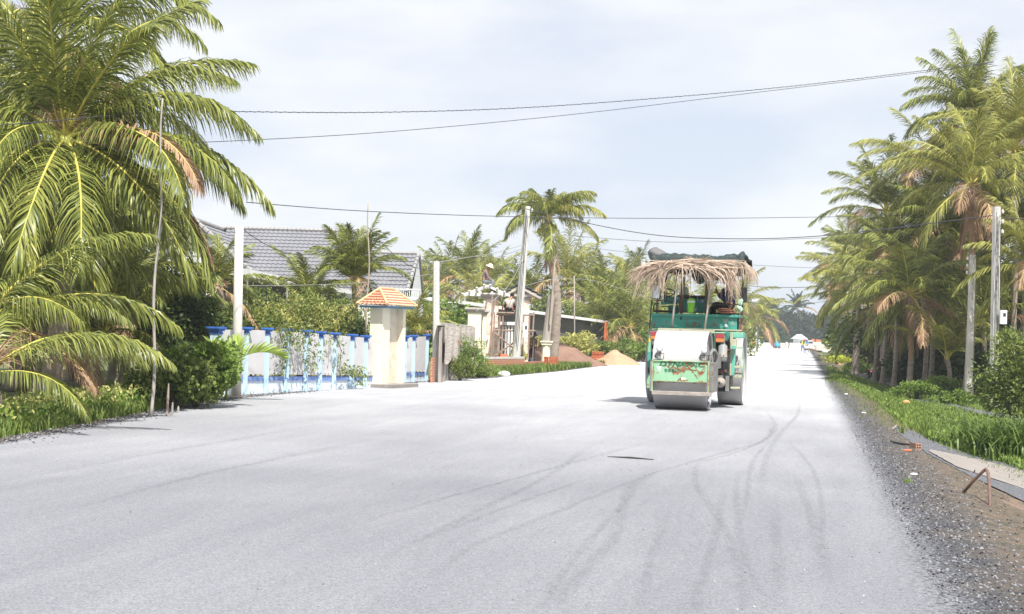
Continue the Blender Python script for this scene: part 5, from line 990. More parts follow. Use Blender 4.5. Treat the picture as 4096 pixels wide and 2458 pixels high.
stones('slope_stones', 2600, lambda r: 8+abs(r.normal(0, 14)), lambda r, u: RE+.9+r.uniform(0, 1.3), .012, mat('stone_brown', (.04, .035, .03), (.2, .17, .145), 3, .9, isl=1.0))
stones('road_stones', 500, lambda r: 7+abs(r.normal(0, 10)), lambda r, u: RE-.3-abs(r.normal(0, 2.6)), .008, mat('stone_road', (.1, .1, .12), (.4, .4, .42), 3, .9, isl=1.0))
stones('left_edge_gravel', 7000, lambda r: r.uniform(12, 45), lambda r, u: lv(u)-.25+r.normal(0, .2), .02, stonem)
stones('verge_rubble', 5000, lambda r: r.uniform(11, 24), lambda r, u: gedge(u)-.05-abs(r.normal(.1, .16)), .022, stonem)
# tyre marks pressed into the road
trk = mat('wheel_mark', (.17, .175, .19), (.27, .275, .295), 30, .95, .3, 50, detail=6); t = trk.node_tree; nn = t.nodes; tb = nn.new('ShaderNodeBsdfTransparent'); ms = nn.new('ShaderNodeMixShader'); cz_ = nn.new('ShaderNodeTexNoise'); cz_.inputs['Scale'].default_value = 9; cz_.inputs['Detail'].default_value = 8; cz_.inputs['Roughness'].default_value = .75; tcc = nn.new('ShaderNodeTexCoord'); at_ = nn.new('ShaderNodeAttribute'); at_.attribute_name = 'across'
mr = nn.new('ShaderNodeMapRange'); mr.inputs[1].default_value = .38; mr.inputs[2].default_value = .62; mr.inputs[4].default_value = .27; ml = nn.new('ShaderNodeMath'); ml.operation = 'MULTIPLY'
mpt = nn.new('ShaderNodeMapping'); mpt.inputs['Scale'].default_value = (2.2, .55, 1); t.links.new(tcc.outputs['Object'], mpt.inputs[0]); t.links.new(mpt.outputs[0], cz_.inputs['Vector']); t.links.new(cz_.outputs['Fac'], mr.inputs[0]); t.links.new(mr.outputs[0], ml.inputs[0]); t.links.new(at_.outputs['Fac'], ml.inputs[1]); t.links.new(ml.outputs[0], ms.inputs[0]); t.links.new(tb.outputs[0], ms.inputs[1]); t.links.new(nn['Principled BSDF'].outputs[0], ms.inputs[2]); t.links.new(ms.outputs[0], nn['Material Output'].inputs[0])
for k_, (pts, w_) in enumerate(([([(3080, 1710), (3080, 1745), (3000, 1790), (2880, 1830), (2790, 1850)], .08), ([(3090, 1700), (3060, 1760), (2940, 1800), (2600, 1900), (2200, 2060), (1900, 2180), (1700, 2330)], .1), ([(2790, 1850), (2780, 1930), (2830, 2010), (2900, 2120), (2960, 2300), (2970, 2460)], .09), ([(3085, 1760), (3010, 1850), (2990, 1980), (2960, 2100)], .07), ([(2640, 1870), (2520, 1960), (2460, 2150), (2330, 2290), (2200, 2458)], .13), ([(3150, 1760), (3250, 1880), (3290, 2050), (3280, 2220)], .07), ([(2900, 1950), (2860, 2150), (2800, 2350), (2780, 2458)], .09), ([(3100, 2000), (3110, 2200), (3130, 2458)], .11), ([(2400, 1900), (2050, 2020), (1650, 2180)], .09), ([(3200, 1600), (3190, 1660), (3120, 1740), (3060, 1850), (3050, 2000)], .1), ([(3060, 1640), (3100, 1700), (3090, 1760)], .1), ([(2350, 1790), (2200, 1900), (1900, 2050), (1500, 2260)], .1), ([(2640, 1760), (2300, 1850), (1900, 1960), (1400, 2100)], .1), ([(3180, 1900), (3260, 2100), (3330, 2400)], .12), ([(2950, 1880), (2950, 2050), (2990, 2250), (3080, 2458)], .08), ([(2560, 1950), (2400, 2120), (2250, 2300), (2160, 2458)], .08), ([(1500, 1760), (900, 1880), (200, 2060)], .16), ([(1300, 1700), (700, 1800), (0, 1930)], .14), ([(2700, 2000), (2620, 2200), (2560, 2458)], .08)])):
    P = [G(*q, .0) for q in pts]; Q = []
    for i in range(len(P)-1):
        p0, p1, p2, p3 = P[max(i-1, 0)], P[i], P[i+1], P[min(i+2, len(P)-1)]
        for k in range(16): tt = k/16; Q.append(.5*((2*p1)+(-p0+p2)*tt+(2*p0-5*p1+4*p2-p3)*tt*tt+(-p0+3*p1-3*p2+p3)*tt**3))
    vs = []; av = []; n = len(Q)
    for i, p in enumerate(Q):
        d = (Q[min(i+1, n-1)]-Q[max(i-1, 0)]).normalized(); s_ = Vector((d.y, -d.x, 0))*w_*.5; fade = min(1, i/10, (n-1-i)/10)
        for j, f in enumerate((-1, -.4, .4, 1)): q = p+s_*f; vs.append((q.x, q.y, .004+.0012*k_)); av.append([0, 1, 1, 0][j]*fade)
    m = MB(); m.add(vs, [(i*4+j, i*4+j+1, (i+1)*4+j+1, (i+1)*4+j) for i in range(n-1) for j in range(3)]); o = m.build('wheel_mark', trk, kind='structure'); recalc_up(o); aa = o.data.attributes.new('across', 'FLOAT', 'POINT'); aa.data.foreach_set('value', av)
a = G(2430, 1830); m = MB(); q = G(2615, 1841); m.tube([a+Vector((0, 0, .008)), a.lerp(q, .5)+Vector((0, .01, .012)), q+Vector((0, 0, .006))], [.004, .012, .005], 6); tag(m.build('metal_rod', darkm), 'thin dark rod lying flat on the road in front of the roller', 'rod')
# ------------------------------------------------------------------ road roller
YAW = R(14); rF = Vector((math.sin(YAW), math.cos(YAW), 0)); rR = Vector((math.cos(YAW), -math.sin(YAW), 0))
ro = G(2722, 1636)+rF*1.32; ro.z = 0
def Z(zx, zy, yl):     # a point of the machine in its own axes
    d = ray(2450+zx*.539, 900+zy*.539); o = Vector((0, 0, HC)); k = (yl-(o-ro).dot(rF))/d.dot(rF); p = o+d*k-ro; return Vector((p.dot(rR), yl, p.z))
rl = thing('road_roller', 'old green three drum road roller with a straw fringed canopy', 'road roller', ro); rl.rotation_euler = (0, 0, -YAW)
def LB(m, name, mats, parent=rl, **k):
    o = m.build(name, mats, None, **k); o.parent = parent; return o
steel = mat('drum_steel', (.43, .42, .42), (.35, .345, .35), 2.5, .55, .1, 40, stain=(.3, .29, .29), stain_scale=5, stain_at=.68, spec=.4)
green = mat('worn_green_paint', (.24, .45, .27), (.30, .51, .34), 3, .55, .1, 30, stain=(.28, .12, .06), stain_scale=4.2, stain_at=.575)
teal = mat('teal_paint', (.05, .27, .21), (.08, .33, .27), 2.5, .5, .1, 30, stain=(.20, .15, .10), stain_scale=5, stain_at=.59)
tealL = mat('light_teal_paint', (.12, .43, .33), (.18, .5, .4), 2.5, .5, stain=(.36, .32, .24), stain_scale=5, stain_at=.57)
beige = mat('bare_beige_metal', (.5, .45, .34), (.36, .40, .28), 5, .7, stain=(.25, .14, .08), stain_scale=7, stain_at=.62)
greym = mat('grey_steel', (.24, .24, .23), (.17, .17, .165), 6, .6, .2, 30, stain=(.2, .12, .08), stain_scale=5)
engm = mat('engine_dark', (.018, .02, .02), (.035, .038, .036), 7, .6, stain=(.14, .13, .12), stain_scale=5, stain_at=.6)
yel = mat('yellow_paint', (.7, .55, .06), (.55, .45, .1), 6, .6)
def qbox(name, z1, z2, y0, y1, m_, parent=rl, bevel=.008):     # box between two pixel corners at local depth y0, running back to y1
    a, b = Z(*z1, y0), Z(*z2, y0); m = MB(); m.box(((a.x+b.x)/2, (y0+y1)/2, (a.z+b.z)/2), (abs(b.x-a.x), y1-y0, abs(a.z-b.z))); return LB(m, name, m_, parent, bevel=bevel)
def drum(x0, x1, y, r, name, out=0):
    m = MB(); c = Vector((0, y, r)); n = 56
    m.lathe(c, [(r-.03, x0+.006), (r, x0), (r, x1), (r-.03, x1-.006), (r-.05, x1-.03)] if out >= 0 else [(r-.05, x0+.03), (r-.03, x0+.006), (r, x0), (r, x1), (r-.03, x1-.006)], n, 'X', cap=False)
    m.lathe(c, [(r-.03, x0+.006), (r-.04, x0+.07), (.16, x0+.1)], n, 'X', cap=False); m.lathe(c, [(r-.03, x1-.006), (r-.04, x1-.07), (.16, x1-.1)], n, 'X', cap=False); m.lathe(c, [(.16, x0+.02), (.16, x1-.02)], 20, 'X'); d = LB(m, name, steel, smooth=False)
    d.data.polygons.foreach_set('use_smooth', [True]*len(d.data.polygons)); d.data.set_sharp_from_angle(angle=R(40)); return d
drum(-.487, .567, -1.32, .79, 'center_drum')
for x0, x1, s_ in ((-1.04, -.5, -1), (.51, 1.04, 1)):
    d = drum(x0, x1, 1.45, .79, 'side_drum', s_); m = MB(); xo = (x1-.075) if s_ > 0 else (x0+.075)
    for k in range(5): a = k*1.2566; m.box((xo, 1.45+.4*math.cos(a), .79+.4*math.sin(a)), (.03, .09, .62), rx=-(a-math.pi/2)*-1)
    m.lathe((0, 1.45, .79), [(.2, xo-.02), (.2, xo+.05)], 16, 'X'); LB(m, 'disc_spokes', green, d)
# chassis behind the centre drum
m = MB(); m.box((0, .75, .98), (.98, 2.6, .75)); LB(m, 'chassis', engm, bevel=.02)
m = MB(); m.box((0, 2.35, 1.3), (1.0, 1.3, 1.0)); LB(m, 'hood', teal, bevel=.05)
m = MB(); m.box((0, -.18, 1.33), (1.1, .5, .5)); LB(m, 'rear_deck', teal, bevel=.008)
# yoke round the centre drum
a, b = Z(298, 1003, -2.2), Z(712, 1175, -2.2)
pan = MB(); pan.box(((a.x+b.x)/2, -2.17, (a.z+b.z)/2), (b.x-a.x, .06, a.z-b.z)); panel = LB(pan, 'rear_panel', green, bevel=.006)
m = MB()
for t in (a.z-.012, b.z+.012): m.box(((a.x+b.x)/2, -2.215, t), (b.x-a.x+.02, .02, .012))
for x in (a.x, b.x): m.box((x, -2.2, (a.z+.36)/2+.01), (.032, .05, a.z-.36))
LB(m, 'panel_frame', mat('rusted_green_edge', (.30, .52, .3), (.3, .17, .09), 7, .8), panel)
for x, m_ in ((a.x-.025, greym), (b.x+.055, greym)):
    m = MB(); m.box((x, -1.75, (a.z+.36)/2), (.04 if x < 0 else .07, .95, a.z-.40)); m.box((x, -1.0, .98), (.05, .9, .3))
    if x > 0:
        for k in range(9): m.ball((x, -2.23, .42+k*.065), .012, 6, 4); m.ball((x+.036, -2.1, .42+k*.065), .012, 6, 4)
    LB(m, 'yoke_arm', m_, bevel=.006)
q1, q2 = Z(290, 1232, -2.26), Z(728, 1274, -2.26); m = MB(); m.box(((q1.x+q2.x)/2, -2.2, (q1.z+q2.z)/2), (q2.x-q1.x, .12, .075), ry=R(.0)); LB(m, 'scraper_board', mat('dusty_board', (.40, .34, .30), (.28, .25, .23), 6, .85, .3, stain=(.2, .18, .17), stain_scale=5), bevel=.008)
def letters(txt, name, size, pos, m_, parent, shear=0, align='LEFT', bold=0, sx=1):
    cu_ = bpy.data.curves.new(name, 'FONT'); cu_.body = txt; cu_.size = size; cu_.extrude = .0015; cu_.shear = shear; cu_.offset = bold; cu_.space_character = 1.05
    t_ = bpy.data.objects.new('tmp', cu_); COL.objects.link(t_); dg = bpy.context.evaluated_depsgraph_get(); me = bpy.data.meshes.new_from_object(t_.evaluated_get(dg)); bpy.data.objects.remove(t_)
    me.transform(Matrix.Translation(pos) @ Matrix.Rotation(R(90), 4, 'X') @ Matrix.Diagonal((sx, 1, 1, 1))); me.materials.clear(); me.materials.append(m_); o = bpy.data.objects.new(name, me); COL.objects.link(o); o.parent = parent; return o
ink = mat('dark_green_ink', (.02, .09, .05), (.05, .18, .09), 20, .6, stain=(.25, .5, .3), stain_scale=9, stain_at=.62)
w_ = Z(690, 1040, -2.2).x-Z(345, 1040, -2.2).x; p = Z(345, 1041, -2.205)
p = Z(345, 1046, -2.205); t1 = letters('DYNAPAC', 'lettering', .125, p, ink, panel, shear=.25, bold=.005); wid = max(v.co.x for v in t1.data.vertices)-p.x; k = w_/wid
for v in t1.data.vertices: v.co.x = p.x+(v.co.x-p.x)*k
letters('輪荷重6.7トン', 'load_lettering', .066, Z(385, 1089, -2.205), ink, panel, bold=.001)
m = MB(); e = [Z(325, 1050, -2.205), Z(370, 1050, -2.205), Z(357, 1062, -2.205), Z(341, 1061, -2.205), Z(353, 1088, -2.205), Z(346, 1090, -2.205)]; m.add(e, [(0, 3, 2, 1), (0, 5, 4, 3)]); m.add([Z(343, 1064, -2.205), Z(362, 1066, -2.205), Z(352, 1082, -2.205)], [(0, 2, 1)]); LB(m, 'arrow_emblem', white, panel)
m = MB(); m.add([Z(510, 1133, -2.205), Z(543, 1137, -2.205), Z(550, 1146, -2.205), Z(512, 1153, -2.205)], [(0, 3, 2, 1)]); LB(m, 'paint_patch', white, panel)
m = MB(); rnd = random.Random(4)    # bare rust scars across the panel
for path in ([(555, 1050), (600, 1095), (640, 1155)], [(600, 1030), (650, 1110), (690, 1045)], [(480, 1060), (530, 1030), (600, 1028)], [(430, 1035), (470, 1070), (500, 1075)], [(390, 1035), (420, 1065), (450, 1060)], [(540, 1065), (600, 1080), (625, 1080)], [(480, 1165), (500, 1140), (520, 1170)], [(330, 1170), (400, 1160), (480, 1168)], [(600, 1175), (660, 1165), (705, 1180)], [(305, 1040), (308, 1090), (303, 1150)], [(690, 1050), (685, 1090), (650, 1100)]):
    P = []
    for i in range(len(path)-1):
        for kk in range(8): f = kk/8; P.append((path[i][0]*(1-f)+path[i+1][0]*f+rnd.uniform(-3, 3), path[i][1]*(1-f)+path[i+1][1]*f+rnd.uniform(-3, 3)))
    vs = []
    for x, y in P: h = rnd.uniform(1.5, 7); vs += [Z(x, y-h, -2.2035), Z(x+rnd.uniform(-3, 3), y+h, -2.2035)]
    m.add(vs, [(2*i, 2*i+1, 2*i+3, 2*i+2) for i in range(len(P)-1)])
LB(m, 'rust_scars', mat('rust', (.27, .12, .06), (.18, .08, .045), 20, .95), panel)
glass = mat('lamp_glass', (.7, .72, .74), (.6, .62, .65), 5, .15, spec=.8)
for hx, hy in ((350, 920), (680, 935)):
    c = Z(hx, hy, -2.13); m = MB(); m.lathe(c, [(.02, .09), (.05, .06), (.062, .0), (.062, -.02)], 16, 'Y'); hl = LB(m, 'headlight', darkm, smooth=True)
    m = MB(); m.lathe(c, [(.056, -.021), (.04, -.034), (.0, -.04)], 16, 'Y', cap=False); LB(m, 'lens', glass, hl, smooth=True)
    m = MB(); m.tube([Z(hx-28, hy+35, -2.15), Z(hx+32, hy+35, -2.15), Z(hx+28, hy+75, -2.1)], .008, 5); m.tube([Z(hx-28, hy+35, -2.15), Z(hx-32, hy+70, -2.1)], .008, 5); m.tube([c+Vector((0, .02, -.05)), Z(hx, hy+36, -2.15)], .01, 5); LB(m, 'lamp_bracket', darkm, hl)
    c = Z(hx-5, hy+70, -2.12); m = MB(); m.lathe(c, [(.02, .05), (.038, .02), (.04, -.01), (.02, -.02)], 14, 'Y'); LB(m, 'work_light', greym, smooth=True)
m = MB(); hp = [Z(722, 1005, -2.0), Z(728, 960, -2.0), Z(742, 932, -1.9), Z(760, 935, -1.8), Z(772, 960, -1.6), Z(770, 990, -1.3)]; Q = []
for i in range(len(hp)-1):
    for k in range(8): Q.append(hp[i].lerp(hp[i+1], k/8))
m.tube(Q, [.036 if i % 2 else .028 for i in range(len(Q))], 8); LB(m, 'ribbed_hose', greym)
m = MB(); m.tube([Z(755, 1010, -1.9), Z(750, 950, -1.7), Z(765, 920, -1.0)], .014, 6); LB(m, 'hydraulic_line', darkm)
# beam, lights, deck edge
m = MB(); p, q = Z(338, 778, -.55), Z(760, 795, -.55); m.box((p+q)/2, (q.x-p.x, .06, .085)); p, q = Z(575, 772, -.5), Z(962, 788, -.5); m.box((p+q)/2, (q.x-p.x, .16, .025)); LB(m, 'rear_beam', beige, bevel=.005)
m = MB(); p = Z(760, 800, -.55); q = Z(756, 1000, -.55); m.box(((p.x+q.x)/2, -.53, (p.z+q.z)/2), (.03, .05, p.z-q.z)); LB(m, 'beam_upright', green)
redl = mat('red_lens', (.42, .06, .07), (.3, .05, .06), 8, .3); orl = mat('amber_lens', (.6, .22, .06), (.5, .18, .06), 8, .3)
for x0, x1, y0, y1 in ((283, 340, 791, 850), (766, 828, 810, 871)):
    tl = qbox('tail_light', (x0-3, y0-4), (x1+3, y1+4), -.62, -.5, greym); qbox('red_lens', (x0, y0), (x1, (y0+y1)/2+2), -.635, -.6, redl, tl, .004); qbox('amber_lens', (x0, (y0+y1)/2+3), (x1, y1), -.635, -.6, orl, tl, .004)
qbox('light_hood', (762, 795), (835, 808), -.64, -.4, green)
# body
body = qbox('body_tank', (290, 672), (922, 782), 0, .55, teal, bevel=.012); qbox('tank_ledge', (286, 655), (948, 690), -.05, .6, teal, body)
fr = MB()
for u1, u2 in (((545, 697), (655, 701)), ((545, 747), (655, 751)), ((545, 697), (549, 751)), ((651, 697), (655, 751))): p, q = Z(*u1, -.01), Z(*u2, -.01); fr.box(((p.x+q.x)/2, -.01, (p.z+q.z)/2), (q.x-p.x+.002, .03, p.z-q.z+.002))
fr.tube([Z(560, 735, -.02), Z(600, 722, -.02), Z(640, 738, -.02)], .006, 5); LB(fr, 'plate_frame', greym, body)
m = MB(); c = Z(840, 752, -.004); n = 14; m.add([c+Vector((0, 0, -.02))]+[c+Vector((.055*math.cos(math.pi*i/n), 0, .06*math.sin(math.pi*i/n)-.02)) for i in range(n+1)], [(0, i+1, i+2) for i in range(n)]); LB(m, 'round_sticker', mat('sticker_white', (.6, .7, .68), (.35, .5, .5), 30, .5), body)
m = MB(); m.add([Z(870, 742, -.004), Z(908, 742, -.004), Z(890, 712, -.004)], [(0, 1, 2)]); m.add([Z(818, 702, -.004), Z(862, 702, -.004), Z(855, 725, -.004), Z(825, 725, -.004)], [(0, 1, 2, 3)]); LB(m, 'worn_sticker', mat('sticker_grey', (.35, .42, .38), (.2, .25, .22), 25, .6), body)
qbox('hinge_bracket', (502, 655), (514, 705), -.03, 0, darkm, body); qbox('hinge_bracket', (688, 660), (700, 712), -.03, 0, darkm, body)
m = MB(); m.box((0, .9, 1.72), (1.9, 1.3, .06)); LB(m, 'floor_plate', greym)
con = qbox('dashboard', (488, 540), (700, 655), .9, 1.25, teal, bevel=.03)
for gx in (515, 555, 640, 668): c = Z(gx, 541, .88); m = MB(); m.lathe(c, [(.03, 0), (.03, .02)], 12, 'Y'); LB(m, 'gauge', darkm, con)
m = MB(); p = Z(480, 522, .88); q = Z(700, 545, .88); m.box(((p.x+q.x)/2, 1.0, p.z-.03), (q.x-p.x, .3, .06)); LB(m, 'instrument_hood', darkm, con, bevel=.01)
m = MB(); a = Z(360, 560, 1.0); b = Z(500, 530, 1.0); m.box(((a.x+b.x)/2, 1.05, (a.z+b.z)/2-.05), (b.x-a.x, .3, .16), ry=R(-6)); m.box(((a.x+b.x)/2+.05, 1.1, 1.95), (.2, .2, .4)); LB(m, 'steering_console', teal, bevel=.02)
c = Z(391, 505, .72); sw = MB(); tl_ = Matrix.Rotation(R(28), 3, 'X'); ring = [c+tl_ @ Vector((.2*math.cos(t), .2*math.sin(t), 0)) for t in np.linspace(0, 2*math.pi, 33)]; sw.tube(ring, .013, 7, cap=False)
for t in (math.pi/2, math.pi*1.1, -.3): sw.tube([c, c+tl_ @ Vector((.2*math.cos(t), .2*math.sin(t), 0))], .01, 5)
sw.tube([c+Vector((0, -.0, .03)), c+Vector((0, .05, -.2))], [.035, .03], 10); LB(sw, 'steering_wheel', darkm, smooth=True)
# seats and rails
qbox('seat', (305, 632), (432, 650), .1, .5, mat('seat_dark', (.07, .045, .035), None, 5), bevel=.02)
def rtube(name, pts, yl, r=.014, m_=darkm, n=7): m = MB(); m.tube([Z(x, y, yl if not isinstance(yl, (list, tuple)) else yl[i]) for i, (x, y) in enumerate(pts)], r, n); return LB(m, name, m_)
rtube('guard_rail', [(275, 770), (290, 562), (330, 562), (455, 572), (478, 588), (487, 620), (488, 655)], -.02, .014)
rtube('seat_frame', [(303, 648), (306, 600), (318, 585), (345, 585)], .3, .014); rtube('seat_frame', [(430, 645), (427, 615), (415, 606), (365, 605)], .3, .011)
rtube('guard_rail', [(718, 662), (722, 620), (738, 600), (765, 590), (930, 592), (944, 602)], 0, .014); rtube('rail_post', [(946, 795), (950, 650)], 0, .013, rusty); rtube('rail_post', [(930, 790), (935, 660)], .1, .016, engm)
rtube('rail_post', [(340, 770), (345, 400)], .5, .008, greywood)
# canopy posts
for (x0, y0, x1, y1, yl, m_, w0, nme) in ((511, 655, 528, 385, .22, rusty, .07, 'canopy_post'), (697, 662, 704, 400, .22, rusty, .075, 'canopy_post')):
    p, q = Z(x0, y0, yl), Z(x1, y1, yl); m = MB(); m.hexa([Vector((c.x+a*w0/2, c.y+b*.03, c.z)) for c in (p, q) for a, b in ((-1, -1), (1, -1), (1, 1), (-1, 1))]); LB(m, nme, m_)
for pts in ([(438, 776), (455, 640), (470, 500), (480, 365)], [(684, 783), (700, 660), (708, 600), (722, 450), (716, 380)]): m = MB(); m.tube([Z(x, y, -.45) for x, y in pts], [.024, .022, .021, .019, .018][:len(pts)], 7); LB(m, 'wooden_prop', greywood, smooth=True)
for x in (-.95, .95): m = MB(); m.tube([(x, 1.6, 1.75), (x, 1.6, 2.95)], .022, 7); LB(m, 'canopy_post', rusty)
# canopy: sagging net over a frame
ca = Z(300, 262, -.35); cb_ = Z(975, 262, -.35); ztop = 3.10
net = bpy.data.materials.new('shade_net'); net.use_nodes = True; t = net.node_tree; vo = t.nodes.new('ShaderNodeTexVoronoi'); vo.inputs['Scale'].default_value = 42; tcn = t.nodes.new('ShaderNodeTexCoord'); rr_ = t.nodes.new('ShaderNodeValToRGB'); e_ = rr_.color_ramp.elements; e_[0].position = .1; e_[0].color = (.008, .016, .015, 1); e_[1].position = .7; e_[1].color = (.018, .036, .033, 1); e3_ = e_.new(.86); e3_.color = (.13, .15, .15, 1)
t.links.new(tcn.outputs['Object'], vo.inputs['Vector']); t.links.new(vo.outputs['Distance'], rr_.inputs[0]); t.links.new(rr_.outputs[0], t.nodes['Principled BSDF'].inputs['Base Color']); t.nodes['Principled BSDF'].inputs['Roughness'].default_value = .7
def cloth(name, fn, nu, nv_, m_, parent=rl, th=.012):
    m = MB(); vs = [fn(i/nu, j/nv_) for i in range(nu+1) for j in range(nv_+1)]; m.add(vs, [(i*(nv_+1)+j, (i+1)*(nv_+1)+j, (i+1)*(nv_+1)+j+1, i*(nv_+1)+j+1) for i in range(nu) for j in range(nv_)]); o = LB(m, name, m_, parent, smooth=True); s_ = o.modifiers.new('s', 'SOLIDIFY'); s_.thickness = th; return o
def roof(u, v):   # wraps over the frame: v from near lower edge, over the top, to the far lower edge
    x = ca.x-.02+(cb_.x-ca.x+.04)*u; pr = [(-.46, 2.90), (-.47, 3.02), (-.43, 3.14), (-.3, 3.2), (.3, 3.19), (1.0, 3.17), (1.5, 3.18), (1.72, 3.1), (1.75, 2.9)]; f = v*(len(pr)-1); i = min(int(f), len(pr)-2); y = pr[i][0]+(pr[i+1][0]-pr[i][0])*(f-i); z = pr[i][1]+(pr[i+1][1]-pr[i][1])*(f-i)
    nz_ = mnoise.noise(Vector((x*3, y*3, 1)))*.07+mnoise.noise(Vector((x*9, y*9, z*9)))*.05; e = .10*math.exp(-((u-.96)/.03)**2)*(1 if .15 < v < .5 else 0); return Vector((x, y+nz_*.5, z+nz_-.06*math.exp(-((u-.5)/.3)**2)*0+e-.02*u))
cn = cloth('canopy_net', roof, 60, 34, net)
cloth('net_flap', lambda u, v: Z(328+(105)*u, 335+v*(105*math.exp(-((u-.5)/.28)**2)+10), -.4-.05*math.sin(u*9)*v), 14, 10, net, cn)
cloth('net_flap', lambda u, v: Z(590+230*u, 325+v*(60+50*math.sin(u*math.pi*1.15)+22*math.sin(u*9)), -.38-.05*math.sin(u*11)*v), 20, 10, net, cn)
m = MB()
for y in (-.4, .3, 1.0, 1.7): m.tube([(ca.x-.03, y, 2.98), (cb_.x+.03, y, 3.0)], .018, 6)
for x in (ca.x, 0, cb_.x): m.tube([(x, -.45, 2.96), (x, 1.75, 2.96)], .018, 6)
LB(m, 'canopy_frame', bamboo)
tarp = mat('grey_tarp', (.17, .165, .165), (.13, .125, .125), 3, .6)
def bagf(u, v):
    a = u*2*math.pi; p = Z(338, 225, -.1); r_ = math.sin(math.pi*max(.02, min(.98, v)))**.6; w = 1+.16*mnoise.noise(Vector((math.cos(a)*1.5, math.sin(a)*1.5, v*3))); return p+Vector((.2*r_*math.cos(a)*w+(.5-v)*-.1, .25*r_*math.sin(a)*w, (.5-v)*.30*w-.02*(v > .5)))
o = cloth('tarp_bundle', bagf, 24, 12, tarp, cn)
# straw fringe
straw = mat('dry_palm_straw', (.66, .54, .43), (.36, .26, .2), 9, .85, isl=.8, trans=.12)
rnd = random.Random(12); V = []; F = []
def strip3(p0, p1, p2, w, tw=0):
    o = len(V); n = 7; side = Vector((rnd.uniform(-.3, 1), rnd.uniform(-1, .3), rnd.uniform(-.5, .5))).normalized()
    for i in range(n+1):
        t = i/n; p = p0*(1-t)**2+p1*2*t*(1-t)+p2*t*t; d = ((p1-p0)*(1-t)+(p2-p1)*t).normalized(); s_ = d.cross(side).normalized()*w*.5*(1-.85*t**2); V.append(tuple(p-s_)); V.append(tuple(p+s_))
    for i in range(n): F.append((o+2*i, o+2*i+1, o+2*i+3, o+2*i+2))
U = rnd.uniform
for k in range(160): x0 = U(290, 540); yl = U(-.85, -.45); x2 = U(85, 400)-max(0, (x0-430)*.0); strip3(Z(x0, U(262, 325), yl), Z((x0+x2)/2-U(0, 60), U(270, 320), yl-.05), Z(x2, U(400, 585)-(0 if x2 > 140 else 60), yl-U(-.1, .2)), U(.012, .024))
for k in range(70): x0 = U(300, 520); yl = U(-.8, -.5); strip3(Z(x0, U(265, 300), yl), Z(U(180, 260), U(285, 320), yl), Z(U(88, 190), U(360, 470), yl), U(.012, .022))
for k in range(60): x0 = U(430, 800); yl = U(-.75, -.5); x2 = x0+U(-70, 80); strip3(Z(x0, U(285, 335), yl), Z((x0+x2)/2, U(300, 340), yl-.08), Z(x2, U(380, 570), yl-U(0, .1)), U(.01, .02))
for k in range(60): x0 = U(560, 700); yl = U(-.75, -.5); strip3(Z(x0, U(290, 330), yl), Z(x0+U(60, 130), U(300, 340), yl-.05), Z(U(700, 760), U(400, 520), yl), U(.01, .02))
for k in range(110): x0 = U(640, 930); yl = U(-.78, -.5); strip3(Z(x0, U(290, 350), yl), Z(U(840, 930), U(320, 400), yl-.05), Z(U(835, 965), U(450, 600), yl-U(0, .1)), U(.01, .022))
for k in range(70): x0 = U(870, 985); yl = U(-.7, .6); strip3(Z(x0, U(262, 330), yl), Z(x0+U(20, 60), U(280, 330), yl), Z(x0+U(-10, 75), U(350, 480), yl), U(.01, .02))
for k in range(200): x0 = U(255, 820); x2 = min(995, x0+U(80, 330)); yl = U(-.72, -.46); y0 = U(262, 325); strip3(Z(x0, y0, yl), Z((x0+x2)/2, y0+U(-18, 16), yl-.04), Z(x2, y0+U(-6, 26), yl), U(.012, .026))
for k in range(50): a = U(-.5, 3.6); c0 = Z(630+U(-15, 15), 262, -.48); strip3(c0, c0+Vector((math.cos(a)*.14, -.05, abs(math.sin(a))*.02)), c0+Vector((math.cos(a)*U(.2, .36), -.06, U(.0, .10))), .014)
for k in range(5): x0 = U(520, 760); strip3(Z(x0, 255, -.4), Z(x0+U(5, 20), 225, -.4), Z(x0+U(20, 60), U(195, 215), -.4), .008)
for k in range(260):    # the other sides of the roof
    s_ = rnd.random()
    if s_ < .35: p0 = Vector((ca.x, U(-.4, 1.7), U(2.98, 3.08))); d = Vector((-1, 0, 0))
    elif s_ < .6: p0 = Vector((cb_.x, U(-.4, 1.7), U(2.98, 3.05))); d = Vector((.5, 0, 0))
    else: p0 = Vector((U(ca.x, cb_.x), 1.75, U(2.98, 3.05))); d = Vector((0, 1, 0))
    h = U(.2, .5); strip3(p0-d*.15, p0+d*.22, p0+d*U(.2, .4)+Vector((U(-.05, .05), U(-.05, .05), -h)), U(.012, .024))
m = MB(); m.add(V, F); LB(m, 'straw_fringe', straw)
# right side machinery
qbox('engine_block', (748, 862), (862, 1240), -.35, .55, engm, bevel=.02)
af = MB(); p = Z(818, 952, -.55); h = Z(818, 890, -.55).z-Z(818, 1015, -.55).z; af.lathe(p-Vector((0, 0, h/2)), [(.07, 0), (.095, .03), (.095, h*.25), (.1, h*.27), (.1, h*.3), (.092, h*.32), (.092, h*.92), (.06, h), (.04, h*1.06), (.05, h*1.12)], 18); LB(af, 'air_filter', mat('filter_grey', (.22, .25, .27), (.33, .3, .26), 5, .5, stain=(.3, .2, .12), stain_scale=5), smooth=True)
m = MB(); m.tube([Z(760, 965, -.5), Z(830, 968, -.66), Z(765, 1000, -.5)], .009, 5); m.tube([Z(845, 930, -.5), Z(870, 930, -.3)], .02, 6); LB(m, 'filter_bracket', rusty)
mo = MB(); c = Z(797, 1172, -.62); mo.lathe(c, [(.07, .25), (.1, .22), (.107, .05), (.1, .0), (.06, -.02), (.045, -.05), (.042, -.08)], 20, 'Y'); mot = LB(mo, 'drive_motor', mat('dusty_motor', (.36, .31, .28), (.27, .23, .2), 6, .8), smooth=True)
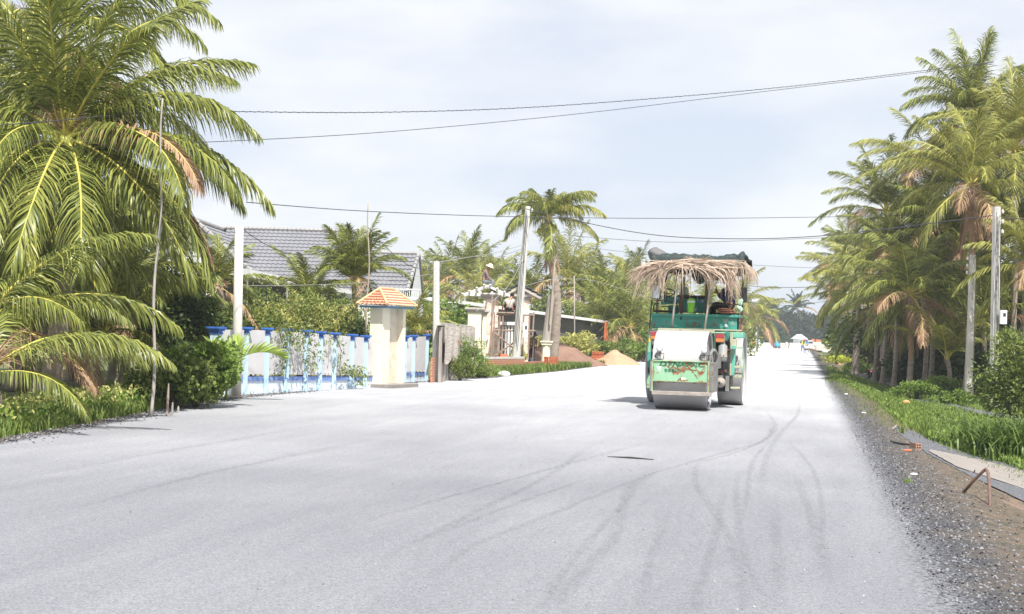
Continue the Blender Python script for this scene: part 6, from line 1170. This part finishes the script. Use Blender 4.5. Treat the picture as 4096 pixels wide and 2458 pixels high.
m = MB(); m.lathe(c, [(.03, -.0805), (.0, -.081)], 14, 'Y', cap=False); LB(m, 'motor_port', engm, mot); m = MB(); m.box(c+Vector((0, .1, .12)), (.1, .12, .05)); m.ball(c+Vector((.02, -.06, .0)), .03); LB(m, 'motor_fitting', greym, mot)
qbox('bracket_plate', (838, 1122), (862, 1238), -.42, -.36, greym); qbox('valve', (830, 1075), (848, 1098), -.37, -.33, rusty)
m = MB(); m.ball(Z(808, 1090, -.37), (.022, .015, .022)); LB(m, 'red_knob', redl)
qbox('fender', (884, 798), (968, 842), -.05, .45, tealL, bevel=.015); qbox('fender_edge', (835, 795), (885, 862), -.1, .3, teal)
qbox('support_post', (872, 800), (886, 1120), -.2, -.12, beige); sp = qbox('side_post', (884, 896), (905, 1118), -.2, .0, tealL, bevel=.006); qbox('post_cover', (886, 848), (918, 905), -.1, .05, beige)
qbox('step_bracket', (905, 906), (957, 918), -.12, .1, green); qbox('lower_step', (875, 1203), (940, 1221), -.35, -.1, beige); qbox('middle_step', (905, 1119), (955, 1139), -.3, -.05, beige); qbox('upper_step', (905, 1048), (957, 1066), -.2, 0, beige)
rtube('step_hanger', [(885, 1140), (878, 1205)], -.2, .012, rusty); rtube('step_hanger', [(905, 1100), (955, 1104)], -.2, .016, rusty)
m = MB()
for a_, b_ in (((918, 1010), (940, 1010)), ((918, 1010), (905, 1100)), ((940, 1010), (930, 1090)), ((912, 1050), (938, 1025)), ((908, 1085), (934, 1060))): m.tube([Z(*a_, -.05), Z(*b_, -.05)], .006, 5)
LB(m, 'wire_step', darkm)
# left side machinery
qbox('side_post', (263, 780), (281, 1112), -.15, -.05, teal); qbox('yellow_band', (262, 838), (282, 875), -.155, -.045, yel); qbox('green_band', (262, 778), (281, 838), -.153, -.047, green); qbox('green_band', (262, 875), (282, 948), -.153, -.047, green); qbox('mud_plate', (254, 1118), (290, 1213), -.15, -.1, green)
m = MB(); p = Z(304, 980, .1); m.box((p.x, .15, p.z-.08), (.14, .3, .75)); LB(m, 'valve_box', engm); 
for yy in (880, 935, 1000): m = MB(); p = Z(302, yy, -.08); m.lathe(p, [(.03, -.03), (.035, .0), (.03, .04)], 10); LB(m, 'valve', greym)
m = MB(); m.tube([Z(316, 860, -.1), Z(312, 930, -.12), Z(300, 1000, -.1)], .012, 6); m.tube([Z(318, 965, -2.0), Z(300, 990, -1.8), Z(308, 1020, -1.2)], .008, 5); LB(m, 'hydraulic_line', greym)
qbox('left_fender', (262, 770), (335, 782), -.1, .35, green); rtube('hand_lever', [(262, 1060), (268, 1100)], -.2, .014, darkm)
# mirrors
mir = mat('mirror_glass', (.55, .6, .62), (.5, .55, .58), 2, .05, metal=1)
for (x0, y0, x1, y1, st) in ((294, 437, 353, 552, [(300, 590), (296, 540)]), (946, 463, 998, 578, [(950, 600), (955, 560)])):
    mm_ = qbox('mirror', (x0, y0), (x1, y1), .3, .34, darkm, bevel=.02); p, q = Z(x0+5, y0+6, .295), Z(x1-5, y1-6, .295); m = MB(); m.box(((p.x+q.x)/2, .297, (p.z+q.z)/2), (q.x-p.x, .008, p.z-q.z)); LB(m, 'mirror_glass', mir if x0 < 500 else darkm, mm_, bevel=.003)
    m = MB(); m.tube([Z(*st[0], .2), Z(*st[1], .32)], .01, 6); LB(m, 'mirror_arm', darkm, mm_)
# marker lamp on the right
qbox('marker_lamp', (950, 742), (962, 785), .2, .3, greym); qbox('amber_marker', (960, 752), (968, 778), .18, .26, orl)
def world(zx, zy, yl): v = Z(zx, zy, yl); return ro+rR*v.x+rF*v.y+Vector((0, 0, v.z))
# things carried on the machine
lime2 = mat('lime_plastic', (.20, .55, .04), (.25, .6, .06), 3, .35)
c = world(583, 651, -.0); h = .255; jg = thing('cooler_jug', 'lime green cooler jug with a white lid on the road roller', 'jug', c); m = MB(); m.lathe(c, [(.07, 0), (.078, .03), (.083, h*.8), (.08, h*.82)], 18); m.build('jug_body', lime2, jg, smooth=True)
m = MB(); m.lathe(c+Vector((0, 0, h*.82)), [(.084, 0), (.084, .035), (.07, .045)], 18); m.build('lid', white, jg); m = MB(); m.lathe(c+Vector((0, 0, h*.82+.046)), [(.06, 0), (.07, .03), (.03, .05)], 14); m.tube([c+Vector((-.085, 0, h*.8)), c+Vector((-.07, -.03, h*1.08)), c+Vector((.07, -.03, h*1.08)), c+Vector((.085, 0, h*.8))], .008, 5); m.build('handle', lime2, jg)
c = world(612, 640, -.03); m = MB(); m.tube([c, c+Vector((.0, 0, .04)), c+Vector((.03, 0, .08)), c+Vector((-.03, 0, .09))], .012, 6); m.ball(c+Vector((0, 0, .03)), .04); tag(m.build('filler_cap', greym, smooth=True), 'round metal filler cap lying right of the lime green jug', 'cap')
m = MB(); c = world(532, 495, 1.0)
m.lathe(c-Vector((0, 0, .09)), [(.10, 0), (.105, .1), (.09, .17), (.05, .19)], 14); tag(m.build('water_bottle', mat('pale_green_plastic', (.6, .75, .6), (.7, .8, .7), 3, .3, trans=.3), smooth=True), 'pale translucent bottle on the dashboard of the road roller', 'bottle')
for x, y, lab in ((488, 545, 'small lilac cup left of the canopy post on the dashboard'), (665, 568, 'small lilac cup on the right of the dashboard')):
    c = world(x, y, .85); m = MB(); m.lathe(c, [(.025, -.03), (.035, .03), (.03, .03)], 12); tag(m.build('cup', mat('lilac_plastic', (.3, .3, .6), (.4, .4, .68), 3, .4)), lab, 'cup')
cush = mat('brown_leather', (.26, .11, .07), (.19, .08, .05), 5, .5)
c = world(848, 645, .05); m = MB()
for k, (w_, h_, dz) in enumerate(((.21, .03, -.02), (.2, .03, .018), (.17, .022, .05))): m.ball(c+Vector((-.02*k, 0, dz)), (w_, .17, h_), 16, 8)
tag(m.build('folded_cushion', cush, smooth=True), 'folded brown leather cushion on the right of the roller body', 'cushion')
gcl = mat('pale_green_cloth', (.45, .62, .48), (.3, .5, .36), 8, .8)
for x, y, rx, rz, ang, lab in ((948, 572, .055, .075, .5, 'pale green glove stuck upright at the right rail of the roller'), (945, 620, .045, .08, -1.0, 'pale green rolled cloth below the upright glove on the roller')):
    c = world(x, y, .0); m = MB(); m.ball(c, (rx, .03, rz), 12, 8, M=Matrix.Rotation(ang, 3, 'Y')); m.ball(c+Vector((.02, 0, -.04)), (.03, .03, .04), 8, 6); tag(m.build('glove' if y < 600 else 'rolled_cloth', gcl, smooth=True), lab, 'glove' if y < 600 else 'cloth')
# ------------------------------------------------------------------ people
def skin_mesh(nodes, edges, sub=1):
    """nodes: (point, radius); the first is the root"""
    me = bpy.data.meshes.new('s'); me.from_pydata([tuple(p) for p, r in nodes], edges, []); o = bpy.data.objects.new('s', me); COL.objects.link(o)
    o.modifiers.new('k', 'SKIN'); lay = me.skin_vertices[0].data if me.skin_vertices else None
    for i, (p, r) in enumerate(nodes):
        lay[i].radius = (r if hasattr(r, '__len__') else (r, r))
        if hasattr(lay[i], 'use_root'): lay[i].use_root = (i == 0)
    s_ = o.modifiers.new('u', 'SUBSURF'); s_.levels = sub; s_.render_levels = sub
    dg = bpy.context.evaluated_depsgraph_get(); m2 = bpy.data.meshes.new_from_object(o.evaluated_get(dg)); V = [v.co.copy() for v in m2.vertices]; F = [tuple(p.vertices) for p in m2.polygons]; bpy.data.objects.remove(o); return V, F
skinm = mat('skin', (.34, .19, .12), (.28, .15, .10), 4, .6); skinr = mat('skin_sunburnt', (.42, .22, .15), (.34, .17, .12), 4, .6); hairm = mat('hair', (.015, .012, .01), None, 8, .6)
def hand(mb, w, d, up, s=1, grip=.9):
    d = d.normalized(); sd_ = d.cross(up).normalized()*s; up = sd_.cross(d).normalized()*s
    mb.ball(w+d*.045, (.024, .018, .05), 8, 6, M=Matrix((sd_, up, d)).transposed())
    for i, (o_, l_) in enumerate(((-.022, .068), (-.007, .078), (.008, .073), (.022, .058))):
        p = w+d*.085+sd_*o_; a = d; pts = [p]
        for k in range(3): a = (a-up*grip*.55).normalized(); p = p+a*l_*(.42, .33, .25)[k]; pts.append(p)
        mb.tube(pts, [.009, .0085, .0075, .005], 6)
    p = w+d*.03-sd_*.024; mb.tube([p, p-sd_*.022+d*.02, p-sd_*.02+d*.05-up*.012], [.011, .0095, .006], 6)
def person(label, J, shirt, pants, skin_=None, hat=None, hair=True, sleeves='long', look=(0, -1, 0), shoes=True, grip=.9, group=None, extra=None):
    J = {k: Vector(v) for k, v in J.items()}; skin_ = skin_ or skinm; base = Vector((J['pel'].x, J['pel'].y, min(J['anL'].z, J['anR'].z)-.08)); root = thing('person', label, 'person', base, group)
    ch, pe, nk, hd = J['chest'], J['pel'], J['neck'], J['head']
    nodes = [(pe, (.125, .10)), (pe.lerp(ch, .5), (.12, .095)), (ch, (.145, .105)), (nk, .055), (nk.lerp(hd, .45), .05)]; edges = [(0, 1), (1, 2), (2, 3), (3, 4)]
    def limb(par, ks, rs):
        l = par
        for k, r in zip(ks, rs): nodes.append((k, r)); edges.append((l, len(nodes)-1)); l = len(nodes)-1
    for s in 'LR':
        sh, el, wr, hp, kn, an, to = (J[k+s] for k in ('sh', 'el', 'wr', 'hip', 'kn', 'an', 'to'))
        limb(2, [sh, sh.lerp(el, .5), el, el.lerp(wr, .5), wr], [.058, .047, .04, .035, .025]); limb(0, [hp, hp.lerp(kn, .5), kn, kn.lerp(an, .4), an, to], [.088, .075, .055, .052, .036, .03])
    V, F = skin_mesh(nodes, edges); mb = MB(); mb.add(V, F)
    lk = Vector(look).normalized(); rt_ = lk.cross(Vector((0, 0, 1))).normalized(); up = rt_.cross(lk).normalized(); M = Matrix((rt_, lk, up)).transposed(); c = hd
    mb.ball(c+up*.02, (.074, .092, .105), 14, 10, M=M); mb.ball(c-up*.05+lk*.02, (.055, .066, .062), 12, 8, M=M)   # skull and jaw
    mb.ball(c+lk*.097-up*.012, (.014, .018, .022), 6, 5, M=M); mb.tube([c+lk*.088+up*.02, c+lk*.104-up*.01], [.009, .013], 6)    # nose
    for q in (-1, 1): mb.ball(c+rt_*.074*q-up*.005, (.01, .018, .03), 6, 5, M=M); mb.ball(c+rt_*.03*q+lk*.078+up*.035, (.022, .012, .008), 6, 4, M=M)   # ears, brows
    mb.tube([c+lk*.083-up*.052-rt_*.022, c+lk*.091-up*.05, c+lk*.083-up*.052+rt_*.022], [.005, .008, .005], 5)   # mouth
    for s in 'LR': hand(mb, J['wr'+s], J['wr'+s]-J['el'+s], Vector((0, -.2, 1)), 1 if s == 'R' else -1, grip)
    mb.build('body', skin_, root, smooth=True)
    e = MB()
    for q in (-1, 1): e.ball(c+rt_*.03*q+lk*.084+up*.015, (.012, .008, .007), 8, 5, M=M)
    e.build('eyes', hairm, root, smooth=True)
    if hair and hat != 'full': m = MB(); m.ball(c+up*.04-lk*.018, (.082, .092, .098), 14, 9, M=M); m.build('hair', hairm, root, smooth=True)
    # clothes
    nodes = [(pe-(ch-pe)*.12, (.15, .12)), (pe.lerp(ch, .5), (.142, .112)), (ch, (.165, .12)), (ch.lerp(nk, .8), (.075, .07))]; edges = [(0, 1), (1, 2), (2, 3)]
    for s in 'LR':
        sh, el, wr = (J[k+s] for k in ('sh', 'el', 'wr')); limb(2, [sh, sh.lerp(el, .55), el, el.lerp(wr, .5), el.lerp(wr, .93)] if sleeves == 'long' else [sh, sh.lerp(el, .5), sh.lerp(el, .85)], [.07, .062, .055, .05, .04])
    V, F = skin_mesh(nodes, edges); m = MB(); m.add([v+Vector((.006*mnoise.noise(v*14), .006*mnoise.noise(v*14+Vector((5, 0, 0))), 0)) for v in V], F); m.build('shirt', shirt, root, smooth=True)
    nodes = [(pe+(ch-pe)*.12, (.135, .108)), (pe, (.14, .115))]; edges = [(0, 1)]
    for s in 'LR':
        hp, kn, an = (J[k+s] for k in ('hip', 'kn', 'an')); limb(1, [hp, hp.lerp(kn, .5), kn, kn.lerp(an, .5), kn.lerp(an, .95)], [.103, .092, .074, .066, .055])
    V, F = skin_mesh(nodes, edges); m = MB(); m.add(V, F); m.build('trousers', pants, root, smooth=True)
    if shoes:
        for s in 'LR':
            a, t_ = J['an'+s], J['to'+s]; d = (t_-a); d.z = 0; d.normalize(); m = MB(); cc = Vector((a.x, a.y, a.z-.04))+d*.07; r2 = d.cross(Vector((0, 0, 1))); m.ball(cc, (.045, .135, .042), 12, 7, M=Matrix((r2, d, Vector((0, 0, 1)))).transposed()); m.build('shoe', hairm, root, smooth=True)
    if hat:
        kind, hm = hat; m = MB(); o = c+up*.075
        if kind == 'brim':
            prof = [(.17, -.02), (.165, -.012), (.1, .0), (.092, .02), (.085, .075), (.06, .1), (.0, .105)]
            vs = []; n = 20
            for r_, h in prof:
                for j in range(n): t = 2*math.pi*j/n; vs.append(o+M @ Vector((r_*math.cos(t), r_*1.08*math.sin(t), h-.02*(r_ > .15)*abs(math.cos(t)))))
            m.add(vs, [(i*n+j, i*n+(j+1) % n, (i+1)*n+(j+1) % n, (i+1)*n+j) for i in range(len(prof)-1) for j in range(n)])
        else: m.ball(o-up*.02, (.088, .1, .075), 14, 8, M=M); m.box(o+lk*.12-up*.03, (.12, .09, .012), M=M)
        m.build('hat', hm, root, smooth=True)
    return root
def W2(px, py, Y): return at(px, py, Y)
straw_hat = mat('straw_hat', (.75, .68, .54), (.66, .58, .44), 12, .8); mauve = mat('mauve_shirt', (.24, .17, .16), (.19, .13, .125), 5, .85); jean = mat('grey_jeans', (.2, .23, .25), (.15, .17, .2), 6, .85)
Y0 = 59.4; o = W2(1934, 1131, Y0)
def J_(o, d): return {k: o+Vector(v) for k, v in d.items()}
person('worker in a straw hat and mauve shirt sitting on the bare white rafters', J_(o, dict(pel=(0, 0, .06), chest=(.03, 0, .40), neck=(.13, 0, .54), head=(.24, -.02, .63), shL=(.1, .17, .45), elL=(.22, .2, .22), wrL=(.40, .14, .06), shR=(.1, -.17, .45), elR=(.2, -.2, .2), wrR=(.38, -.16, .05), hipL=(.05, .1, .03), knL=(.42, .14, .1), anL=(.36, .14, -.3), toL=(.48, .14, -.36), hipR=(.05, -.1, .03), knR=(.40, -.13, .07), anR=(.3, -.12, -.33), toR=(.42, -.12, -.38))), mauve, jean, hat=('brim', straw_hat), look=(.8, -.25, -.35))
pl = bpy.data.materials.new('plaid_cloth'); pl.use_nodes = True; t = pl.node_tree; tcn = t.nodes.new('ShaderNodeTexCoord'); ck = []
for ax, sc_ in (('X', 26), ('Z', 22)):
    wv = t.nodes.new('ShaderNodeTexWave'); wv.bands_direction = ax; wv.inputs['Scale'].default_value = sc_/6.28*2; t.links.new(tcn.outputs['Object'], wv.inputs['Vector']); rr_ = t.nodes.new('ShaderNodeValToRGB'); rr_.color_ramp.elements[0].position = .12; rr_.color_ramp.elements[0].color = (.28, .2, .17, 1); rr_.color_ramp.elements[1].position = .25; rr_.color_ramp.elements[1].color = (1, 1, 1, 1); t.links.new(wv.outputs['Fac'], rr_.inputs[0]); ck.append(rr_.outputs[0])
mu = t.nodes.new('ShaderNodeMixRGB'); mu.blend_type = 'MULTIPLY'; mu.inputs[0].default_value = .75; t.links.new(ck[0], mu.inputs[1]); t.links.new(ck[1], mu.inputs[2]); m3 = t.nodes.new('ShaderNodeMixRGB'); m3.blend_type = 'MULTIPLY'; m3.inputs[0].default_value = 1; m3.inputs[2].default_value = (.72, .68, .6, 1); t.links.new(mu.outputs[0], m3.inputs[1]); t.links.new(m3.outputs[0], t.nodes['Principled BSDF'].inputs['Base Color'])
o = W2(2038, 1248, 57.9); navy = mat('navy_cloth', (.018, .018, .045), (.03, .03, .07), 5, .85); capb = mat('brown_cap', (.12, .09, .085), None, 5)
person('worker in a pale plaid shirt squatting on the scaffold with his back turned', J_(o, dict(pel=(0, 0, .13), chest=(.02, .08, .44), neck=(.06, .16, .58), head=(.09, .24, .66), shL=(-.18, .1, .45), elL=(-.28, .2, .22), wrL=(-.30, .3, .04), shR=(.2, .1, .45), elR=(.27, .18, .2), wrR=(.24, .3, .0), hipL=(-.1, .02, .12), knL=(-.2, .42, .3), anL=(-.13, .2, .02), toL=(-.15, .34, -.02), hipR=(.1, .02, .12), knR=(.2, .42, .3), anR=(.13, .2, .02), toR=(.15, .34, -.02))), pl, hairm, skinr, hat=('cap', capb), sleeves='short', look=(.1, .9, -.3))
tanm = mat('tan_shirt', (.30, .21, .15), (.25, .17, .12), 5, .85)
def standing(b, h, face=(0, -1, 0), lean=0, arms=None, step=.0, bend=0):
    f = Vector(face).normalized(); r = f.cross(Vector((0, 0, 1))); k = h/1.65
    P = lambda x, y, z: b+(r*x+f*y+Vector((0, 0, z)))*k
    d = dict(pel=P(0, 0, .9), chest=P(0, .05+lean*.35, 1.25-lean*.1), neck=P(0, .05+lean*.5, 1.41-lean*.2), head=P(0, .08+lean*.62, 1.53-lean*.25), hipL=P(-.09, 0, .86), knL=P(-.1, .04+step, .47), anL=P(-.1, step*.8, .08), toL=P(-.11, .13+step*.8, .03), hipR=P(.09, 0, .86), knR=P(.1, .03-step*.3, .47), anR=P(.1, -step*1.2, .08), toR=P(.11, .13-step*1.2, .03))
    d['shL'] = P(-.18, .04+lean*.4, 1.33-lean*.15); d['shR'] = P(.18, .04+lean*.4, 1.33-lean*.15)
    for s, q in (('L', -1), ('R', 1)):
        e, w_ = (arms or {}).get(s, ((.25*q, .05+lean*.3, 1.05), (.27*q, .15+lean*.3, .82))); d['el'+s] = P(*e); d['wr'+s] = P(*w_)
    return d
b = G(2122, 1463); sb = standing(b, 1.52, (.5, -.8, 0), .25, {'L': ((-.24, .2, 1.0), (-.1, .36, .86)), 'R': ((.25, .2, 1.05), (.08, .38, 1.0))})
person('labourer in a tan shirt and navy trousers holding a shovel by the scaffold', sb, tanm, navy, hat=('brim', mat('dark_hat', (.03, .03, .04), None, 5)), look=(.4, -.8, -.3), grip=1.4)
sv_ = thing('shovel', 'long handled shovel with a blue grey blade held by the tan shirted labourer', 'shovel', at(2131, 1458, b.y-.4)); m = MB(); m.tube([at(2134, 1362, b.y-.36), at(2131, 1436, b.y-.4)], .018, 7); m.build('handle', wood, sv_)
m = MB(); pa = at(2131, 1436, b.y-.4); m.hexa([pa+Vector(v) for v in ((-.09, 0, -.26), (.09, 0, -.26), (.09, .02, -.26), (-.09, .02, -.26), (-.11, 0, .02), (.11, 0, .02), (.11, .03, .02), (-.11, .03, .02))]); m.build('blade', mat('shovel_steel', (.12, .15, .2), None, 5, .4), sv_, bevel=.008)
b = at(2096, 1462, 62.5); b.z = 0; person('worker in dark clothes bending behind the leaning pole', standing(b, 1.55, (-1, -.3, 0), .55, {'L': ((-.2, .4, .95), (-.15, .5, .7)), 'R': ((.2, .4, .95), (.15, .5, .7))}), mat('dark_blue_shirt', (.06, .065, .1), None, 5), navy, look=(-.8, -.3, -.5))
yj = mat('yellow_jacket', (.55, .5, .03), (.48, .44, .04), 4, .8); bluet = mat('blue_trousers', (.04, .12, .5), (.05, .15, .55), 4, .8); pinkh = mat('pink_hat', (.7, .25, .22), None, 4)
b = G(3210, 1413); person('person in a yellow jacket, blue trousers and pink hat pushing a cart', standing(b, 1.72, (.35, -1, 0), .35, {'L': ((-.24, .3, 1.0), (-.2, .5, .8)), 'R': ((.24, .3, 1.0), (.2, .52, .8))}, .16), yj, bluet, skinr, hat=('brim', pinkh), look=(.2, -1, -.2), grip=1.2)
cb0 = G(3238, 1416); ct = thing('handcart', 'two wheeled handcart piled with pale sacks on the road', 'cart', cb0)
m = MB(); m.box(cb0+Vector((0, 0, .42)), (1.25, .8, .06)); m.box(cb0+Vector((.6, -.38, .65)), (.04, .04, .5)); m.box(cb0+Vector((.6, .38, .65)), (.04, .04, .5)); m.box(cb0+Vector((.6, 0, .88)), (.04, .8, .04)); m.build('tray', rusty, ct)
m = MB()
for s in (-1, 1): m.tube([cb0+Vector((-.5, s*.3, .45)), cb0+Vector((-.85, s*.25, .78))], .02, 6)
m.build('handles', rusty, ct)
for s in (-1, 1):
    m = MB(); pts = [cb0+Vector((-.28+.28*math.cos(t), s*.46, .29+.28*math.sin(t))) for t in np.linspace(0, 2*math.pi, 17)]; m.tube(pts, .025, 6, cap=False)
    for k in range(4): t_ = k*math.pi/4; m.tube([cb0+Vector((-.28+.28*math.cos(t_), s*.46, .29+.28*math.sin(t_))), cb0+Vector((-.28-.28*math.cos(t_), s*.46, .29-.28*math.sin(t_)))], .008, 4)
    m.build('wheel', darkm, ct); m = MB(); m.tube([cb0+Vector((.4, s*.35, .42)), cb0+Vector((.42, s*.35, 0))], .02, 6); m.build('leg', rusty, ct)
sk = mat('pale_sack', (.66, .6, .52), (.56, .5, .43), 4, .9)
for x, z, r_, lab in ((-.35, .63, .26, 'pale sack at the left on the handcart'), (.1, .62, .25, 'pale sack in the middle of the handcart'), (.42, .56, .2, 'small pale sack at the right end of the handcart')):
    m = MB(); m.ball(cb0+Vector((x, -.05, z)), (r_, r_*.9, r_*.72), 12, 8); tag(m.build('sack', sk, smooth=True), lab, 'sack')
b = at(3227, 1386, 225); b.z = 0; person('distant person in a bright blue shirt standing behind the cart pusher', standing(b, 1.6, (0, -1, 0)), mat('bright_blue_shirt', (.04, .25, .6), None, 4), mat('purple_trousers', (.25, .1, .35), None, 4), hat=('brim', pinkh), look=(0, -1, 0))
# roller operator: sits sideways on the right of the platform, turned to the left, phone in hand
L2 = lambda zx, zy, yl: world(zx, zy, yl)
pj = dict(pel=L2(868, 618, .45), chest=L2(868, 515, .42), neck=L2(858, 452, .4), head=L2(846, 405, .38), shL=L2(832, 480, .6), elL=L2(800, 545, .66), wrL=L2(782, 500, .5), shR=L2(880, 482, .22), elR=L2(835, 560, .12), wrR=L2(785, 515, .2), hipL=L2(860, 622, .55), knL=L2(752, 590, .62), anL=L2(745, 720, .66), toL=L2(715, 735, .66), hipR=L2(862, 624, .35), knR=L2(745, 598, .3), anR=L2(735, 720, .66), toR=L2(700, 735, .62))
person('roller operator in dark navy clothes sitting sideways under the straw canopy', pj, mat('navy_shirt', (.02, .02, .07), (.03, .028, .085), 5, .8), hairm, look=(-1, -.1, -.25), grip=1.2)
c = L2(774, 478, .28); m = MB(); m.box(c, (.015, .075, .14), -YAW, 0, -.25); tag(m.build('phone', darkm, bevel=.005), 'black phone held up by the roller operator', 'phone')
m = MB(); m.box(L2(862, 668, .45)-Vector((0, 0, .0)), (.5, .45, .08), -YAW); o_ = tag(m.build('seat_pad', darkm, bevel=.02), 'dark seat pad under the roller operator', 'seat pad')
# ------------------------------------------------------------------ haze
hz = bpy.data.materials.new('haze_air'); hz.use_nodes = True; t = hz.node_tree; t.nodes.remove(t.nodes['Principled BSDF']); pv = t.nodes.new('ShaderNodeVolumePrincipled'); pv.inputs['Color'].default_value = (.82, .89, .97, 1); pv.inputs['Density'].default_value = .0006; t.links.new(pv.outputs[0], t.nodes['Material Output'].inputs['Volume'])
m = MB(); m.box((120, 370, 8), (1300, 1300, 22)); m.build('haze', hz, kind='stuff')
